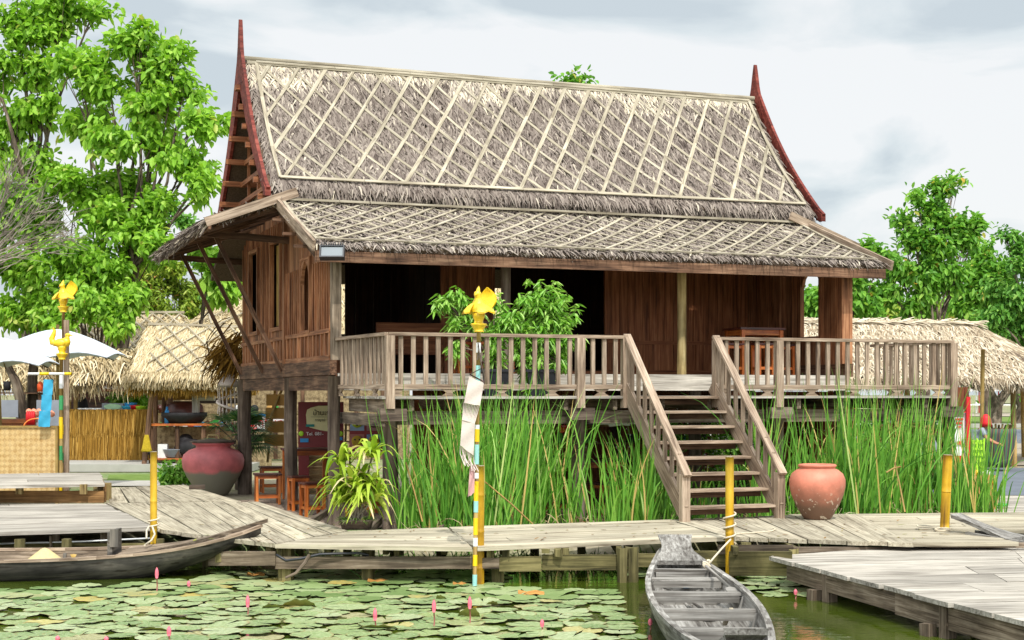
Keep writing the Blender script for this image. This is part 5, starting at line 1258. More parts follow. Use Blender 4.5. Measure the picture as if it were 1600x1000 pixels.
# ---------------------------------------------------------------- people (small, in the background)
def person(label, pos, rz, joints, cloth, hat=None, scale=1.0, hair=True):
    t = thing('person', label, 'person', pos, rz)
    J = {k: np.array(v[:3]) * scale for k, v in joints.items()}
    def skin(name, chain, mat, sub=2):
        vs = []; es = []; rs = []; idx = {}
        for a, ra, b, rb in chain:
            for k, r in ((a, ra), (b, rb)):
                if k not in idx: idx[k] = len(vs); vs.append(tuple(J[k])); rs.append(r * scale)
            es.append((idx[a], idx[b]))
        me = bpy.data.meshes.new(name); me.from_pydata(vs, es, []); o = bpy.data.objects.new(name, me); COL.objects.link(o)
        mo = o.modifiers.new('s', 'SKIN'); o.modifiers.new('u', 'SUBSURF').levels = sub
        for i, r in enumerate(rs): me.skin_vertices[0].data[i].radius = (r, r)
        me.skin_vertices[0].data[0].use_root = True
        bpy.context.view_layer.update(); nm = bpy.data.meshes.new_from_object(o.evaluated_get(bpy.context.evaluated_depsgraph_get()))
        bpy.data.objects.remove(o); nm.materials.clear(); nm.materials.append(mat)
        for p in nm.polygons: p.use_smooth = True
        o = bpy.data.objects.new(name, nm); COL.objects.link(o); o.parent = t; return o
    for sd in 'lr':      # five fingers on each hand
        h = J['hand_' + sd]; el = J['elbow_' + sd]; d = nrm(h - el); _, s, u = frame(d)
        for i in range(4): J['f%d%s' % (i, sd)] = h + d * (.075 + .012 * (i in (1, 2))) * scale + s * (.03 - .02 * i) * scale - u * .02
        J['f4' + sd] = h + s * .05 * scale + d * .03 * scale
    body = [('pelvis', .13, 'waist', .12), ('waist', .12, 'chest', .15), ('chest', .15, 'neck', .05), ('neck', .05, 'head0', .07), ('head0', .07, 'head1', .095)]
    for sd in 'lr':
        body += [('chest', .15, 'sh_' + sd, .055), ('sh_' + sd, .055, 'elbow_' + sd, .042), ('elbow_' + sd, .042, 'wrist_' + sd, .028), ('wrist_' + sd, .028, 'hand_' + sd, .03)]
        body += [('hand_' + sd, .03, 'f%d%s' % (i, sd), .009) for i in range(5)]
        body += [('pelvis', .13, 'hip_' + sd, .085), ('hip_' + sd, .085, 'knee_' + sd, .06), ('knee_' + sd, .06, 'ankle_' + sd, .04), ('ankle_' + sd, .04, 'toe_' + sd, .035)]
    skin('body', body, M['skin'])
    sh = [('waist', .15, 'chest', .175), ('waist', .15, 'pelvis', .155)]
    for sd in 'lr': J['m' + sd] = lerp(J['sh_' + sd], J['elbow_' + sd], .7); sh += [('chest', .175, 'sh_' + sd, .075), ('sh_' + sd, .075, 'm' + sd, .06)]
    skin('shirt', sh, cloth)
    tr = []
    for sd in 'lr': tr += [('pelvis', .15, 'hip_' + sd, .1), ('hip_' + sd, .1, 'knee_' + sd, .075), ('knee_' + sd, .075, 'ankle_' + sd, .06)]
    skin('trousers', tr, M['navy'])
    hd = J['head1']; m = MB()
    if hair: m.sphere(hd + (0, .015, .02), .115 * scale, 14, 10, .5, (.95, 1.05, 1.05)); m.build('hair', M['hair'], t, world=False)
    f = J['face']; m = MB(); d = nrm(f - hd)
    _, s, u = frame(d)
    for e in (-1, 1): m.sphere(hd + d * .105 * scale + s * e * .035, .012, 8, 6)
    m.build('eyes', M['dark'], t, world=False); m = MB(); m.sphere(hd + d * .115 * scale - u * .03, .018, 8, 6); m.build('nose', M['skin'], t, world=False)
    if hat: m = MB(); m.lathe([(0, .17), (.07, .15), (.125, .06), (.14, -.06), (.16, -.16), (.13, -.14), (.12, .02)], hd + (0, .02, .0), 20); m.build('hat', hat, t, world=False)
    return t
def pose(bend=.3, sit=False, arm=(.35, -.1)):
    b = bend; hz_ = .92; y = 0
    c = lambda h: (0, -math.sin(b) * h, hz_ + math.cos(b) * h)
    P = {'pelvis': (0, 0, hz_), 'waist': c(.2), 'chest': c(.42), 'neck': c(.58), 'head0': tuple(np.array(c(.64)) + (0, -.02, .0)), 'head1': tuple(np.array(c(.72)) + (0, -.04, .03))}
    P['face'] = tuple(np.array(P['head1']) + (0, -.1, -.05))
    for sd, e in (('l', -1), ('r', 1)):
        P['sh_' + sd] = tuple(np.array(c(.5)) + (e * .19, 0, 0)); s = np.array(P['sh_' + sd])
        P['elbow_' + sd] = tuple(s + (e * .06, -.12, -.24)); P['wrist_' + sd] = tuple(s + (e * .0, -arm[0], -.26 + arm[1])); P['hand_' + sd] = tuple(s + (e * -.02, -arm[0] - .08, -.27 + arm[1]))
        P['hip_' + sd] = (e * .1, 0, hz_ - .06); P['knee_' + sd] = (e * .11, -.03, .5); P['ankle_' + sd] = (e * .12, 0, .08); P['toe_' + sd] = (e * .13, -.15, .04)
    return P
person('seated-looking person in dark shirt and cap leaning over the straw counter at the left', PY(121, 600, 42.6) * [1, 1, 0] + (0, 0, .2), .9, pose(.35), M['navy'], M['dark'])
person('long-haired person dressed in black bending over the straw counter', PY(143, 600, 42.9) * [1, 1, 0] + (0, 0, .25), -.5, pose(.6), M['dark'])
person('person in a red hood and grey top bending behind the red banner frame', PY(1526, 640, 39) * [1, 1, 0] + (0, 0, -.25), 1.2, pose(.3), M['grey'], M['red'])
# ---------------------------------------------------------------- background stalls, left and right
def thatch_plane(m, p00, p01, p10, p11, n, L, W, tints=(.5, .25), jd=.25, lift=.06, rows=None):
    # p00-p01 top edge, p10-p11 bottom edge; leaves laid down the slope
    p00, p01, p10, p11 = [np.asarray(x, float) for x in (p00, p01, p10, p11)]
    u = rng.uniform(0, 1, n)[:, None]; v = rng.uniform(-.03, .97, n)[:, None]
    if rows: v = (np.floor(v * rows) + rng.uniform(-.15, .15, (n, 1))) / rows
    top = p00 * (1 - u) + p01 * u; bot = p10 * (1 - u) + p11 * u
    b = top * (1 - v) + bot * v; d = bot - top; d /= np.linalg.norm(d, axis=1, keepdims=True)
    al = nrm(p01 - p00); N = np.cross(al, d.mean(0)); N = nrm(N); N = N if N[2] > 0 else -N
    b = b + N * rng.uniform(0, .05, (n, 1)); d = d + al * rng.normal(0, jd, (n, 1))
    m.blades(b, d, np.array([N] * n) + rng.normal(0, .3, (n, 3)), rng.uniform(.6, 1.3, n) * L, rng.uniform(.6, 1.4, n) * W, lift, .1, 2, np.clip(rng.normal(tints[0], tints[1], n), 0, 1), .3)
def solid(m, p00, p01, p10, p11, th=.1):
    q = [np.asarray(x, float) for x in (p10, p11, p01, p00)]; m.hexa(q, th)
def lat(m, p00, p01, p10, p11, sp, lean, w=.035, off=.1):
    p00, p01, p10, p11 = [np.asarray(x, float) for x in (p00, p01, p10, p11)]; L = np.linalg.norm(p01 - p00); al = (p01 - p00) / L
    N = np.cross(al, p10 - p00); N = nrm(N); N = N if N[2] > 0 else -N
    k = -lean
    while k < L + lean:
        for sg in (1, -1):
            a, b = k, k + sg * lean; 
            lo, hi = 0, 1
            if b != a: 
                t0, t1 = sorted(((0 - a) / (b - a), (L - a) / (b - a))); lo, hi = max(0, t0), min(1, t1)
            if hi - lo > .05:
                f = lambda u: lerp(lerp(p00, p01, (a + (b - a) * u) / L), lerp(p10, p11, (a + (b - a) * u) / L), .03 + .94 * u) + N * (off + .02 * (sg > 0))
                m.beam(f(lo), f(hi), w, .02, up=N)
        k += sp
# stall A: tan thatched hut beside the house
sa_ = thing('thatched_stall', 'tan thatched stall with open plank counter directly left of the house', 'stall', (-8.9, 41, 0))
Yf, Yb = 39.6, 42.4
e0, e1 = PY(200, 586, Yf), PY(395, 588, Yf); r0, r1 = PY(232, 511, Yb - .8), PY(420, 517, Yb - .8)
b0, b1 = PY(215, 560, Yb + 1.5), PY(410, 560, Yb + 1.5)
m = MB(); solid(m, r0, r1, e0, e1); solid(m, r0, r1, b0, b1); rfA = m.build('roof', M['straw_tan_base'], sa_)
m = MB(); thatch_plane(m, r0, r1, e0, e1, 9000, .35, .03, (.72, .18), .18); thatch_plane(m, r0 + (0, .05, .0), lerp(r0, b0, .3), e0 + (-.05, 0, 0), e0 + (.25, 0, 0), 1600, .45, .035, (.7, .2), .3)
n = 2600; u = rng.uniform(-.01, 1, n)[:, None]; b = e0 * (1 - u) + e1 * u + rng.normal(0, .03, (n, 3)); m.blades(b + (0, 0, .04), np.array([0, -.25, -1]) + rng.normal(0, .22, (n, 3)), rng.normal(0, 1, (n, 3)) + (0, -1, 0), rng.uniform(.15, .42, n), .03, .02, .1, 2, np.clip(rng.normal(.6, .25, n), 0, 1), .3)
m.build('thatch', M['straw_tan'], rfA)
m = MB(); n = 2600; u = rng.uniform(0, 1, n)[:, None]; b = (e0 * (1 - u) + e1 * u) + (0, .12, -.05) + rng.normal(0, .04, (n, 3)); m.blades(b, np.array([0, 0, -1]) + rng.normal(0, .18, (n, 3)), rng.normal(0, 1, (n, 3)) + (0, -1, 0), rng.uniform(.2, .5, n), .028, .02, .1, 2, None, .3); m.build('under_fringe', M['straw_gold'], rfA)
m = MB(); lat(m, lerp(r0, r1, .1), r1, lerp(e0, e1, .14), e1, .62, 1.7, .035); m.beam(r0 + (0, 0, .1), r1 + (0, 0, .1), .07, .06); m.build('bamboo_lattice', M['strip'], rfA)
m = MB()
for x, yb, Y, top in ((224, 735, 39.8, 240), (243, 700, 41, 243), (256, 700, 41.2, 256), (268, 700, 42, 266), (352, 735, 41.5, 352)):
    a = PY(x, 735, Y); a[2] = 0; t = PY(top, 588, Y); m.tube([a, t], .07 if x != 256 else .06, 8)
m.each('stall_post', M['beam_dark'], sa_)
Yc = 39.9
m = MB(); a = PY(232, 662, Yc); b = PY(346, 662, Yc); m.lb(a[0], b[0], Yc, Yc + 1.0, a[2] - .06, a[2]); m.build('counter_top', M['orange'], sa_)
m = MB(); a2 = PY(232, 716, Yc); m.lb(a[0], b[0], Yc + .05, Yc + .9, a2[2] - .05, a2[2]); m.build('lower_shelf', M['orange'], sa_)
m = MB(); m.lb(a[0], b[0] + 1.2, Yc + .95, Yc + 1.0, 0, a[2] - .1); m.build('counter_back', M['weave_dark'], sa_)
m = MB(); 
for x in (236, 277, 318, 340): q = PY(x, 0, Yc + .1); m.lb(q[0] - .05, q[0] + .05, Yc + .06, Yc + .15, .0, a[2] - .06)
m.each('counter_leg', M['beam_dark'], sa_)
m = MB(); q0, q1 = PY(246, 625, 42.5), PY(300, 590, 42.5); m.lb(q0[0], q1[0], 42.5, 42.55, q0[2], q1[2]); q0, q1 = PY(300, 618, 42.5), PY(400, 588, 42.5); m.lb(q0[0], q1[0], 42.45, 42.5, q0[2], q1[2] - .2); m.build('back_mat', M['straw_gold'], sa_)
m = MB(); q0, q1 = PY(300, 625, 42.2), PY(390, 600, 42.2); m.lb(q0[0], q1[0], 42.15, 42.2, q0[2] - .1, q0[2] + .06); m.lb(q0[0], q1[0], 42.15, 42.2, q0[2] + .1, q0[2] + .42); m.each('back_board', M['post'], sa_)
# goods of stall A
def item(name, label, cat, mat, fn, group=None):
    m = MB(); fn(m); kw = dict(label=label, category=cat)
    if group: kw['group'] = group
    return m.build(name, mat, None, **kw)
zc_ = a[2]
item('black_pan', 'wide black cooking pan on the counter of the tan thatched stall', 'pan', M['dark'], lambda m: m.lathe([(0, 0), (.45, 0), (.62, .2), (.62, .3), (.56, .3), (.5, .1), (0, .1)], PY(288, 657, 40.4) * [1, 1, 0] + (0, 0, zc_), 24))
item('dark_jar', 'dark red squat jar behind the pan on the stall counter', 'jar', M['redwood'], lambda m: m.lathe([(0, 0), (.4, 0), (.55, .25), (.5, .5), (.3, .6), (0, .6)], PY(288, 650, 41.2) * [1, 1, 0] + (0, 0, zc_), 24))
item('water_bottle', 'plastic water bottle with blue label on the stall counter', 'bottle', M['blue'], lambda m: m.lathe([(0, 0), (.07, 0), (.07, .3), (.03, .4), (.03, .46), (0, .46)], PY(261, 655, 40.1) * [1, 1, 0] + (0, 0, zc_), 12))
item('wooden_block', 'upright wooden block among the pans on the stall counter', 'block', M['plank'], lambda m: (m.box(PY(306, 635, 40.3) * [1, 1, 0] + (0, 0, zc_ + .42), (.16, .2, .84)), m.box(PY(323, 630, 40.3) * [1, 1, 0] + (0, 0, zc_ + .72), (.44, .2, .2))))
item('black_bag', 'black plastic bag bundle on the lower shelf of the stall', 'bag', M['dark'], lambda m: (m.sphere(PY(297, 700, 40.2), .4, 12, 8, .5, (1.1, .7, .65)), m.sphere(PY(290, 690, 40.3), .22, 12, 8)))
item('white_box', 'white box with cloth on the lower shelf of the stall', 'box', M['white'], lambda m: m.box(PY(255, 706, 40.2) + (0, 0, .02), (.25, .3, .38), .1))
item('grey_basin', 'grey plastic basin on the lower shelf between white box and black bag', 'basin', M['grey'], lambda m: m.lathe([(0, 0), (.24, 0), (.3, .2), (.32, .21), (.28, .22), (.2, .04), (0, .04)], PY(272, 714, 40.2), 20))
item('yellow_bag', 'yellow cloth bag hanging on the leaning post of the tan thatched stall', 'bag', M['bag'], lambda m: m.lathe([(.05, .46), (.07, .40), (.10, .25), (.13, .1), (.16, .03), (.12, 0), (0, 0)], PY(229, 706, 39.6), 9, sy=.4))
item('cart_wheel', 'dark wheel standing behind the leaning post of the tan thatched stall', 'wheel', M['black'], lambda m: m.tube([PY(234, 725, 39.9) + (.18 * math.cos(t), .02, .3 * math.sin(t)) for t in np.linspace(0, 6.4, 18)], .04, 6))
mc = thing('macrame_hanger', 'white knotted macrame lampshade with long fringe hanging left of the rear stilt', 'hanging decoration', PY(357, 620, 33))
m = MB(); c = PY(357, 620, 33); m.lathe([(.1, .55), (.16, .42), (.24, .3), (.25, .22), (.23, .3), (.14, .42), (.08, .55)], c, 18); m.build('shade', M['cloth'], mc)
m = MB()
for k in range(16):
    a_ = k * .39; p = c + (.24 * math.cos(a_), .24 * math.sin(a_), .24); m.tube([p, p + (.02, 0, -.45), p + (.0, 0, -.55 - .45 * (.5 + .5 * math.cos(a_ - .8)))], .013, 5)
m.tube([c + (.25 * math.cos(t), .25 * math.sin(t), .15 - .08 * t) for t in np.linspace(0, 9, 30)], .03, 5)
m.build('fringe', M['cloth'], mc)
# stall B: palm frond roof and straw counter
sB = thing('frond_stall', 'market stall with shaggy dry palm frond roof and golden straw counter at the left', 'stall', (-13.5, 43, 0))
Y0 = 42.0
e0, e1 = PY(-40, 590, Y0), PY(222, 580, Y0); r0, r1 = PY(-40, 540, Y0 + 2), PY(215, 548, Y0 + 2)
m = MB(); solid(m, r0, r1, e0 + (0, 0, .15), e1 + (0, 0, .15)); rB = m.build('roof', M['straw_tan_base'], sB)
m = MB(); thatch_plane(m, r0, r1, e0, e1, 1600, .9, .06, (.6, .3), .5, .12)
n = 1700; u = rng.uniform(0, 1, n)[:, None]; b = e0 * (1 - u) + e1 * u + rng.normal(0, .06, (n, 3)) + (0, 0, .25); m.blades(b, np.array([.35, -.4, -.6]) + rng.normal(0, .3, (n, 3)), rng.normal(0, 1, (n, 3)), rng.uniform(.4, .85, n), .05, .1, .35, 3, np.clip(rng.normal(.6, .3, n), 0, 1), .2)
m.build('fronds', M['straw_tan'], rB)
cB = MB(); q0, q1 = PY(101, 641, 41.9), PY(238, 641, 41.9); cB.lb(q0[0], q1[0], 41.95, 42.7, q0[2] - .06, q0[2]); cB.build('counter_top', M['log'], sB)
m = MB(); m.lb(q0[0], q1[0], 42.0, 42.05, .15, q0[2] - .05); ct = m.build('counter_front', M['straw_gold'], sB)
m = MB()
for zt_, LL in ((q0[2], .72), (q0[2] - .6, .85)):
    n = 2600; b = np.stack([rng.uniform(q0[0], q1[0], n), np.full(n, 41.97) - rng.uniform(0, .05, n), np.full(n, zt_) + rng.uniform(-.05, .03, n)], 1)
    m.blades(b, np.array([0, -.03, -1]) + rng.normal(0, .05, (n, 3)) * [1, .3, 0], rng.normal(0, .3, (n, 3)) + (0, -1, 0), rng.uniform(.75, 1.05, n) * LL, .028, .0, 0, 2, np.clip(rng.normal(.45, .25, n), 0, 1), .4)
m.build('straw_skirt', M['straw_gold'], ct)
m = MB()
for x in (108, 118, -8): a = PY(x, 600, 42); m.tube([(a[0], 42, 0), (a[0], 42, PY(0, 575, 42)[2])], .06, 8)
m.each('stall_post', M['bamboo'], sB)
m = MB(); q = PY(150, 640, 44.8); m.lb(q[0] - 1.5, q[0] + 1.6, 44.8, 44.85, .2, PY(0, 615, 44.8)[2]); m.build('back_cupboard', M['redwood'], sB)
HX = thing('hanging_sign', 'brown hexagonal sign with two lines of pale Thai writing hanging under the frond roof', 'sign', PY(173, 603, 41.8))
m = MB(); m.prism([PY(x, y, 41.8) for x, y in ((154, 600), (161, 592), (193, 591), (198, 596), (194, 611), (160, 612))], (0, .03, 0)); m.build('sign_board', wood('sign_wood', (84, 30, 20), (112, 46, 34), (128, 60, 44)), HX)
text('lettering', 'ชาตะไคร้ใบเตย', .10, M['white'], PY(176, 597.5, 41.76), 0, HX); text('lettering', 'เพื่อสุขภาพ', .12, M['white'], PY(176, 605.5, 41.76), 0, HX)
bx = thing('label_box', 'long low box with rounded green and white label on the straw counter', 'box', PY(176, 640, 42.1))
m = MB(); q0_, q1_ = PY(160, 641, 42.2), PY(193, 630, 42.2); m.lb(q0_[0], q1_[0], 42.15, 42.5, q0_[2], q1_[2]); m.build('box_body', M['grey'], bx)
m = MB(); m.sphere((PY(176, 635.5, 42.14)), .1, 18, 8, .5, (2.6, .1, .85)); m.build('label', plain('mint_label', (176, 214, 176)), bx)
for i, (x, y, mt, lb) in enumerate(((204, 632, 'blue', 'dark blue bundle'), (200, 637, 'cyan', 'light blue tub'), (210, 636, 'red', 'red tub'), (219, 637, 'lime', 'green tub'))):
    item('small_tub', lb + ' at the right end of the straw counter', 'tub', M[mt], lambda m: m.lathe([(0, -.03), (.1, -.03), (.14, .08), (.15, .1), (0, .12)], PY(x, y + 3, 42.2), 14, sx=1.3))
item('clear_sack', 'clear plastic sack hanging beside the brown sign', 'bag', M['glass'], lambda m: m.lathe([(.03, .45), (.12, .25), (.17, .05), (.1, -.05), (0, -.05)], PY(152, 609, 42.3), 12))
item('steel_tray', 'low pale tray edge on the straw counter before the people', 'tray', M['white'], lambda m: m.lb(PY(116, 0, 42.0)[0], PY(158, 0, 42.0)[0], 42.0, 42.5, q0[2] + .01, q0[2] + .06))
# far lattice thatch roofs
fr1 = thing('thatched_hut', 'long lattice-covered thatched roof behind the white parasol', 'hut', (-13, 52, 0))
p = [PY(72, 492, 54), PY(288, 493, 54), PY(60, 560, 50), PY(300, 560, 50)]
m = MB(); solid(m, *p); rr_ = m.build('roof', M['straw_tan_base'], fr1); m = MB(); thatch_plane(m, *p, 5200, .5, .05, (.7, .22), .5); m.build('thatch', M['straw_tan'], rr_)
m = MB(); lat(m, *p, .5, 1.6, .045, .12); m.beam(p[0] + (0, 0, .12), p[1] + (0, 0, .12), .12, .08); m.build('bamboo_lattice', M['strip'], rr_)
m = MB()
for x in (80, 180, 285): a = PY(x, 560, 50.5); m.tube([(a[0], 51, 0), (a[0], 51, a[2] + .3)], .08, 8)
m.each('hut_post', M['bamboo'], fr1)
fr2 = thing('thatched_hut', 'hipped thatched hut roof glimpsed behind the roof struts of the house', 'hut', (-10, 56, 0))
p = [PY(352, 466, 58), PY(460, 462, 58), PY(288, 512, 53), PY(470, 512, 53)]
m = MB(); solid(m, *p); rr_ = m.build('roof', M['straw_tan_base'], fr2); m = MB(); thatch_plane(m, *p, 3800, .55, .05, (.7, .2), .4)
m.build('thatch', M['straw_tan'], rr_); m = MB(); p2 = [lerp(p[0], p[2], .5), lerp(p[1], p[3], .5), p[2], p[3]]; lat(m, *p2, .8, .7, .05, .12); m.build('bamboo_lattice', M['strip'], rr_)
m = MB()
for x in (296, 380, 460): a = PY(x, 512, 53.5); m.tube([(a[0], 53.5, 0), (a[0], 53.5, a[2])], .08, 8)
m.each('hut_post', M['bamboo'], fr2)
fr3 = thing('thatched_hut', 'thatched roof glimpsed through the house between corner post and doorway', 'hut', (-6, 48, 0))
p = [PY(480, 430, 50), PY(840, 432, 50), PY(480, 555, 47), PY(840, 555, 47)]
m = MB(); solid(m, *p); rr_ = m.build('roof', M['straw_tan_base'], fr3); m = MB(); thatch_plane(m, *p, 5000, .5, .06, (.7, .2), .4); m.build('thatch', M['straw_tan'], rr_)
m = MB()
for x in (490, 660, 830): a = PY(x, 555, 47.5); m.tube([(a[0], 47.6, 0), (a[0], 47.6, a[2])], .08, 8)
m.each('hut_post', M['bamboo'], fr3)
# dark thatch tuft on the rear corner
item('thatch_bundle', 'dark shaggy thatch bundle fixed at the rear left corner of the house wall', 'thatch bundle', M['straw_gold'], lambda m: m.blades(np.array([PY(368, 548, 33)] * 500) + rng.normal(0, .22, (500, 3)), np.array([-.6, 0, -.7]) + rng.normal(0, .3, (500, 3)), rng.normal(0, 1, (500, 3)), rng.uniform(.3, .6, 500), .04, .05, .2, 2, rng.uniform(0, .4, 500), .3))
# right stall roof
sR = thing('thatched_pavilion', 'long open pavilion with hipped grey-tan thatched roof right of the deck', 'pavilion', (13, 44, 0))
r0, r1 = PY(1180, 506, 45.5), PY(1520, 510, 45.5); e0, e1 = PY(1180, 597, 41.5), PY(1630, 597, 41.5); eb = PY(1690, 585, 49)
m = MB(); solid(m, r0, r1, e0, e1); solid(m, r0, r1, r0 + (0, 4, -1.8), eb); m.add([r1, e1, eb, r1 - (0, 0, .1), e1 - (0, 0, .1), eb - (0, 0, .1)], [(0, 1, 2), (5, 4, 3), (0, 3, 4, 1), (1, 4, 5, 2), (2, 5, 3, 0)])
rR = m.build('roof', M['straw_base'], sR)
m = MB(); thatch_plane(m, r0, r1, e0, e1, 10000, .5, .04, (.72, .22), .35, .08, rows=9); thatch_plane(m, r1 - (.1, 0, 0), r1, e1 + (-.3, 0, 0), eb, 2500, .5, .045, (.7, .22), .35, .08)
n = 2600; u = rng.uniform(0, 1, n)[:, None]; b = e0 * (1 - u) + e1 * u + rng.normal(0, .04, (n, 3)); m.blades(b + (0, .05, .06), np.array([.1, -.3, -.9]) + rng.normal(0, .3, (n, 3)), rng.normal(0, 1, (n, 3)) + (0, -1, 0), rng.uniform(.12, .34, n), .035, .03, .1, 2, np.clip(rng.normal(.6, .3, n), 0, 1), .3)
m.build('thatch', M['straw_mid'], rR)
m = MB(); n = 500; u = rng.uniform(0, 1, n)[:, None]; b = r0 * (1 - u) + r1 * u; m.blades(b + (0, 0, .1), np.array([.9, -.25, -.1]) + rng.normal(0, .15, (n, 3)), np.array([[0, -.5, .8]] * n), .5, .07, .02, .05, 2, rng.uniform(.7, 1, n), .4); m.build('ridge_cap', M['straw_mid'], rR)
m = MB()
for x, Y in ((1300, 42), (1420, 42), (1512, 46), (1585, 42.4), (1600, 48)): a = PY(x, 597, Y); m.tube([(a[0], Y, 0), (a[0] - .05, Y, a[2] + .2)], .08, 8)
m.each('pavilion_post', M['bamboo'], sR)
# parasols
def parasol(label, x, ytop, yrim, Y, R, xb):
    top = PY(x, ytop, Y); zr = PY(x, yrim, Y)[2]; t = thing('parasol', label, 'parasol', (top[0], Y, 0), 0, 'white parasols'); h = top[2] - zr
    m = MB(); P = []
    n = 8; sub = 6
    for j in range(7):
        g = j / 6; row = []
        for k in range(n * sub + 1):
            a = 2 * math.pi * k / (n * sub) + .2; f = (k % sub) / sub; sag = 1 - .10 * math.sin(math.pi * f) * g
            z = zr + h * (1 - g ** 1.45) + .10 * h * math.sin(math.pi * f) * g * (1 if j < 6 else 1.6)
            row.append((top[0] + math.cos(a) * R * g * sag, Y + math.sin(a) * R * g * sag, z))
        P.append(row)
    P = np.array(P); m.grid(P[:, ::-1], smooth=False); m.grid(P - np.array([0, 0, .012]), smooth=False); m.build('canopy', M['canopy'], t)
    m = MB(); m.tube([(top[0] + xb, Y, 0), (top[0], Y, top[2] + .1)], .035, 10); m.build('pole', M['bamboo'], t)
    for k in range(8): a = 2 * math.pi * k / 8 + .2; m = MB(); m.tube([(top[0], Y, top[2] - .08), (top[0] + math.cos(a) * R, Y + math.sin(a) * R, zr - .03)], .012, 5); m.build('rib', M['log'], t)
parasol('white parasol behind the lower gold swan ornament', 90, 514, 560, 33, 1.62, 0)
parasol('bluish white parasol in front, cut by the left frame edge', -5, 526, 572, 29.5, 1.28, .12)
# left stall stuff
wp = thing('bamboo_partition', 'waist-high woven bamboo panel standing behind the low platform', 'panel', PY(40, 700, 28.3))
m = MB(); a = PY(-80, 668, 28.3); b = PY(87, 668, 28.3); m.lb(a[0], b[0], 28.3, 28.33, .1, a[2]); m.build('woven_sheet', M['weave'], wp)
m = MB(); m.lb(a[0], b[0], 28.27, 28.36, a[2], a[2] + .035); m.lb(b[0], b[0] + .05, 28.27, 28.36, 0, a[2] + .035); m.each('panel_rail', M['bamboo'], wp)
dk = thing('display_desk', 'brown wooden desk behind the woven bamboo panel', 'desk', PY(20, 660, 30.5) * [1, 1, 0])
m = MB(); a = PY(-60, 655, 30.5); b = PY(42, 655, 30.5); m.lb(a[0], b[0], 30.4, 31.2, a[2] - .08, a[2]); m.build('desk_top', M['orange'], dk); m = MB(); m.lb(a[0], b[0], 30.5, 30.55, 0, a[2] - .08); m.build('desk_front', M['orange'], dk)
item('white_board', 'pale blue-white board leaning behind the desk, left', 'board', M['grey'], lambda m: m.lb(PY(2, 0, 31.5)[0], PY(28, 0, 31.5)[0], 31.5, 31.53, PY(0, 652, 31.5)[2], PY(0, 625, 31.5)[2]))
item('pale_board', 'pale grey panel standing behind the blue wall organiser', 'board', M['grey'], lambda m: m.lb(PY(57, 0, 31.8)[0], PY(103, 0, 31.8)[0], 31.8, 31.83, .2, PY(0, 625, 31.8)[2]))
og = thing('hanging_organiser', 'turquoise fabric organiser with pockets hanging from the taped cross bar', 'organiser', PY(72, 630, 28.15))
for k, (x0, x1, y0, y1) in enumerate(((67, 82, 593, 617), (64, 80, 617, 642), (60, 78, 642, 667))): m = MB(); clothp(m, [PY(x0 + 1, y0, 28.1 - .02 * k), PY(x1 + 1, y0, 28.15), PY(x1, y1, 28.15), PY(x0, y1, 28.1)], 6, .01); m.build('pocket', M['cyan'], og)
m = MB(); m.tube([PY(68, 593, 28.1), PY(75, 585, 28.2), PY(82, 593, 28.1)], .01, 5); m.build('strap', M['dark'], og)
item('drink_bottles', 'pack of red and green drink bottles on the desk by the turquoise organiser', 'bottles', M['red'], lambda m: [m.lathe([(0, 0), (.035, 0), (.035, .2), (.015, .27), (0, .27)], PY(43 + k * 3.2, 664, 28.6), 10) for k in range(4)])
item('toy_bundle', 'pile of small orange and white wrapped toys behind the bottles', 'toys', plain('toy_wrap', (226, 150, 120), .5, .4, .3, 30), lambda m: [m.sphere(PY(45 + k * 2.6, 643 + (k % 3) * 2, 28.8), .06, 8, 6) for k in range(15)])
item('tote_handle', 'orange handle hoop of a bag standing behind the woven panel', 'handle', plain('orange_plastic', (236, 130, 60)), lambda m: m.tube([PY(57 + 20 * math.cos(t), 668 - 14 * math.sin(t), 28.4) for t in np.linspace(0, 3.14, 16)], .014, 6))
item('orange_bottle', 'orange bottle on the shelf between the tree trunk and the organiser', 'bottle', plain('orange_label', (226, 90, 40)), lambda m: m.lathe([(0, 0), (.07, 0), (.07, .15), (.03, .22), (0, .22)], PY(63, 612, 32), 10))
item('tin_can', 'dark grey can on the shelf at the far left beside the parasol pole', 'can', M['dark'], lambda m: m.lathe([(0, 0), (.08, 0), (.08, .2), (0, .2)], PY(11, 610, 32), 12))
shf = thing('back_shelf', 'thin dark shelf behind the trunks at the far left', 'shelf', PY(30, 612, 32.2)); m = MB(); m.lb(PY(-40, 0, 32.2)[0], PY(66, 0, 32.2)[0], 32.0, 32.4, PY(0, 613, 32.2)[2] - .03, PY(0, 613, 32.2)[2]); m.build('shelf_board', M['beam_dark'], shf)
m = MB()
for x in (-30, 30, 64): m.lb(PY(x, 0, 32.2)[0] - .03, PY(x, 0, 32.2)[0] + .03, 32.1, 32.3, 0, PY(0, 613, 32.2)[2] - .03)
m.each('shelf_leg', M['beam_dark'], shf)
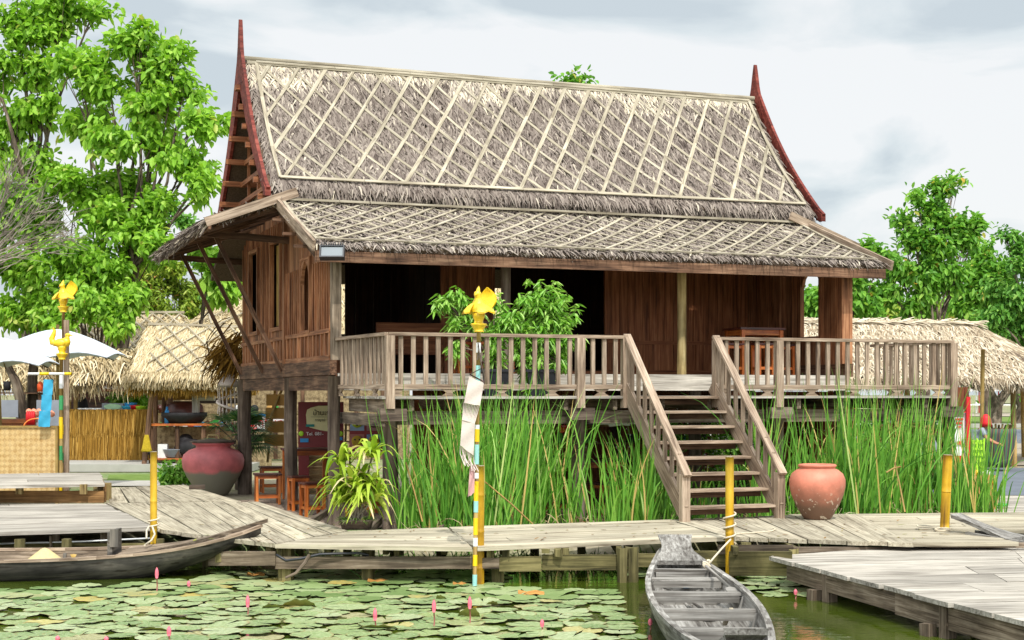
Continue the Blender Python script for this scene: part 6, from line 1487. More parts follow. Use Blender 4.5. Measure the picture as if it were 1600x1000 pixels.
# magazine rack + white banner behind the stilts
rk_ = thing('magazine_rack', 'tall bamboo rack with tan pockets seen between the two left stilts', 'rack', PY(440, 720, 33.5) * [1, 1, 0])
m = MB()
for k in range(4): q = PY(432 + k, 690 - k * 21, 33.5 + .1 * k); m.lb(q[0] - .28, q[0] + .28, 33.5 + .1 * k, 33.55 + .1 * k, q[2] - .1, q[2] + .16)
m.each('rack_pocket', M['tan_box'], rk_); m = MB()
for x in (418, 450): m.tube([PY(x, 722, 33.4), PY(x + 12, 605, 34)], .03, 6)
m.tube([PY(408, 690, 33.2), PY(440, 610, 33.9)], .03, 6); m.each('rack_pole', M['bamboo'], rk_)
bnr = thing('white_banner', 'white vinyl banner with red Thai lettering behind the rear stilt', 'banner', PY(420, 662, 35))
m = MB(); q0_, q1_ = PY(398, 672, 35), PY(456, 650, 35); m.lb(q0_[0], q1_[0], 35, 35.02, q0_[2], q1_[2]); m.build('banner_sheet', M['white'], bnr)
text('lettering', 'ลูกชิ้นทอด', .26, M['red'], PY(428, 661, 34.97), 0, bnr); m = MB(); m.lb(q0_[0], q1_[0], 34.98, 34.995, q1_[2], q1_[2] + .05); m.build('banner_edge', M['blue'], bnr)
# distant market goods under the right pavilion
for i, (x, y, Y, w, h, mt) in enumerate(((1545, 608, 150, 2.2, 1.6, 'red'), (1560, 622, 150, 5, 1.2, 'white'), (1548, 634, 140, 5, 1.0, 'white'), (1590, 640, 150, 6, 1.2, 'cream'))):
    a = PY(x, y, Y); m = MB(); m.box((a[0], Y, .9), (w, 1.2, .1)); m.prism([(a[0] - w / 2, Y - .8, 2.2), (a[0] + w / 2, Y - .8, 2.2), (a[0], Y - .8, 3.2)], (0, 1.6, 0)); 
    for sx in (-1, 1): m.box((a[0] + sx * w * .45, Y, 1.1), (.1, .1, 2.2))
    m.build('market_tent', M[mt], None, label='small distant market tent across the road', category='tent', group='distant market tents across the road')
for k, x in enumerate((1552, 1594)):
    a = PY(x, 650, 98); tr_ = thing('gnarled_tree', ('gnarled dark tree trunk across the road with forked limbs', 'second gnarled trunk across the road at the right frame edge')[k], 'tree', (a[0], 98, 0))
    m = MB(); m.tube([(a[0], 98, 0), (a[0] + .2, 98, 1.2), (a[0] - .4, 98, 2.4), (a[0] - 1.5, 98, 3.8)], [.55, .4, .3, .2], 9, wob=.1); m.tube([(a[0] + .2, 98, 1.2), (a[0] + 1.2, 98, 2.6), (a[0] + 1.4, 98, 4.4)], [.35, .3, .2], 9, wob=.1); m.tube([(a[0] - .3, 98, 2.2), (a[0] - 2.2, 98, 2.8), (a[0] - 2.8, 98, 4.5)], [.25, .2, .15], 8, wob=.1); m.build('trunk', M['bark'], tr_)
    m = MB(); n = 3500; b = np.array([a[0], 98, 6.0]) + rng.normal(0, 1, (n, 3)) * [2.6, 1.5, 1.2]; m.leaves(b, rng.normal(0, 1, (n, 3)) + (0, 0, -.4), rng.normal(0, 1, (n, 3)) + (0, 0, 1), .35, .22); m.build('crown', M['leaf_d'], tr_)

bw2 = thing('market_wall', 'long low brown woven wall of market huts behind the stilts at the left', 'wall', (-9, 47, 0))
m = MB(); m.lb(PY(92, 0, 47)[0], PY(640, 0, 47)[0], 47, 47.06, 0, 2.35); m.build('woven_boards', M['weave_dark'], bw2)
m = MB()
for x in range(95, 640, 42): m.lb(PY(x, 0, 47)[0] - .06, PY(x, 0, 47)[0] + .06, 46.94, 47, 0, 2.5)
m.each('wall_post', M['beam_dark'], bw2)
for k in range(26):
    x = 250 + k * 8.2; p = PY(x, 0, 45.5) * [1, 1, 0] + (0, 0, random.choice((1.0, 1.0, 1.5))); m = MB()
    if k % 3: m.box(p + (0, 0, .1), (random.uniform(.12, .3), .2, random.uniform(.15, .35)), 0, .5, .01)
    else: m.sphere(p + (0, 0, .12), .13, 10, 8)
    m.build('market_ware', M[random.choice(['tan_box', 'red', 'white', 'dark', 'blue', 'straw_gold', 'redwood', 'green'])], None, label='small colourful ware on the distant market shelves between stall and stilts', category='ware', group='wares on the distant market shelves')
ms = thing('market_shelf', 'two long plank shelves in front of the brown market wall', 'shelf', PY(350, 0, 45.6) * [1, 1, 0]); m = MB()
for z in (.98, 1.48): m.lb(PY(244, 0, 45.5)[0], PY(470, 0, 45.5)[0], 45.35, 45.8, z - .05, z)
m.each('shelf_board', M['log'], ms); m = MB()
for x in (246, 356, 468): m.lb(PY(x, 0, 45.5)[0] - .04, PY(x, 0, 45.5)[0] + .04, 45.62, 45.7, 0, .93)
m.each('shelf_leg', M['beam_dark'], ms)
# ---------------------------------------------------------------- vegetation
def tree(name, label, cat, base, trunk_r, blobs, nleaf, leafL, leafW, mat, fork=.45, lean=(0, 0), bark='bark', per=7, spread=1.0, group=None, shell=.55, rib=2):
    base = np.array(base, float); t = thing(name, label, cat, base, 0, group)
    C = [np.array(b[:3]) for b in blobs]; R = [b[3] for b in blobs]; cen = np.mean(C, 0)
    fk = lerp(base, cen, fork); fk = fk + np.array([lean[0], lean[1], 0])
    m = MB(); m.tube([base, lerp(base, fk, .4) + rng.normal(0, .08, 3), lerp(base, fk, .75) + rng.normal(0, .08, 3), fk], [trunk_r * 1.25, trunk_r, trunk_r * .85, trunk_r * .75], 10, wob=.06); m.build('trunk', M[bark], t)
    lim = MB(); tips = []; w = np.array([r ** 2 for r in R]); w = w / w.sum()
    for c, r, q in zip(C, R, w):
        mid = lerp(fk, c, .5) + rng.normal(0, .28, 3) * r + np.array([0, 0, .1 * r]); r0 = trunk_r * (.25 + .6 * q)
        lim.tube([fk, lerp(fk, mid, .5) + rng.normal(0, .15, 3), mid, lerp(mid, c, .5) + rng.normal(0, .12, 3), c], [r0, r0 * .85, r0 * .65, r0 * .45, r0 * .3], 7, wob=.05)
        nt_ = max(4, int(nleaf * q / per)); dirs = rng.normal(0, 1, (nt_, 3)); dirs /= np.linalg.norm(dirs, axis=1, keepdims=True)
        rad = r * (shell + (1 - shell) * rng.random(nt_)) * (1 + .15 * np.sin(dirs[:, 0] * 5 + dirs[:, 2] * 4)); K = max(4, int(4 + 3 * min(r, 2.0))); sc_ = dirs[:K] * (r * .72 * rng.random((K, 1)) ** .35) * [1, .8, .8]; tp = c + sc_[rng.integers(0, K, nt_)] + np.clip(rng.normal(0, 1, (nt_, 3)), -1.6, 1.6) * r * .185 * [1.2, 1, .7]
        tips.append(tp)
        for k in range(min(nt_, int(7 * max(1, r * spread)))):
            e = tp[k]; a = lerp(mid, c, random.uniform(.3, 1)); lim.tube([a, lerp(a, e, .5) + rng.normal(0, .08, 3) * r, e], [r0 * .3, r0 * .16, .012], 5)
    lim.build('limbs', M[bark], t)
    T = np.concatenate(tips); n = len(T); 
    out = np.repeat(T - cen, per, 0); out /= np.linalg.norm(out, axis=1, keepdims=True) + 1e-6
    pos = np.repeat(T, per, 0) + rng.normal(0, leafL * .55, (n * per, 3)); d = out * .5 + rng.normal(0, .75, (n * per, 3)) + np.array([0, 0, -.35])
    clump = np.repeat(rng.normal(0, .16, n), per)
    tint = np.clip(.45 + clump + rng.normal(0, .16, n * per), 0, .985); tint[rng.random(n * per) < .004] = 1.0
    m = MB(); m.leaves(pos, d, rng.normal(0, .5, (n * per, 3)) + (0, -.25, 1), rng.uniform(.65, 1.25, n * per) * leafL, leafW, .18, .2, tint); m.build('crown', M[mat], t)
    return t
def B(x, y, rpx, Y): p = PY(x, y, Y); return (*p, rpx * Y / F)
YT = 46.0
tree('broadleaf_tree', 'tall bright green broad-leaved tree towering left of the house', 'tree', (-12.6, YT, 0), .24,
     [B(205, 70, 42, YT), B(245, 105, 45, YT), B(170, 130, 48, YT), B(285, 145, 42, YT), B(230, 180, 50, YT), B(305, 195, 40, YT - 1), B(120, 95, 50, YT), B(290, 250, 45, YT - 1), B(240, 225, 40, YT), B(318, 275, 24, YT - 1.5), B(140, 200, 48, YT + 1), B(180, 215, 40, YT - 1), B(335, 190, 18, YT), B(225, 45, 22, YT), B(272, 80, 22, YT), B(310, 305, 16, YT - 1.5)],
     7600, .29, .16, 'leaf', .55, per=8, shell=.3)
tree('broadleaf_tree', 'very tall tree whose crown leaves the frame at the top left corner', 'tree', (-15.8, YT + 2, 0), .3,
     [B(30, 40, 60, YT + 2), B(-20, 110, 55, YT + 2), B(90, 30, 42, YT + 2), B(60, 100, 45, YT + 2), B(20, 180, 48, YT + 2), B(150, 10, 28, YT + 2), B(75, 165, 32, YT + 2), B(-40, 230, 60, YT + 2), B(45, 250, 38, YT + 2), B(105, 5, 35, YT + 2)],
     6600, .29, .155, 'leaf', .6, per=8, shell=.3)
tree('broadleaf_tree', 'dense lower green tree filling the left background above the parasols', 'tree', (-14.4, YT + 6, 0), .15,
     [B(40, 330, 70, YT), B(120, 300, 55, YT), B(175, 290, 45, YT), B(195, 350, 55, YT - 1), B(110, 390, 65, YT - 1), B(30, 420, 65, YT - 2), B(245, 330, 38, YT - 1), B(170, 430, 50, YT - 1), B(90, 460, 50, YT - 2), B(15, 485, 45, YT - 2), B(225, 400, 42, YT), B(-40, 360, 60, YT), B(215, 290, 32, YT), B(150, 340, 50, YT), B(150, 478, 40, YT - 2), B(205, 462, 38, YT - 2), B(95, 505, 34, YT - 2.4), B(245, 385, 34, YT - 2), B(180, 505, 26, YT - 2.4)],
     19000, .25, .14, 'leaf', .35, per=8, shell=.25)
tree('light_shrub', 'yellow-green feathery tree behind the lattice thatch roof', 'tree', (-12.5, 66, 0), .16,
     [B(215, 440, 45, 66), B(255, 425, 42, 66), B(295, 455, 42, 66), B(185, 470, 40, 66), B(245, 475, 42, 66), B(330, 485, 36, 66), B(290, 500, 36, 66), B(265, 400, 26, 66), B(360, 500, 30, 66)], 12000, .26, .11, 'leaf_y', .4, per=8, shell=.2)
tree('sparse_tree', 'thin blue-green tree seen between the roof struts of the house', 'tree', (-11, 60, 0), .12,
     [B(330, 410, 30, 60), B(365, 430, 30, 60), B(345, 460, 28, 60), B(375, 390, 26, 60), B(300, 350, 24, 60), B(270, 330, 22, 60), B(395, 460, 30, 60)], 3000, .24, .12, 'leaf_b', .45, per=6, shell=.2)
tree('broadleaf_tree', 'drooping bunch of big leaves hanging under the left eave, from a slim tree', 'tree', (-11.2, 48, 0), .1,
     [B(342, 425, 18, 46), B(350, 448, 15, 46), B(330, 410, 12, 46), B(322, 395, 12, 46)], 520, .36, .2, 'leaf', .7, per=6, shell=.1)
tree('distant_tree', 'tip of a tall tree peeping over the roof ridge', 'tree', (3.1, 62, 0), .2, [B(898, 128, 14, 62), B(915, 130, 9, 62), B(880, 126, 7, 62), B(880, 170, 30, 62), B(910, 190, 34, 62)], 1300, .34, .18, 'leaf_d', .7, per=7, shell=.2)
# bare twiggy tree
bt_ = thing('bare_tree', 'leafless grey twiggy tree at the left frame edge', 'tree', PY(-60, 600, 43) * [1, 1, 0])
m = MB(); b0_ = PY(-60, 612, 43); m.tube([b0_ * [1, 1, 0], PY(-50, 480, 43), PY(-40, 400, 43)], [.2, .15, .1], 8); m.build('trunk', M['twig'], bt_)
m = MB()
for k in range(38):
    s0 = PY(-45 + random.uniform(-8, 8), random.uniform(380, 450), 43); a = random.uniform(.15, 1.25); L = random.uniform(2.0, 3.6); d = np.array([math.cos(a), random.uniform(-.25, .25), math.sin(a)])
    e = s0 + d * L; md = lerp(s0, e, .5) + rng.normal(0, .12, 3); m.tube([s0, md, e + (0, 0, .25)], [.02, .013, .005], 5, .8)
    for j in range(7):
        f = random.uniform(.35, .95); a0 = lerp(md, e, f) if f > .5 else lerp(s0, md, f + .4); m.tube([a0, a0 + nrm(d + rng.normal(0, .45, 3)) * random.uniform(.35, .9)], [.011, .004], 4, .6)
m.build('twigs', M['twig'], bt_)
# old trunks at the left stall
ot = thing('leaning_tree', 'leaning knotty tree trunk behind the desk at the far left', 'tree trunk', PY(35, 660, 32) * [1, 1, 0])
m = MB(); m.tube([PY(40, 735, 32), PY(36, 655, 32), PY(31, 620, 32), PY(24, 595, 32), PY(16, 580, 32), PY(8, 560, 32)], [.17, .14, .12, .1, .09, .08], 9, wob=.1); m.build('trunk', M['bark'], ot)
m = MB(); m.tube([PY(54, 735, 32.4), PY(52, 640, 32.4), PY(51, 590, 32.4), PY(56, 540, 32.4)], [.13, .12, .11, .1], 9, wob=.08); m.build('bare_tree', M['bark'], None, label='straight tree trunk left of the turquoise organiser', category='tree trunk')
# right trees
YR = 58.0
tree('broadleaf_tree', 'tall loose-crowned green tree with a bent top at the right', 'tree', (16.4, YR, 0), .22,
     [B(1465, 300, 22, YR), B(1490, 282, 14, YR), B(1435, 310, 16, YR), B(1455, 340, 30, YR), B(1490, 350, 30, YR), B(1410, 345, 16, YR), B(1525, 350, 17, YR), B(1430, 375, 30, YR), B(1470, 385, 38, YR), B(1510, 375, 22, YR), B(1410, 420, 32, YR), B(1450, 435, 40, YR), B(1385, 450, 28, YR), B(1430, 475, 34, YR), B(1350, 455, 22, YR), B(1365, 480, 28, YR), B(1490, 430, 28, YR)],
     7400, .3, .15, 'leaf_d', .4, per=8, shell=.2)
tree('broadleaf_tree', 'mid-height tree with small leaves between the two taller right-hand trees', 'tree', (20.0, 62, 0), .2,
     [B(1540, 400, 26, 62), B(1560, 430, 32, 62), B(1520, 430, 26, 62), B(1535, 460, 34, 62), B(1505, 480, 20, 62), B(1575, 470, 30, 62)], 4400, .3, .15, 'leaf_d', .45, per=8, shell=.25)
tree('broadleaf_tree', 'dark dense tree cut by the right frame edge', 'tree', (20.2, 54, 0), .25,
     [B(1590, 380, 26, 54), B(1572, 365, 10, 54), B(1600, 420, 40, 54), B(1580, 460, 40, 54), B(1620, 470, 50, 54), B(1560, 500, 34, 54), B(1600, 510, 40, 54), B(1640, 400, 40, 54)], 7800, .22, .11, 'leaf_b', .4, per=8, shell=.2)
tree('low_tree', 'low green tree showing just beyond the right end of the front eave', 'tree', (12.6, 56, 0), .14, [B(1350, 395, 20, 56), B(1375, 400, 18, 56), B(1335, 430, 26, 56), B(1345, 480, 30, 56), B(1300, 470, 34, 56), B(1265, 470, 30, 56), B(1280, 500, 30, 56)], 5000, .3, .15, 'leaf_d', .4, per=7, shell=.2)
tree('background_hedge', 'yellow-green bushes along the far side behind the right thatched roof', 'hedge', (19, 74, 0), .1, [B(x, 498 + (i % 2) * 6, 30, 74) for i, x in enumerate(range(1240, 1660, 26))], 9000, .3, .13, 'leaf_y', .5, per=8, shell=.2)
tree('background_hedge', 'rounded green bushes far behind between the right-hand trees', 'hedge', (22, 90, 0), .1, [B(x, 482 + (i % 3) * 5, 26, 90) for i, x in enumerate(range(1370, 1620, 30))], 6000, .36, .16, 'leaf', .5, per=8, shell=.2)
# shrubs near the stalls
tree('green_shrub', 'bright shrub growing behind the brown hexagonal sign', 'shrub', PY(210, 700, 44.5) * [1, 1, 0], .05, [B(205, 612, 22, 44.5), B(225, 600, 20, 44.5), B(215, 632, 20, 44.5), B(190, 628, 14, 44.5)], 1500, .22, .12, 'shrub', .5, per=6, shell=.2)
tree('flowering_shrub', 'small leafy shrub with white flowers left of the pink jar', 'shrub', PY(275, 757, 33.4) * [1, 1, 0], .02, [B(262, 740, 14, 33.4), B(280, 735, 15, 33.4), B(296, 742, 13, 33.4), B(272, 750, 12, 33.4)], 1100, .16, .07, 'shrub', .5, per=6, shell=.2)
tree('green_shrub', 'leafy bush with tiny white blossoms behind the reeds right of the stairs', 'shrub', H(7.0, .9, 0), .03, [(*H(6.2 + k * .45, .9 + .1 * (k % 2), 1.15 + .2 * (k % 3)), .42) for k in range(5)] + [(*H(6.6 + k * .5, .9, .6), .4) for k in range(4)], 3400, .12, .055, 'shrub', .4, per=7, shell=.2)
tree('dry_bush', 'brown withered bush among the basins behind the right reeds', 'bush', PY(1420, 760, 28.4) * [1, 1, 0], .03, [B(1372, 690, 20, 28.4), B(1398, 672, 18, 28.4), B(1415, 705, 24, 28.4), B(1440, 680, 18, 28.4), B(1455, 715, 20, 28.4), B(1380, 730, 22, 28.4), B(1425, 740, 22, 28.4)], 3600, .12, .04, 'dry', .4, per=7, shell=.1)
tree('dark_bush', 'dark green bush standing behind the withered bush right of the house', 'bush', PY(1440, 740, 30.5) * [1, 1, 0], .04, [B(x, y, 22, 30.5) for x in (1365, 1395, 1425, 1455, 1478) for y in (672, 708, 738)], 4200, .14, .08, 'palm', .4, per=7, shell=.1)
m = MB(); n = 400; b = np.concatenate([H(6.2, .5, 1.3) + rng.normal(0, 1, (n, 3)) * [.9, .1, .3] + np.array([.8, .3, 0])]); m.leaves(b, rng.normal(0, 1, (n, 3)), rng.normal(0, 1, (n, 3)), .03, .03)
m.build('white_blossoms', M['white'], None, label='tiny white blossoms scattered over the bush behind the reeds', category='blossoms', kind='stuff')
tree('dry_plant', 'brown withered plant among the basins behind the right reeds', 'plant', H(8.4, .2, 0), .03, [(*H(8.2 + k * .3, .2, .9 + .2 * (k % 2)), .3) for k in range(4)], 900, .14, .03, 'dry', .4, per=6, shell=.1) if False else None
# palm behind the pink jar
pm = thing('fan_palm', 'dark fan palm with drooping leaves between the pink jar and the stilt', 'palm', PY(372, 765, 32.4) * [1, 1, 0])
m = MB(); fr_ = MB()
for k in range(34):
    a = random.uniform(0, 6.28); el = random.uniform(.1, 1.2); c0 = PY(378, 705, 32.3) + rng.normal(0, .12, 3); L = random.uniform(.5, .85)
    e = c0 + np.array([math.cos(a) * math.cos(el), math.sin(a) * math.cos(el), math.sin(el)]) * L; fr_.tube([c0, lerp(c0, e, .5) + (0, 0, .05), e], .012, 5)
    d0 = nrm(e - c0 + np.array([0, 0, -.25])); _, s, u = frame(d0); nb = 16; ang = np.linspace(-1.3, 1.3, nb)
    d = np.array([d0 * math.cos(x) + s * math.sin(x) for x in ang]); m.blades(np.array([e] * nb), d, np.array([u] * nb), .55, .035, .05, .35, 4, rng.random(nb), .1)
fr_.tube([PY(372, 765, 32.4) * [1, 1, 0], PY(376, 705, 32.3)], .08, 8); m.build('fronds', M['palm'], pm); fr_.build('stems', M['bark'], pm)
# potted veranda trees
def pot_sq(t, c, w, h, mat='black'):
    m = MB(); m.prism([c + (x * w * .4, y * w * .4, 0) for x, y in ((-1, -1), (1, -1), (1, 1), (-1, 1))], (0, 0, .01)); P = [[c + (x * w * (.4 + .1 * f), y * w * (.4 + .1 * f), h * f) for x, y in ((-1, -1), (1, -1), (1, 1), (-1, 1), (-1, -1))] for f in (0, .9)]; m.grid(np.array(P), smooth=False)
    P = [[c + (x * w * k, y * w * k, z) for x, y in ((-1, -1), (1, -1), (1, 1), (-1, 1), (-1, -1))] for k, z in ((.5, h * .9), (.53, h * .9), (.53, h), (.48, h), (.46, h * .85), (0, h * .85))]; m.grid(np.array(P), smooth=False); m.build('pot', M[mat], t)
def potted(label, px, t_, blobs, nl):
    k = (px - 800) / F; s = (k * (23.6 + t_ * CU) + 2.87 + t_ * SU) / (CU - k * SU); c = H(s, t_, DZ + .002); o = thing('potted_tree', label, 'potted plant', c); pot_sq(o, c, .5, .42)
    Yp = c[1]; BB = [B(x, y, r, Yp) for x, y, r in blobs]; lim = MB(); pos = []; tips = []
    for b in BB:
        e = np.array(b[:3]); st0 = c + (random.uniform(-.1, .1), random.uniform(-.1, .1), .35); md = lerp(st0, e, .55) + (0, 0, .12); lim.tube([st0, md, e], [.018, .012, .006], 6)
        ns = int(nl * b[3] ** 2 / sum(q[3] ** 2 for q in BB) / 12) + 2
        for _ in range(ns):
            q = e + rng.normal(0, .5, 3) * b[3]; lim.tube([lerp(md, e, random.random()), q], [.006, .003], 4); tips.append(q)
    T = np.array(tips); n = len(T); per = 12; ph = rng.uniform(0, 6.28, n * per); el = rng.uniform(-.7, .7, n * per); pos = np.repeat(T, per, 0) + rng.normal(0, .02, (n * per, 3)) - np.array([0, 0, 1]) * rng.uniform(0, .1, n * per)[:, None]
    d = np.stack([np.cos(ph) * np.cos(el), np.sin(ph) * np.cos(el), np.sin(el) - .35], 1); m = MB(); m.leaves(pos, d, np.array([[0, 0, 1.]] * len(pos)) + rng.normal(0, .2, (len(pos), 3)), rng.uniform(.11, .19, len(pos)), .042, .15, .3, np.clip(rng.normal(.55, .22, len(pos)), 0, 1)); m.build('foliage', M['shrub'], o); lim.build('stems', M['bark'], o)
potted('wide drooping glossy shrub in a black pot behind the gold bird', 778, -1.35, [(694, 468, 13), (716, 462, 11), (738, 478, 12), (716, 500, 12), (772, 462, 9), (790, 498, 20), (772, 520, 17), (770, 550, 13), (714, 540, 10), (742, 505, 10)], 1500)
potted('taller glossy shrub in a black square pot on the deck', 848, -1.35, [(850, 458, 20), (862, 470, 20), (825, 470, 16), (882, 495, 18), (840, 500, 24), (865, 520, 24), (820, 520, 20), (888, 525, 14), (845, 545, 26), (870, 560, 20), (830, 575, 16), (815, 545, 14)], 2900)
# potted dracaena on the walkway
dc = G(557, 826, zw); dr = thing('potted_dracaena', 'bushy yellow-green dracaena in a low dark round pot at the corner stilt', 'potted plant', dc)
m = MB(); m.lathe([(0, 0), (.20, 0), (.225, .1), (.235, .11), (.235, .13), (.2, .13), (.19, .09), (0, .09)], dc, 24); m.build('pot', M['post'], dr)
m = MB(); Ls = MB()
for k in range(15):
    tp = dc + np.array([random.uniform(-.27, .27), random.uniform(-.2, .2), random.uniform(.35, .98)]); m.tube([dc + (random.uniform(-.08, .08), random.uniform(-.06, .06), .08), lerp(dc, tp, .5) + (0, 0, .06), tp], [.018, .016, .014], 6)
    n = 24; ph = rng.uniform(0, 6.28, n); el = rng.uniform(-.25, 1.2, n); d = np.stack([np.cos(ph) * np.cos(el), np.sin(ph) * np.cos(el), np.sin(el)], 1)
    tn = np.clip(rng.normal(.5, .22, n), 0, 1); tn[rng.random(n) < .06] = 1
    Ls.blades(tp + rng.normal(0, .03, (n, 3)), d, np.array([[0, 0, 1.]] * n) + rng.normal(0, .15, (n, 3)), rng.uniform(.28, .46, n), .092, .2, rng.uniform(.3, .85, n), 6, tn, .1)
Ls.build('leaves', M['drac'], dr); m.build('canes', M['twig'], dr)
m = MB(); n = 160; a = rng.uniform(0, 6.28, n); b = dc + np.stack([np.cos(a) * .17, np.sin(a) * .17, np.full(n, .1)], 1); m.blades(b, np.stack([np.cos(a), np.sin(a), rng.uniform(.2, 1.2, n)], 1), np.array([[0, 0, 1.]] * n), .16, .012, .1, .4, 3, None, .1); m.build('pot_grass', M['reed'], dr)
# reeds
def reeds(name, label, pts, n, hmin, hmax, W=.022):
    # pts: list of (s,t) centres in house frame with weights
    P = []; 
    idx = rng.integers(0, len(pts), n); base = np.array([H(*pts[i][:2], -.15) for i in idx]) + np.stack([rng.normal(0, .16, n), rng.normal(0, .16, n), np.zeros(n)], 1)
    hh = np.array([pts[i][2] for i in idx]) * rng.uniform(.45, 1.15, n); d = np.stack([rng.normal(0, .15, n), rng.normal(-.02, .10, n), np.ones(n)], 1)
    up = np.stack([rng.normal(0, .3, n), -np.ones(n), np.zeros(n)], 1)
    az = rng.uniform(0, 6.28, n); upv = np.stack([np.cos(az), np.sin(az) * .6 - .2, np.zeros(n)], 1)
    m = MB(); k = rng.random(n) < .22; tn = np.clip(rng.normal(.45, .2, n), 0, .97); tn[rng.random(n) < .06] = 1.0
    side_up = np.stack([rng.normal(0, .6, n), -np.ones(n), rng.normal(0, .2, n)], 1)
    # curved blades: bend toward a horizontal direction, drooping tips on some
    bend = np.where(k, rng.uniform(.25, .6, n), rng.uniform(.0, .18, n)); seg = 7; L = hh
    rows = []; g = []; hd = np.stack([np.cos(az), np.sin(az) * .5, np.zeros(n)], 1); d = d / np.linalg.norm(d, axis=1, keepdims=True)
    sd = np.cross(d, side_up); sd /= np.linalg.norm(sd, axis=1, keepdims=True)
    for i in range(seg + 1):
        f = i / seg; c = base + d * (L * f)[:, None] + hd * (bend * L * f ** 2.6 * .8)[:, None] - np.array([0, 0, 1]) * (bend ** 1.3 * L * f ** 3.5 * .75)[:, None]
        w = W * rng.uniform(.95, 1.05) * (.55 + .6 * math.sin(math.pi * min(1, f * .8 + .15))) * (1 - f ** 4 * .9) * .5; rows += [c - sd * w, c + sd * w]; g += [c * .3, c * .3]
    v = np.stack(rows, 1).reshape(-1, 3); kk = (seg + 1) * 2; a = np.arange(n) * kk
    q = np.concatenate([np.stack([a + 2 * i, a + 2 * i + 1, a + 2 * i + 3, a + 2 * i + 2], 1) for i in range(seg)])
    m.add(v, q, None, np.repeat(tn, kk), True); m.build(name, M['reed'], None, label=label, category='reeds', kind='stuff')
L1 = [(s, -2.85 + .35 * math.sin(s * 3), (2.35 if s < 2.9 else 1.7) * (1 + .12 * math.sin(s * 5))) for s in np.arange(.55, 4.7, .09) if not (2.95 < s < 3.3)] + [(s, -2.5, 2.0) for s in np.arange(.6, 2.8, .12)] + [(s, -2.75, 2.3) for s in np.arange(.9, 2.3, .1)]
reeds('reeds', 'tall green reeds filling the strip between the walkway and the left half of the deck', L1, 1080, 1.4, 2.3)
R1 = [(s, -2.7 + .3 * math.sin(s * 3), 2.25 * (1 + .15 * math.sin(s * 4.3))) for s in np.arange(6.1, 10.2, .085)] + [(s, -2.6, 2.4) for s in np.arange(7.6, 9.6, .1)] + [(s, -2.8, 1.7) for s in np.arange(10, 10.7, .12)]
reeds('reeds', 'tall green reeds between the terracotta jar and the right end of the deck', R1, 900, 1.4, 2.4)
reeds('reeds', 'sparse reeds growing up behind the stair treads', [(s, -2.4, 1.2) for s in np.arange(4.5, 5.8, .1)], 110, .8, 1.4)
m = MB(); n = 1500; ss = np.concatenate([rng.uniform(.5, 4.7, n // 2), rng.uniform(6.0, 10.6, n // 2)]); b = np.array([H(s_, -2.7 + random.gauss(0, .2), random.uniform(-.1, .12)) for s_ in ss]); m.blades(b, rng.normal(0, .6, (n, 3)) + (0, -.1, .45), rng.normal(0, 1, (n, 3)), rng.uniform(.2, .75, n), .018, .1, .4, 4, None, .2)
m.build('dead_reed_litter', M['straw_tan'], None, label='tangled dead brown reed litter at the foot of the reeds', category='reed litter', kind='stuff')
m = MB()
for a, b in ((PY(634, 722, 20.9), PY(660, 815, 20.8)), (PY(758, 753, 20.9), PY(840, 826, 20.6)), (PY(1414, 800, 21.4), PY(1398, 722, 21.5) * 1), (PY(1385, 738, 21.2), PY(1408, 729, 21.2))): m.tube([a, lerp(a, b, .5) + (0, 0, .02), b], .012, 5)
m.each('dry_stalk', M['bamboo'], None, label='broken tan reed stalk leaning among the green reeds', category='reed stalk', group='broken dry stalks in the reeds')
m = MB(); n = 900; xx = rng.uniform(-2.9, 2.4, n); b = np.stack([xx, rng.uniform(19.0, 20.3, n), np.full(n, -.17)], 1); m.blades(b, rng.normal(0, .5, (n, 3)) + (0, -.3, 1), rng.normal(0, 1, (n, 3)), rng.uniform(.15, .4, n), .02, .1, .4, 3, None, .1)
for x, y in ((573, 905), (345, 890), (30, 855), (250, 890)): c = G(x, y, WZ); n = 14; m.blades(np.array([c] * n) + rng.normal(0, .05, (n, 3)) * [1, .5, 0], rng.normal(0, .6, (n, 3)) + (0, 0, 1), rng.normal(0, 1, (n, 3)), rng.uniform(.15, .35, n), .014, .1, .3, 3, None, .1)
m.build('bank_grass', M['reed'], None, label='tufts of thin grass at the waterline under the walkway', category='grass', kind='stuff')

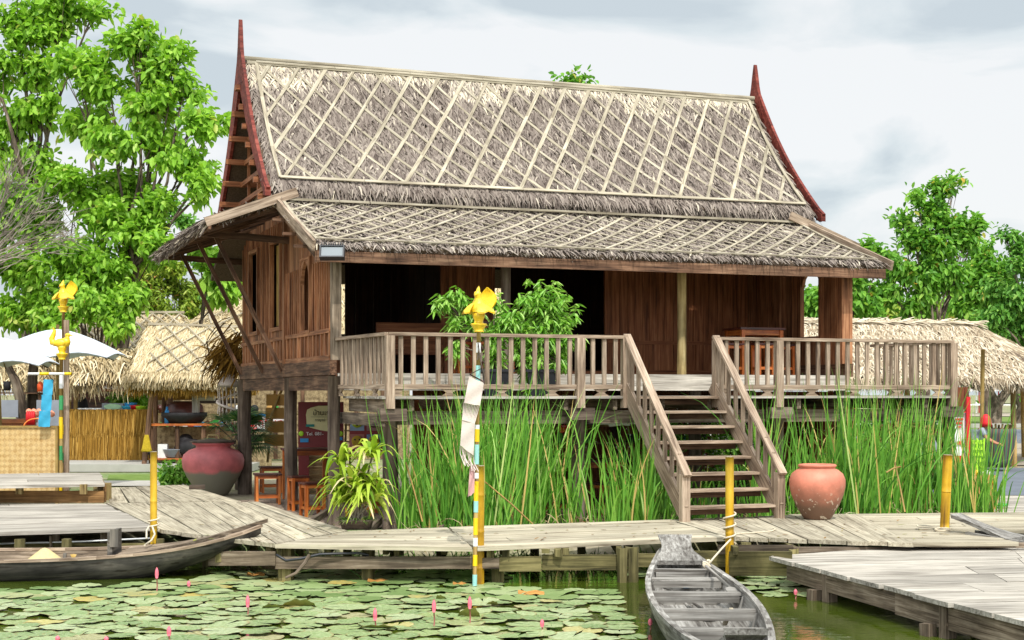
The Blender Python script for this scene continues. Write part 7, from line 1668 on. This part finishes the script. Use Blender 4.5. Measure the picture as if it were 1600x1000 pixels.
# ---------------------------------------------------------------- lily pads and buds
def padmesh(seed):
    r_ = random.Random(seed); N = 40; notch = .12; pts = [(0, 0, .0)]; g = [(0, 0, seed)]
    P = [[], [], []]
    for i in range(N + 1):
        a = notch + (2 * math.pi - 2 * notch) * i / N; rr = 1 + .035 * math.sin(a * 3 + seed) + .018 * (1 if i % 2 else -1) * (seed % 3 > 0)
        for j, f in enumerate((.03, .6, 1.0)):
            z = .012 * f + (.03 * math.sin(a * 2 + seed) * f * f if seed % 2 else 0) + .012 * math.sin(a * 9) * f * f * f; P[j].append((math.cos(a) * rr * f, math.sin(a) * rr * f, z))
    return np.array(P)
pads = []
for s in range(10):
    P = padmesh(s); m = MB(); m.grid(P, gc=P.reshape(-1, 3) + s * 3); o = m.build('lily_pad', M['pad'], None, origin=np.zeros(3)); pads.append(o)
cent = []
def free(x, y): 
    # keep clear of open-water patches and boats
    def px(X, Y): return 800 + X * F / Y, HOR + (ZC - WZ) * F / Y
    u, v = px(x, y)
    if 1.15 < x < 2.65 and 10 < y < 18.2: return False
    if u < 1012 + (v - 900) * .35 and v > 893 and u > -40:
        if v < 906 + max(0, 330 - u) * .055 and u < 330: return False
        if 785 < u < 985 and v < 922: return False
        if 930 < u and 925 > v and u > 985 and False: return False
        if 0 < u < 85 and 952 < v < 975: return random.random() < .3
        if u < 60 and v > 975 and u < 45: return random.random() < .5
        if 930 < u and v > 945: return random.random() < .45
        return True
    if 1170 < u < 1410 and 893 < v < 932: return u < 1290 + (v - 893) * 1.5 and u > 1140 + (v - 880) * 1.0
    return False
PADLAB = ['flat round green lily pad floating among the crowded pads', 'flat lily pad on the dark water by the crowd of pads']
tries = 0
while len(cent) < 470 and tries < 60000:
    tries += 1; Y = random.uniform(13.1, 19.2); X = random.uniform(-7.8, 4.6)
    if not free(X, Y): continue
    r = random.uniform(.12, .25)
    if any((X - q[0]) ** 2 + (Y - q[1]) ** 2 < (.66 * (r + q[2])) ** 2 for q in cent): continue
    cent.append((X, Y, r))
cent.sort(key=lambda q: q[1] - (3 if q[0] > 2.4 else 0))
far = MB()
for cnt, (X, Y, r) in enumerate(cent):
    zz = WZ + .004 + (cnt % 7) * .0035; rot = random.uniform(0, 6.28)
    if cnt >= 298:
        P = padmesh(cnt % 10) * r; P = np.stack([P[..., 0] * math.cos(rot) - P[..., 1] * math.sin(rot) + X, P[..., 0] * math.sin(rot) + P[..., 1] * math.cos(rot) + Y, P[..., 2] + zz], -1); far.grid(P, gc=(P.reshape(-1, 3) - (X, Y, zz)) / r + cnt); continue
    src = pads[cnt % 10]; o = src if cnt < 10 else src.copy()
    if cnt >= 10: COL.objects.link(o)
    o.location = (X, Y, zz); o.rotation_euler = (random.gauss(0, .02), random.gauss(0, .02), rot); o.scale = (r, r * random.uniform(.9, 1.05), r)
    right = X > 2.4; o['label'] = 'flat lily pad on the shaded water between grey boat and low jetty' if right else 'flat round pale green lily pad floating in the crowded pond'
    o['category'] = 'lily pad'; o['group'] = 'lily pads beside the low jetty' if right else 'lily pads covering the pond'
if far.v: far.build('lily_pads', M['pad_far'], None, label='farther lily pads packed together towards the walkway', category='lily pads', kind='stuff')
print('pads', len(cent), tries)
# curled, standing pads
M['pad_side'] = plain('folded_pad', (122, 124, 62), .6, .3, .3, 9)
def curled(label, x, y, w, h, lean):
    c = G(x, y, WZ); P = []; ph = random.uniform(0, 6)
    for i in range(13):
        u = -1 + 2 * i / 12; row = []
        for j in range(7):
            v = j / 6; hh = h * (1 - abs(u) ** 2.4) ** .7 * (1 + .12 * math.sin(i * 1.7 + ph)); row.append(c + (u * w + lean * v * hh, w * (.35 * (1 - v) ** 2 - .1 * math.sin(u * 3 + ph)) - .25 * hh * v * v, v * hh + .012))
        P.append(row)
    m = MB(); P = np.array(P); m.grid(P); m.build('curled_pad', M['pad_side'], None, label=label, category='lily pad')
curled('large folded lily pad standing up, olive underside showing, left of centre', 466, 950, .19, .085, .3); curled('curled dark lily pad beside the folded one near the left buds', 428, 953, .13, .05, -.4)
curled('half-raised olive lily pad right behind the tallest centre bud', 732, 966, .12, .10, .2); curled('folded pad edge low at the bottom between the left buds', 590, 985, .2, .045, .2)
curled('small brown curled pad to the right of the centre buds', 900, 974, .09, .04, .6); curled('withered leaf poking up near the centre pads', 690, 938, .06, .05, -.5); curled('dry upright leaf scrap right of the tallest bud', 768, 948, .07, .05, .4); curled('dark curled pad at the bottom left', 240, 988, .16, .035, .3)
def budobj(label, x, yb, yt, lean=0, r=.022):
    c = G(x, yb, WZ); top = PY(x + lean, yt, c[1]); o = thing('lotus_bud', label, 'flower bud', c); L = top[2] - c[2]; bl = min(.13, L * .6); k = 1 - bl / L; s1 = lerp(c, top, k)
    m = MB(); m.tube([c, lerp(c, s1, .5) + (.006, 0, 0), s1], .008, 6); m.build('stalk', M['stem'], o); m = MB(); m.tube([s1, lerp(s1, top, .3), lerp(s1, top, .6), lerp(s1, top, .85), top], [r * .6, r, r * .95, r * .55, r * .1], 10); m.build('petals', M['bud'], o)
for lab, x, yb, yt in (('tallest left lotus bud, just in front of the long boat', 245, 925, 886), ('short pink bud right of the tallest left bud', 295, 922, 907), ('pink bud on a short stalk near the folded pads', 387, 962, 929), ('thick pink bud cut by the bottom edge, left', 264, 1004, 978), ('small pink bud tip at the bottom left edge', 90, 1006, 993), ('second small bud tip at the bottom edge', 166, 1006, 994), ('pink bud on a thin stalk left of the two tall centre buds', 586, 983, 949), ('tall pink bud left of the folded olive pad', 678, 980, 936), ('tallest pink bud in the centre of the pond', 734, 976, 931), ('drooping pink bud right of the centre', 847, 988, 967), ('pink bud rising beside the left side of the grey boat', 1016, 984, 966), ('pale pink bud between the grey boat and the jetty beam', 1143, 900, 884), ('pink bud on the shaded water before the low jetty', 1243, 935, 920)):
    budobj(lab, x, yb, yt)
for lab, x, y, w in (('orange-yellow floating leaf under the left walkway beam', 400, 897, .11), ('yellow-brown floating leaf with grass sprouting from it', 590, 907, .12), ('brown-orange dead leaf floating on open water right of centre', 830, 926, .15), ('small yellow leaf by the foot of the ochre post', 718, 912, .08)):
    c = G(x, y, WZ + .03); m = MB(); m.grid([[c + (u * w, v * w * .6, .01 * math.sin(u * 5) + .01 * v) for v in np.linspace(-1, 1, 5)] for u in np.linspace(-1, 1, 7) if True]); m.build('fallen_leaf', plain('orange_leaf', (178, 128, 66), .7, .2, .3, 8), None, label=lab, category='leaf')
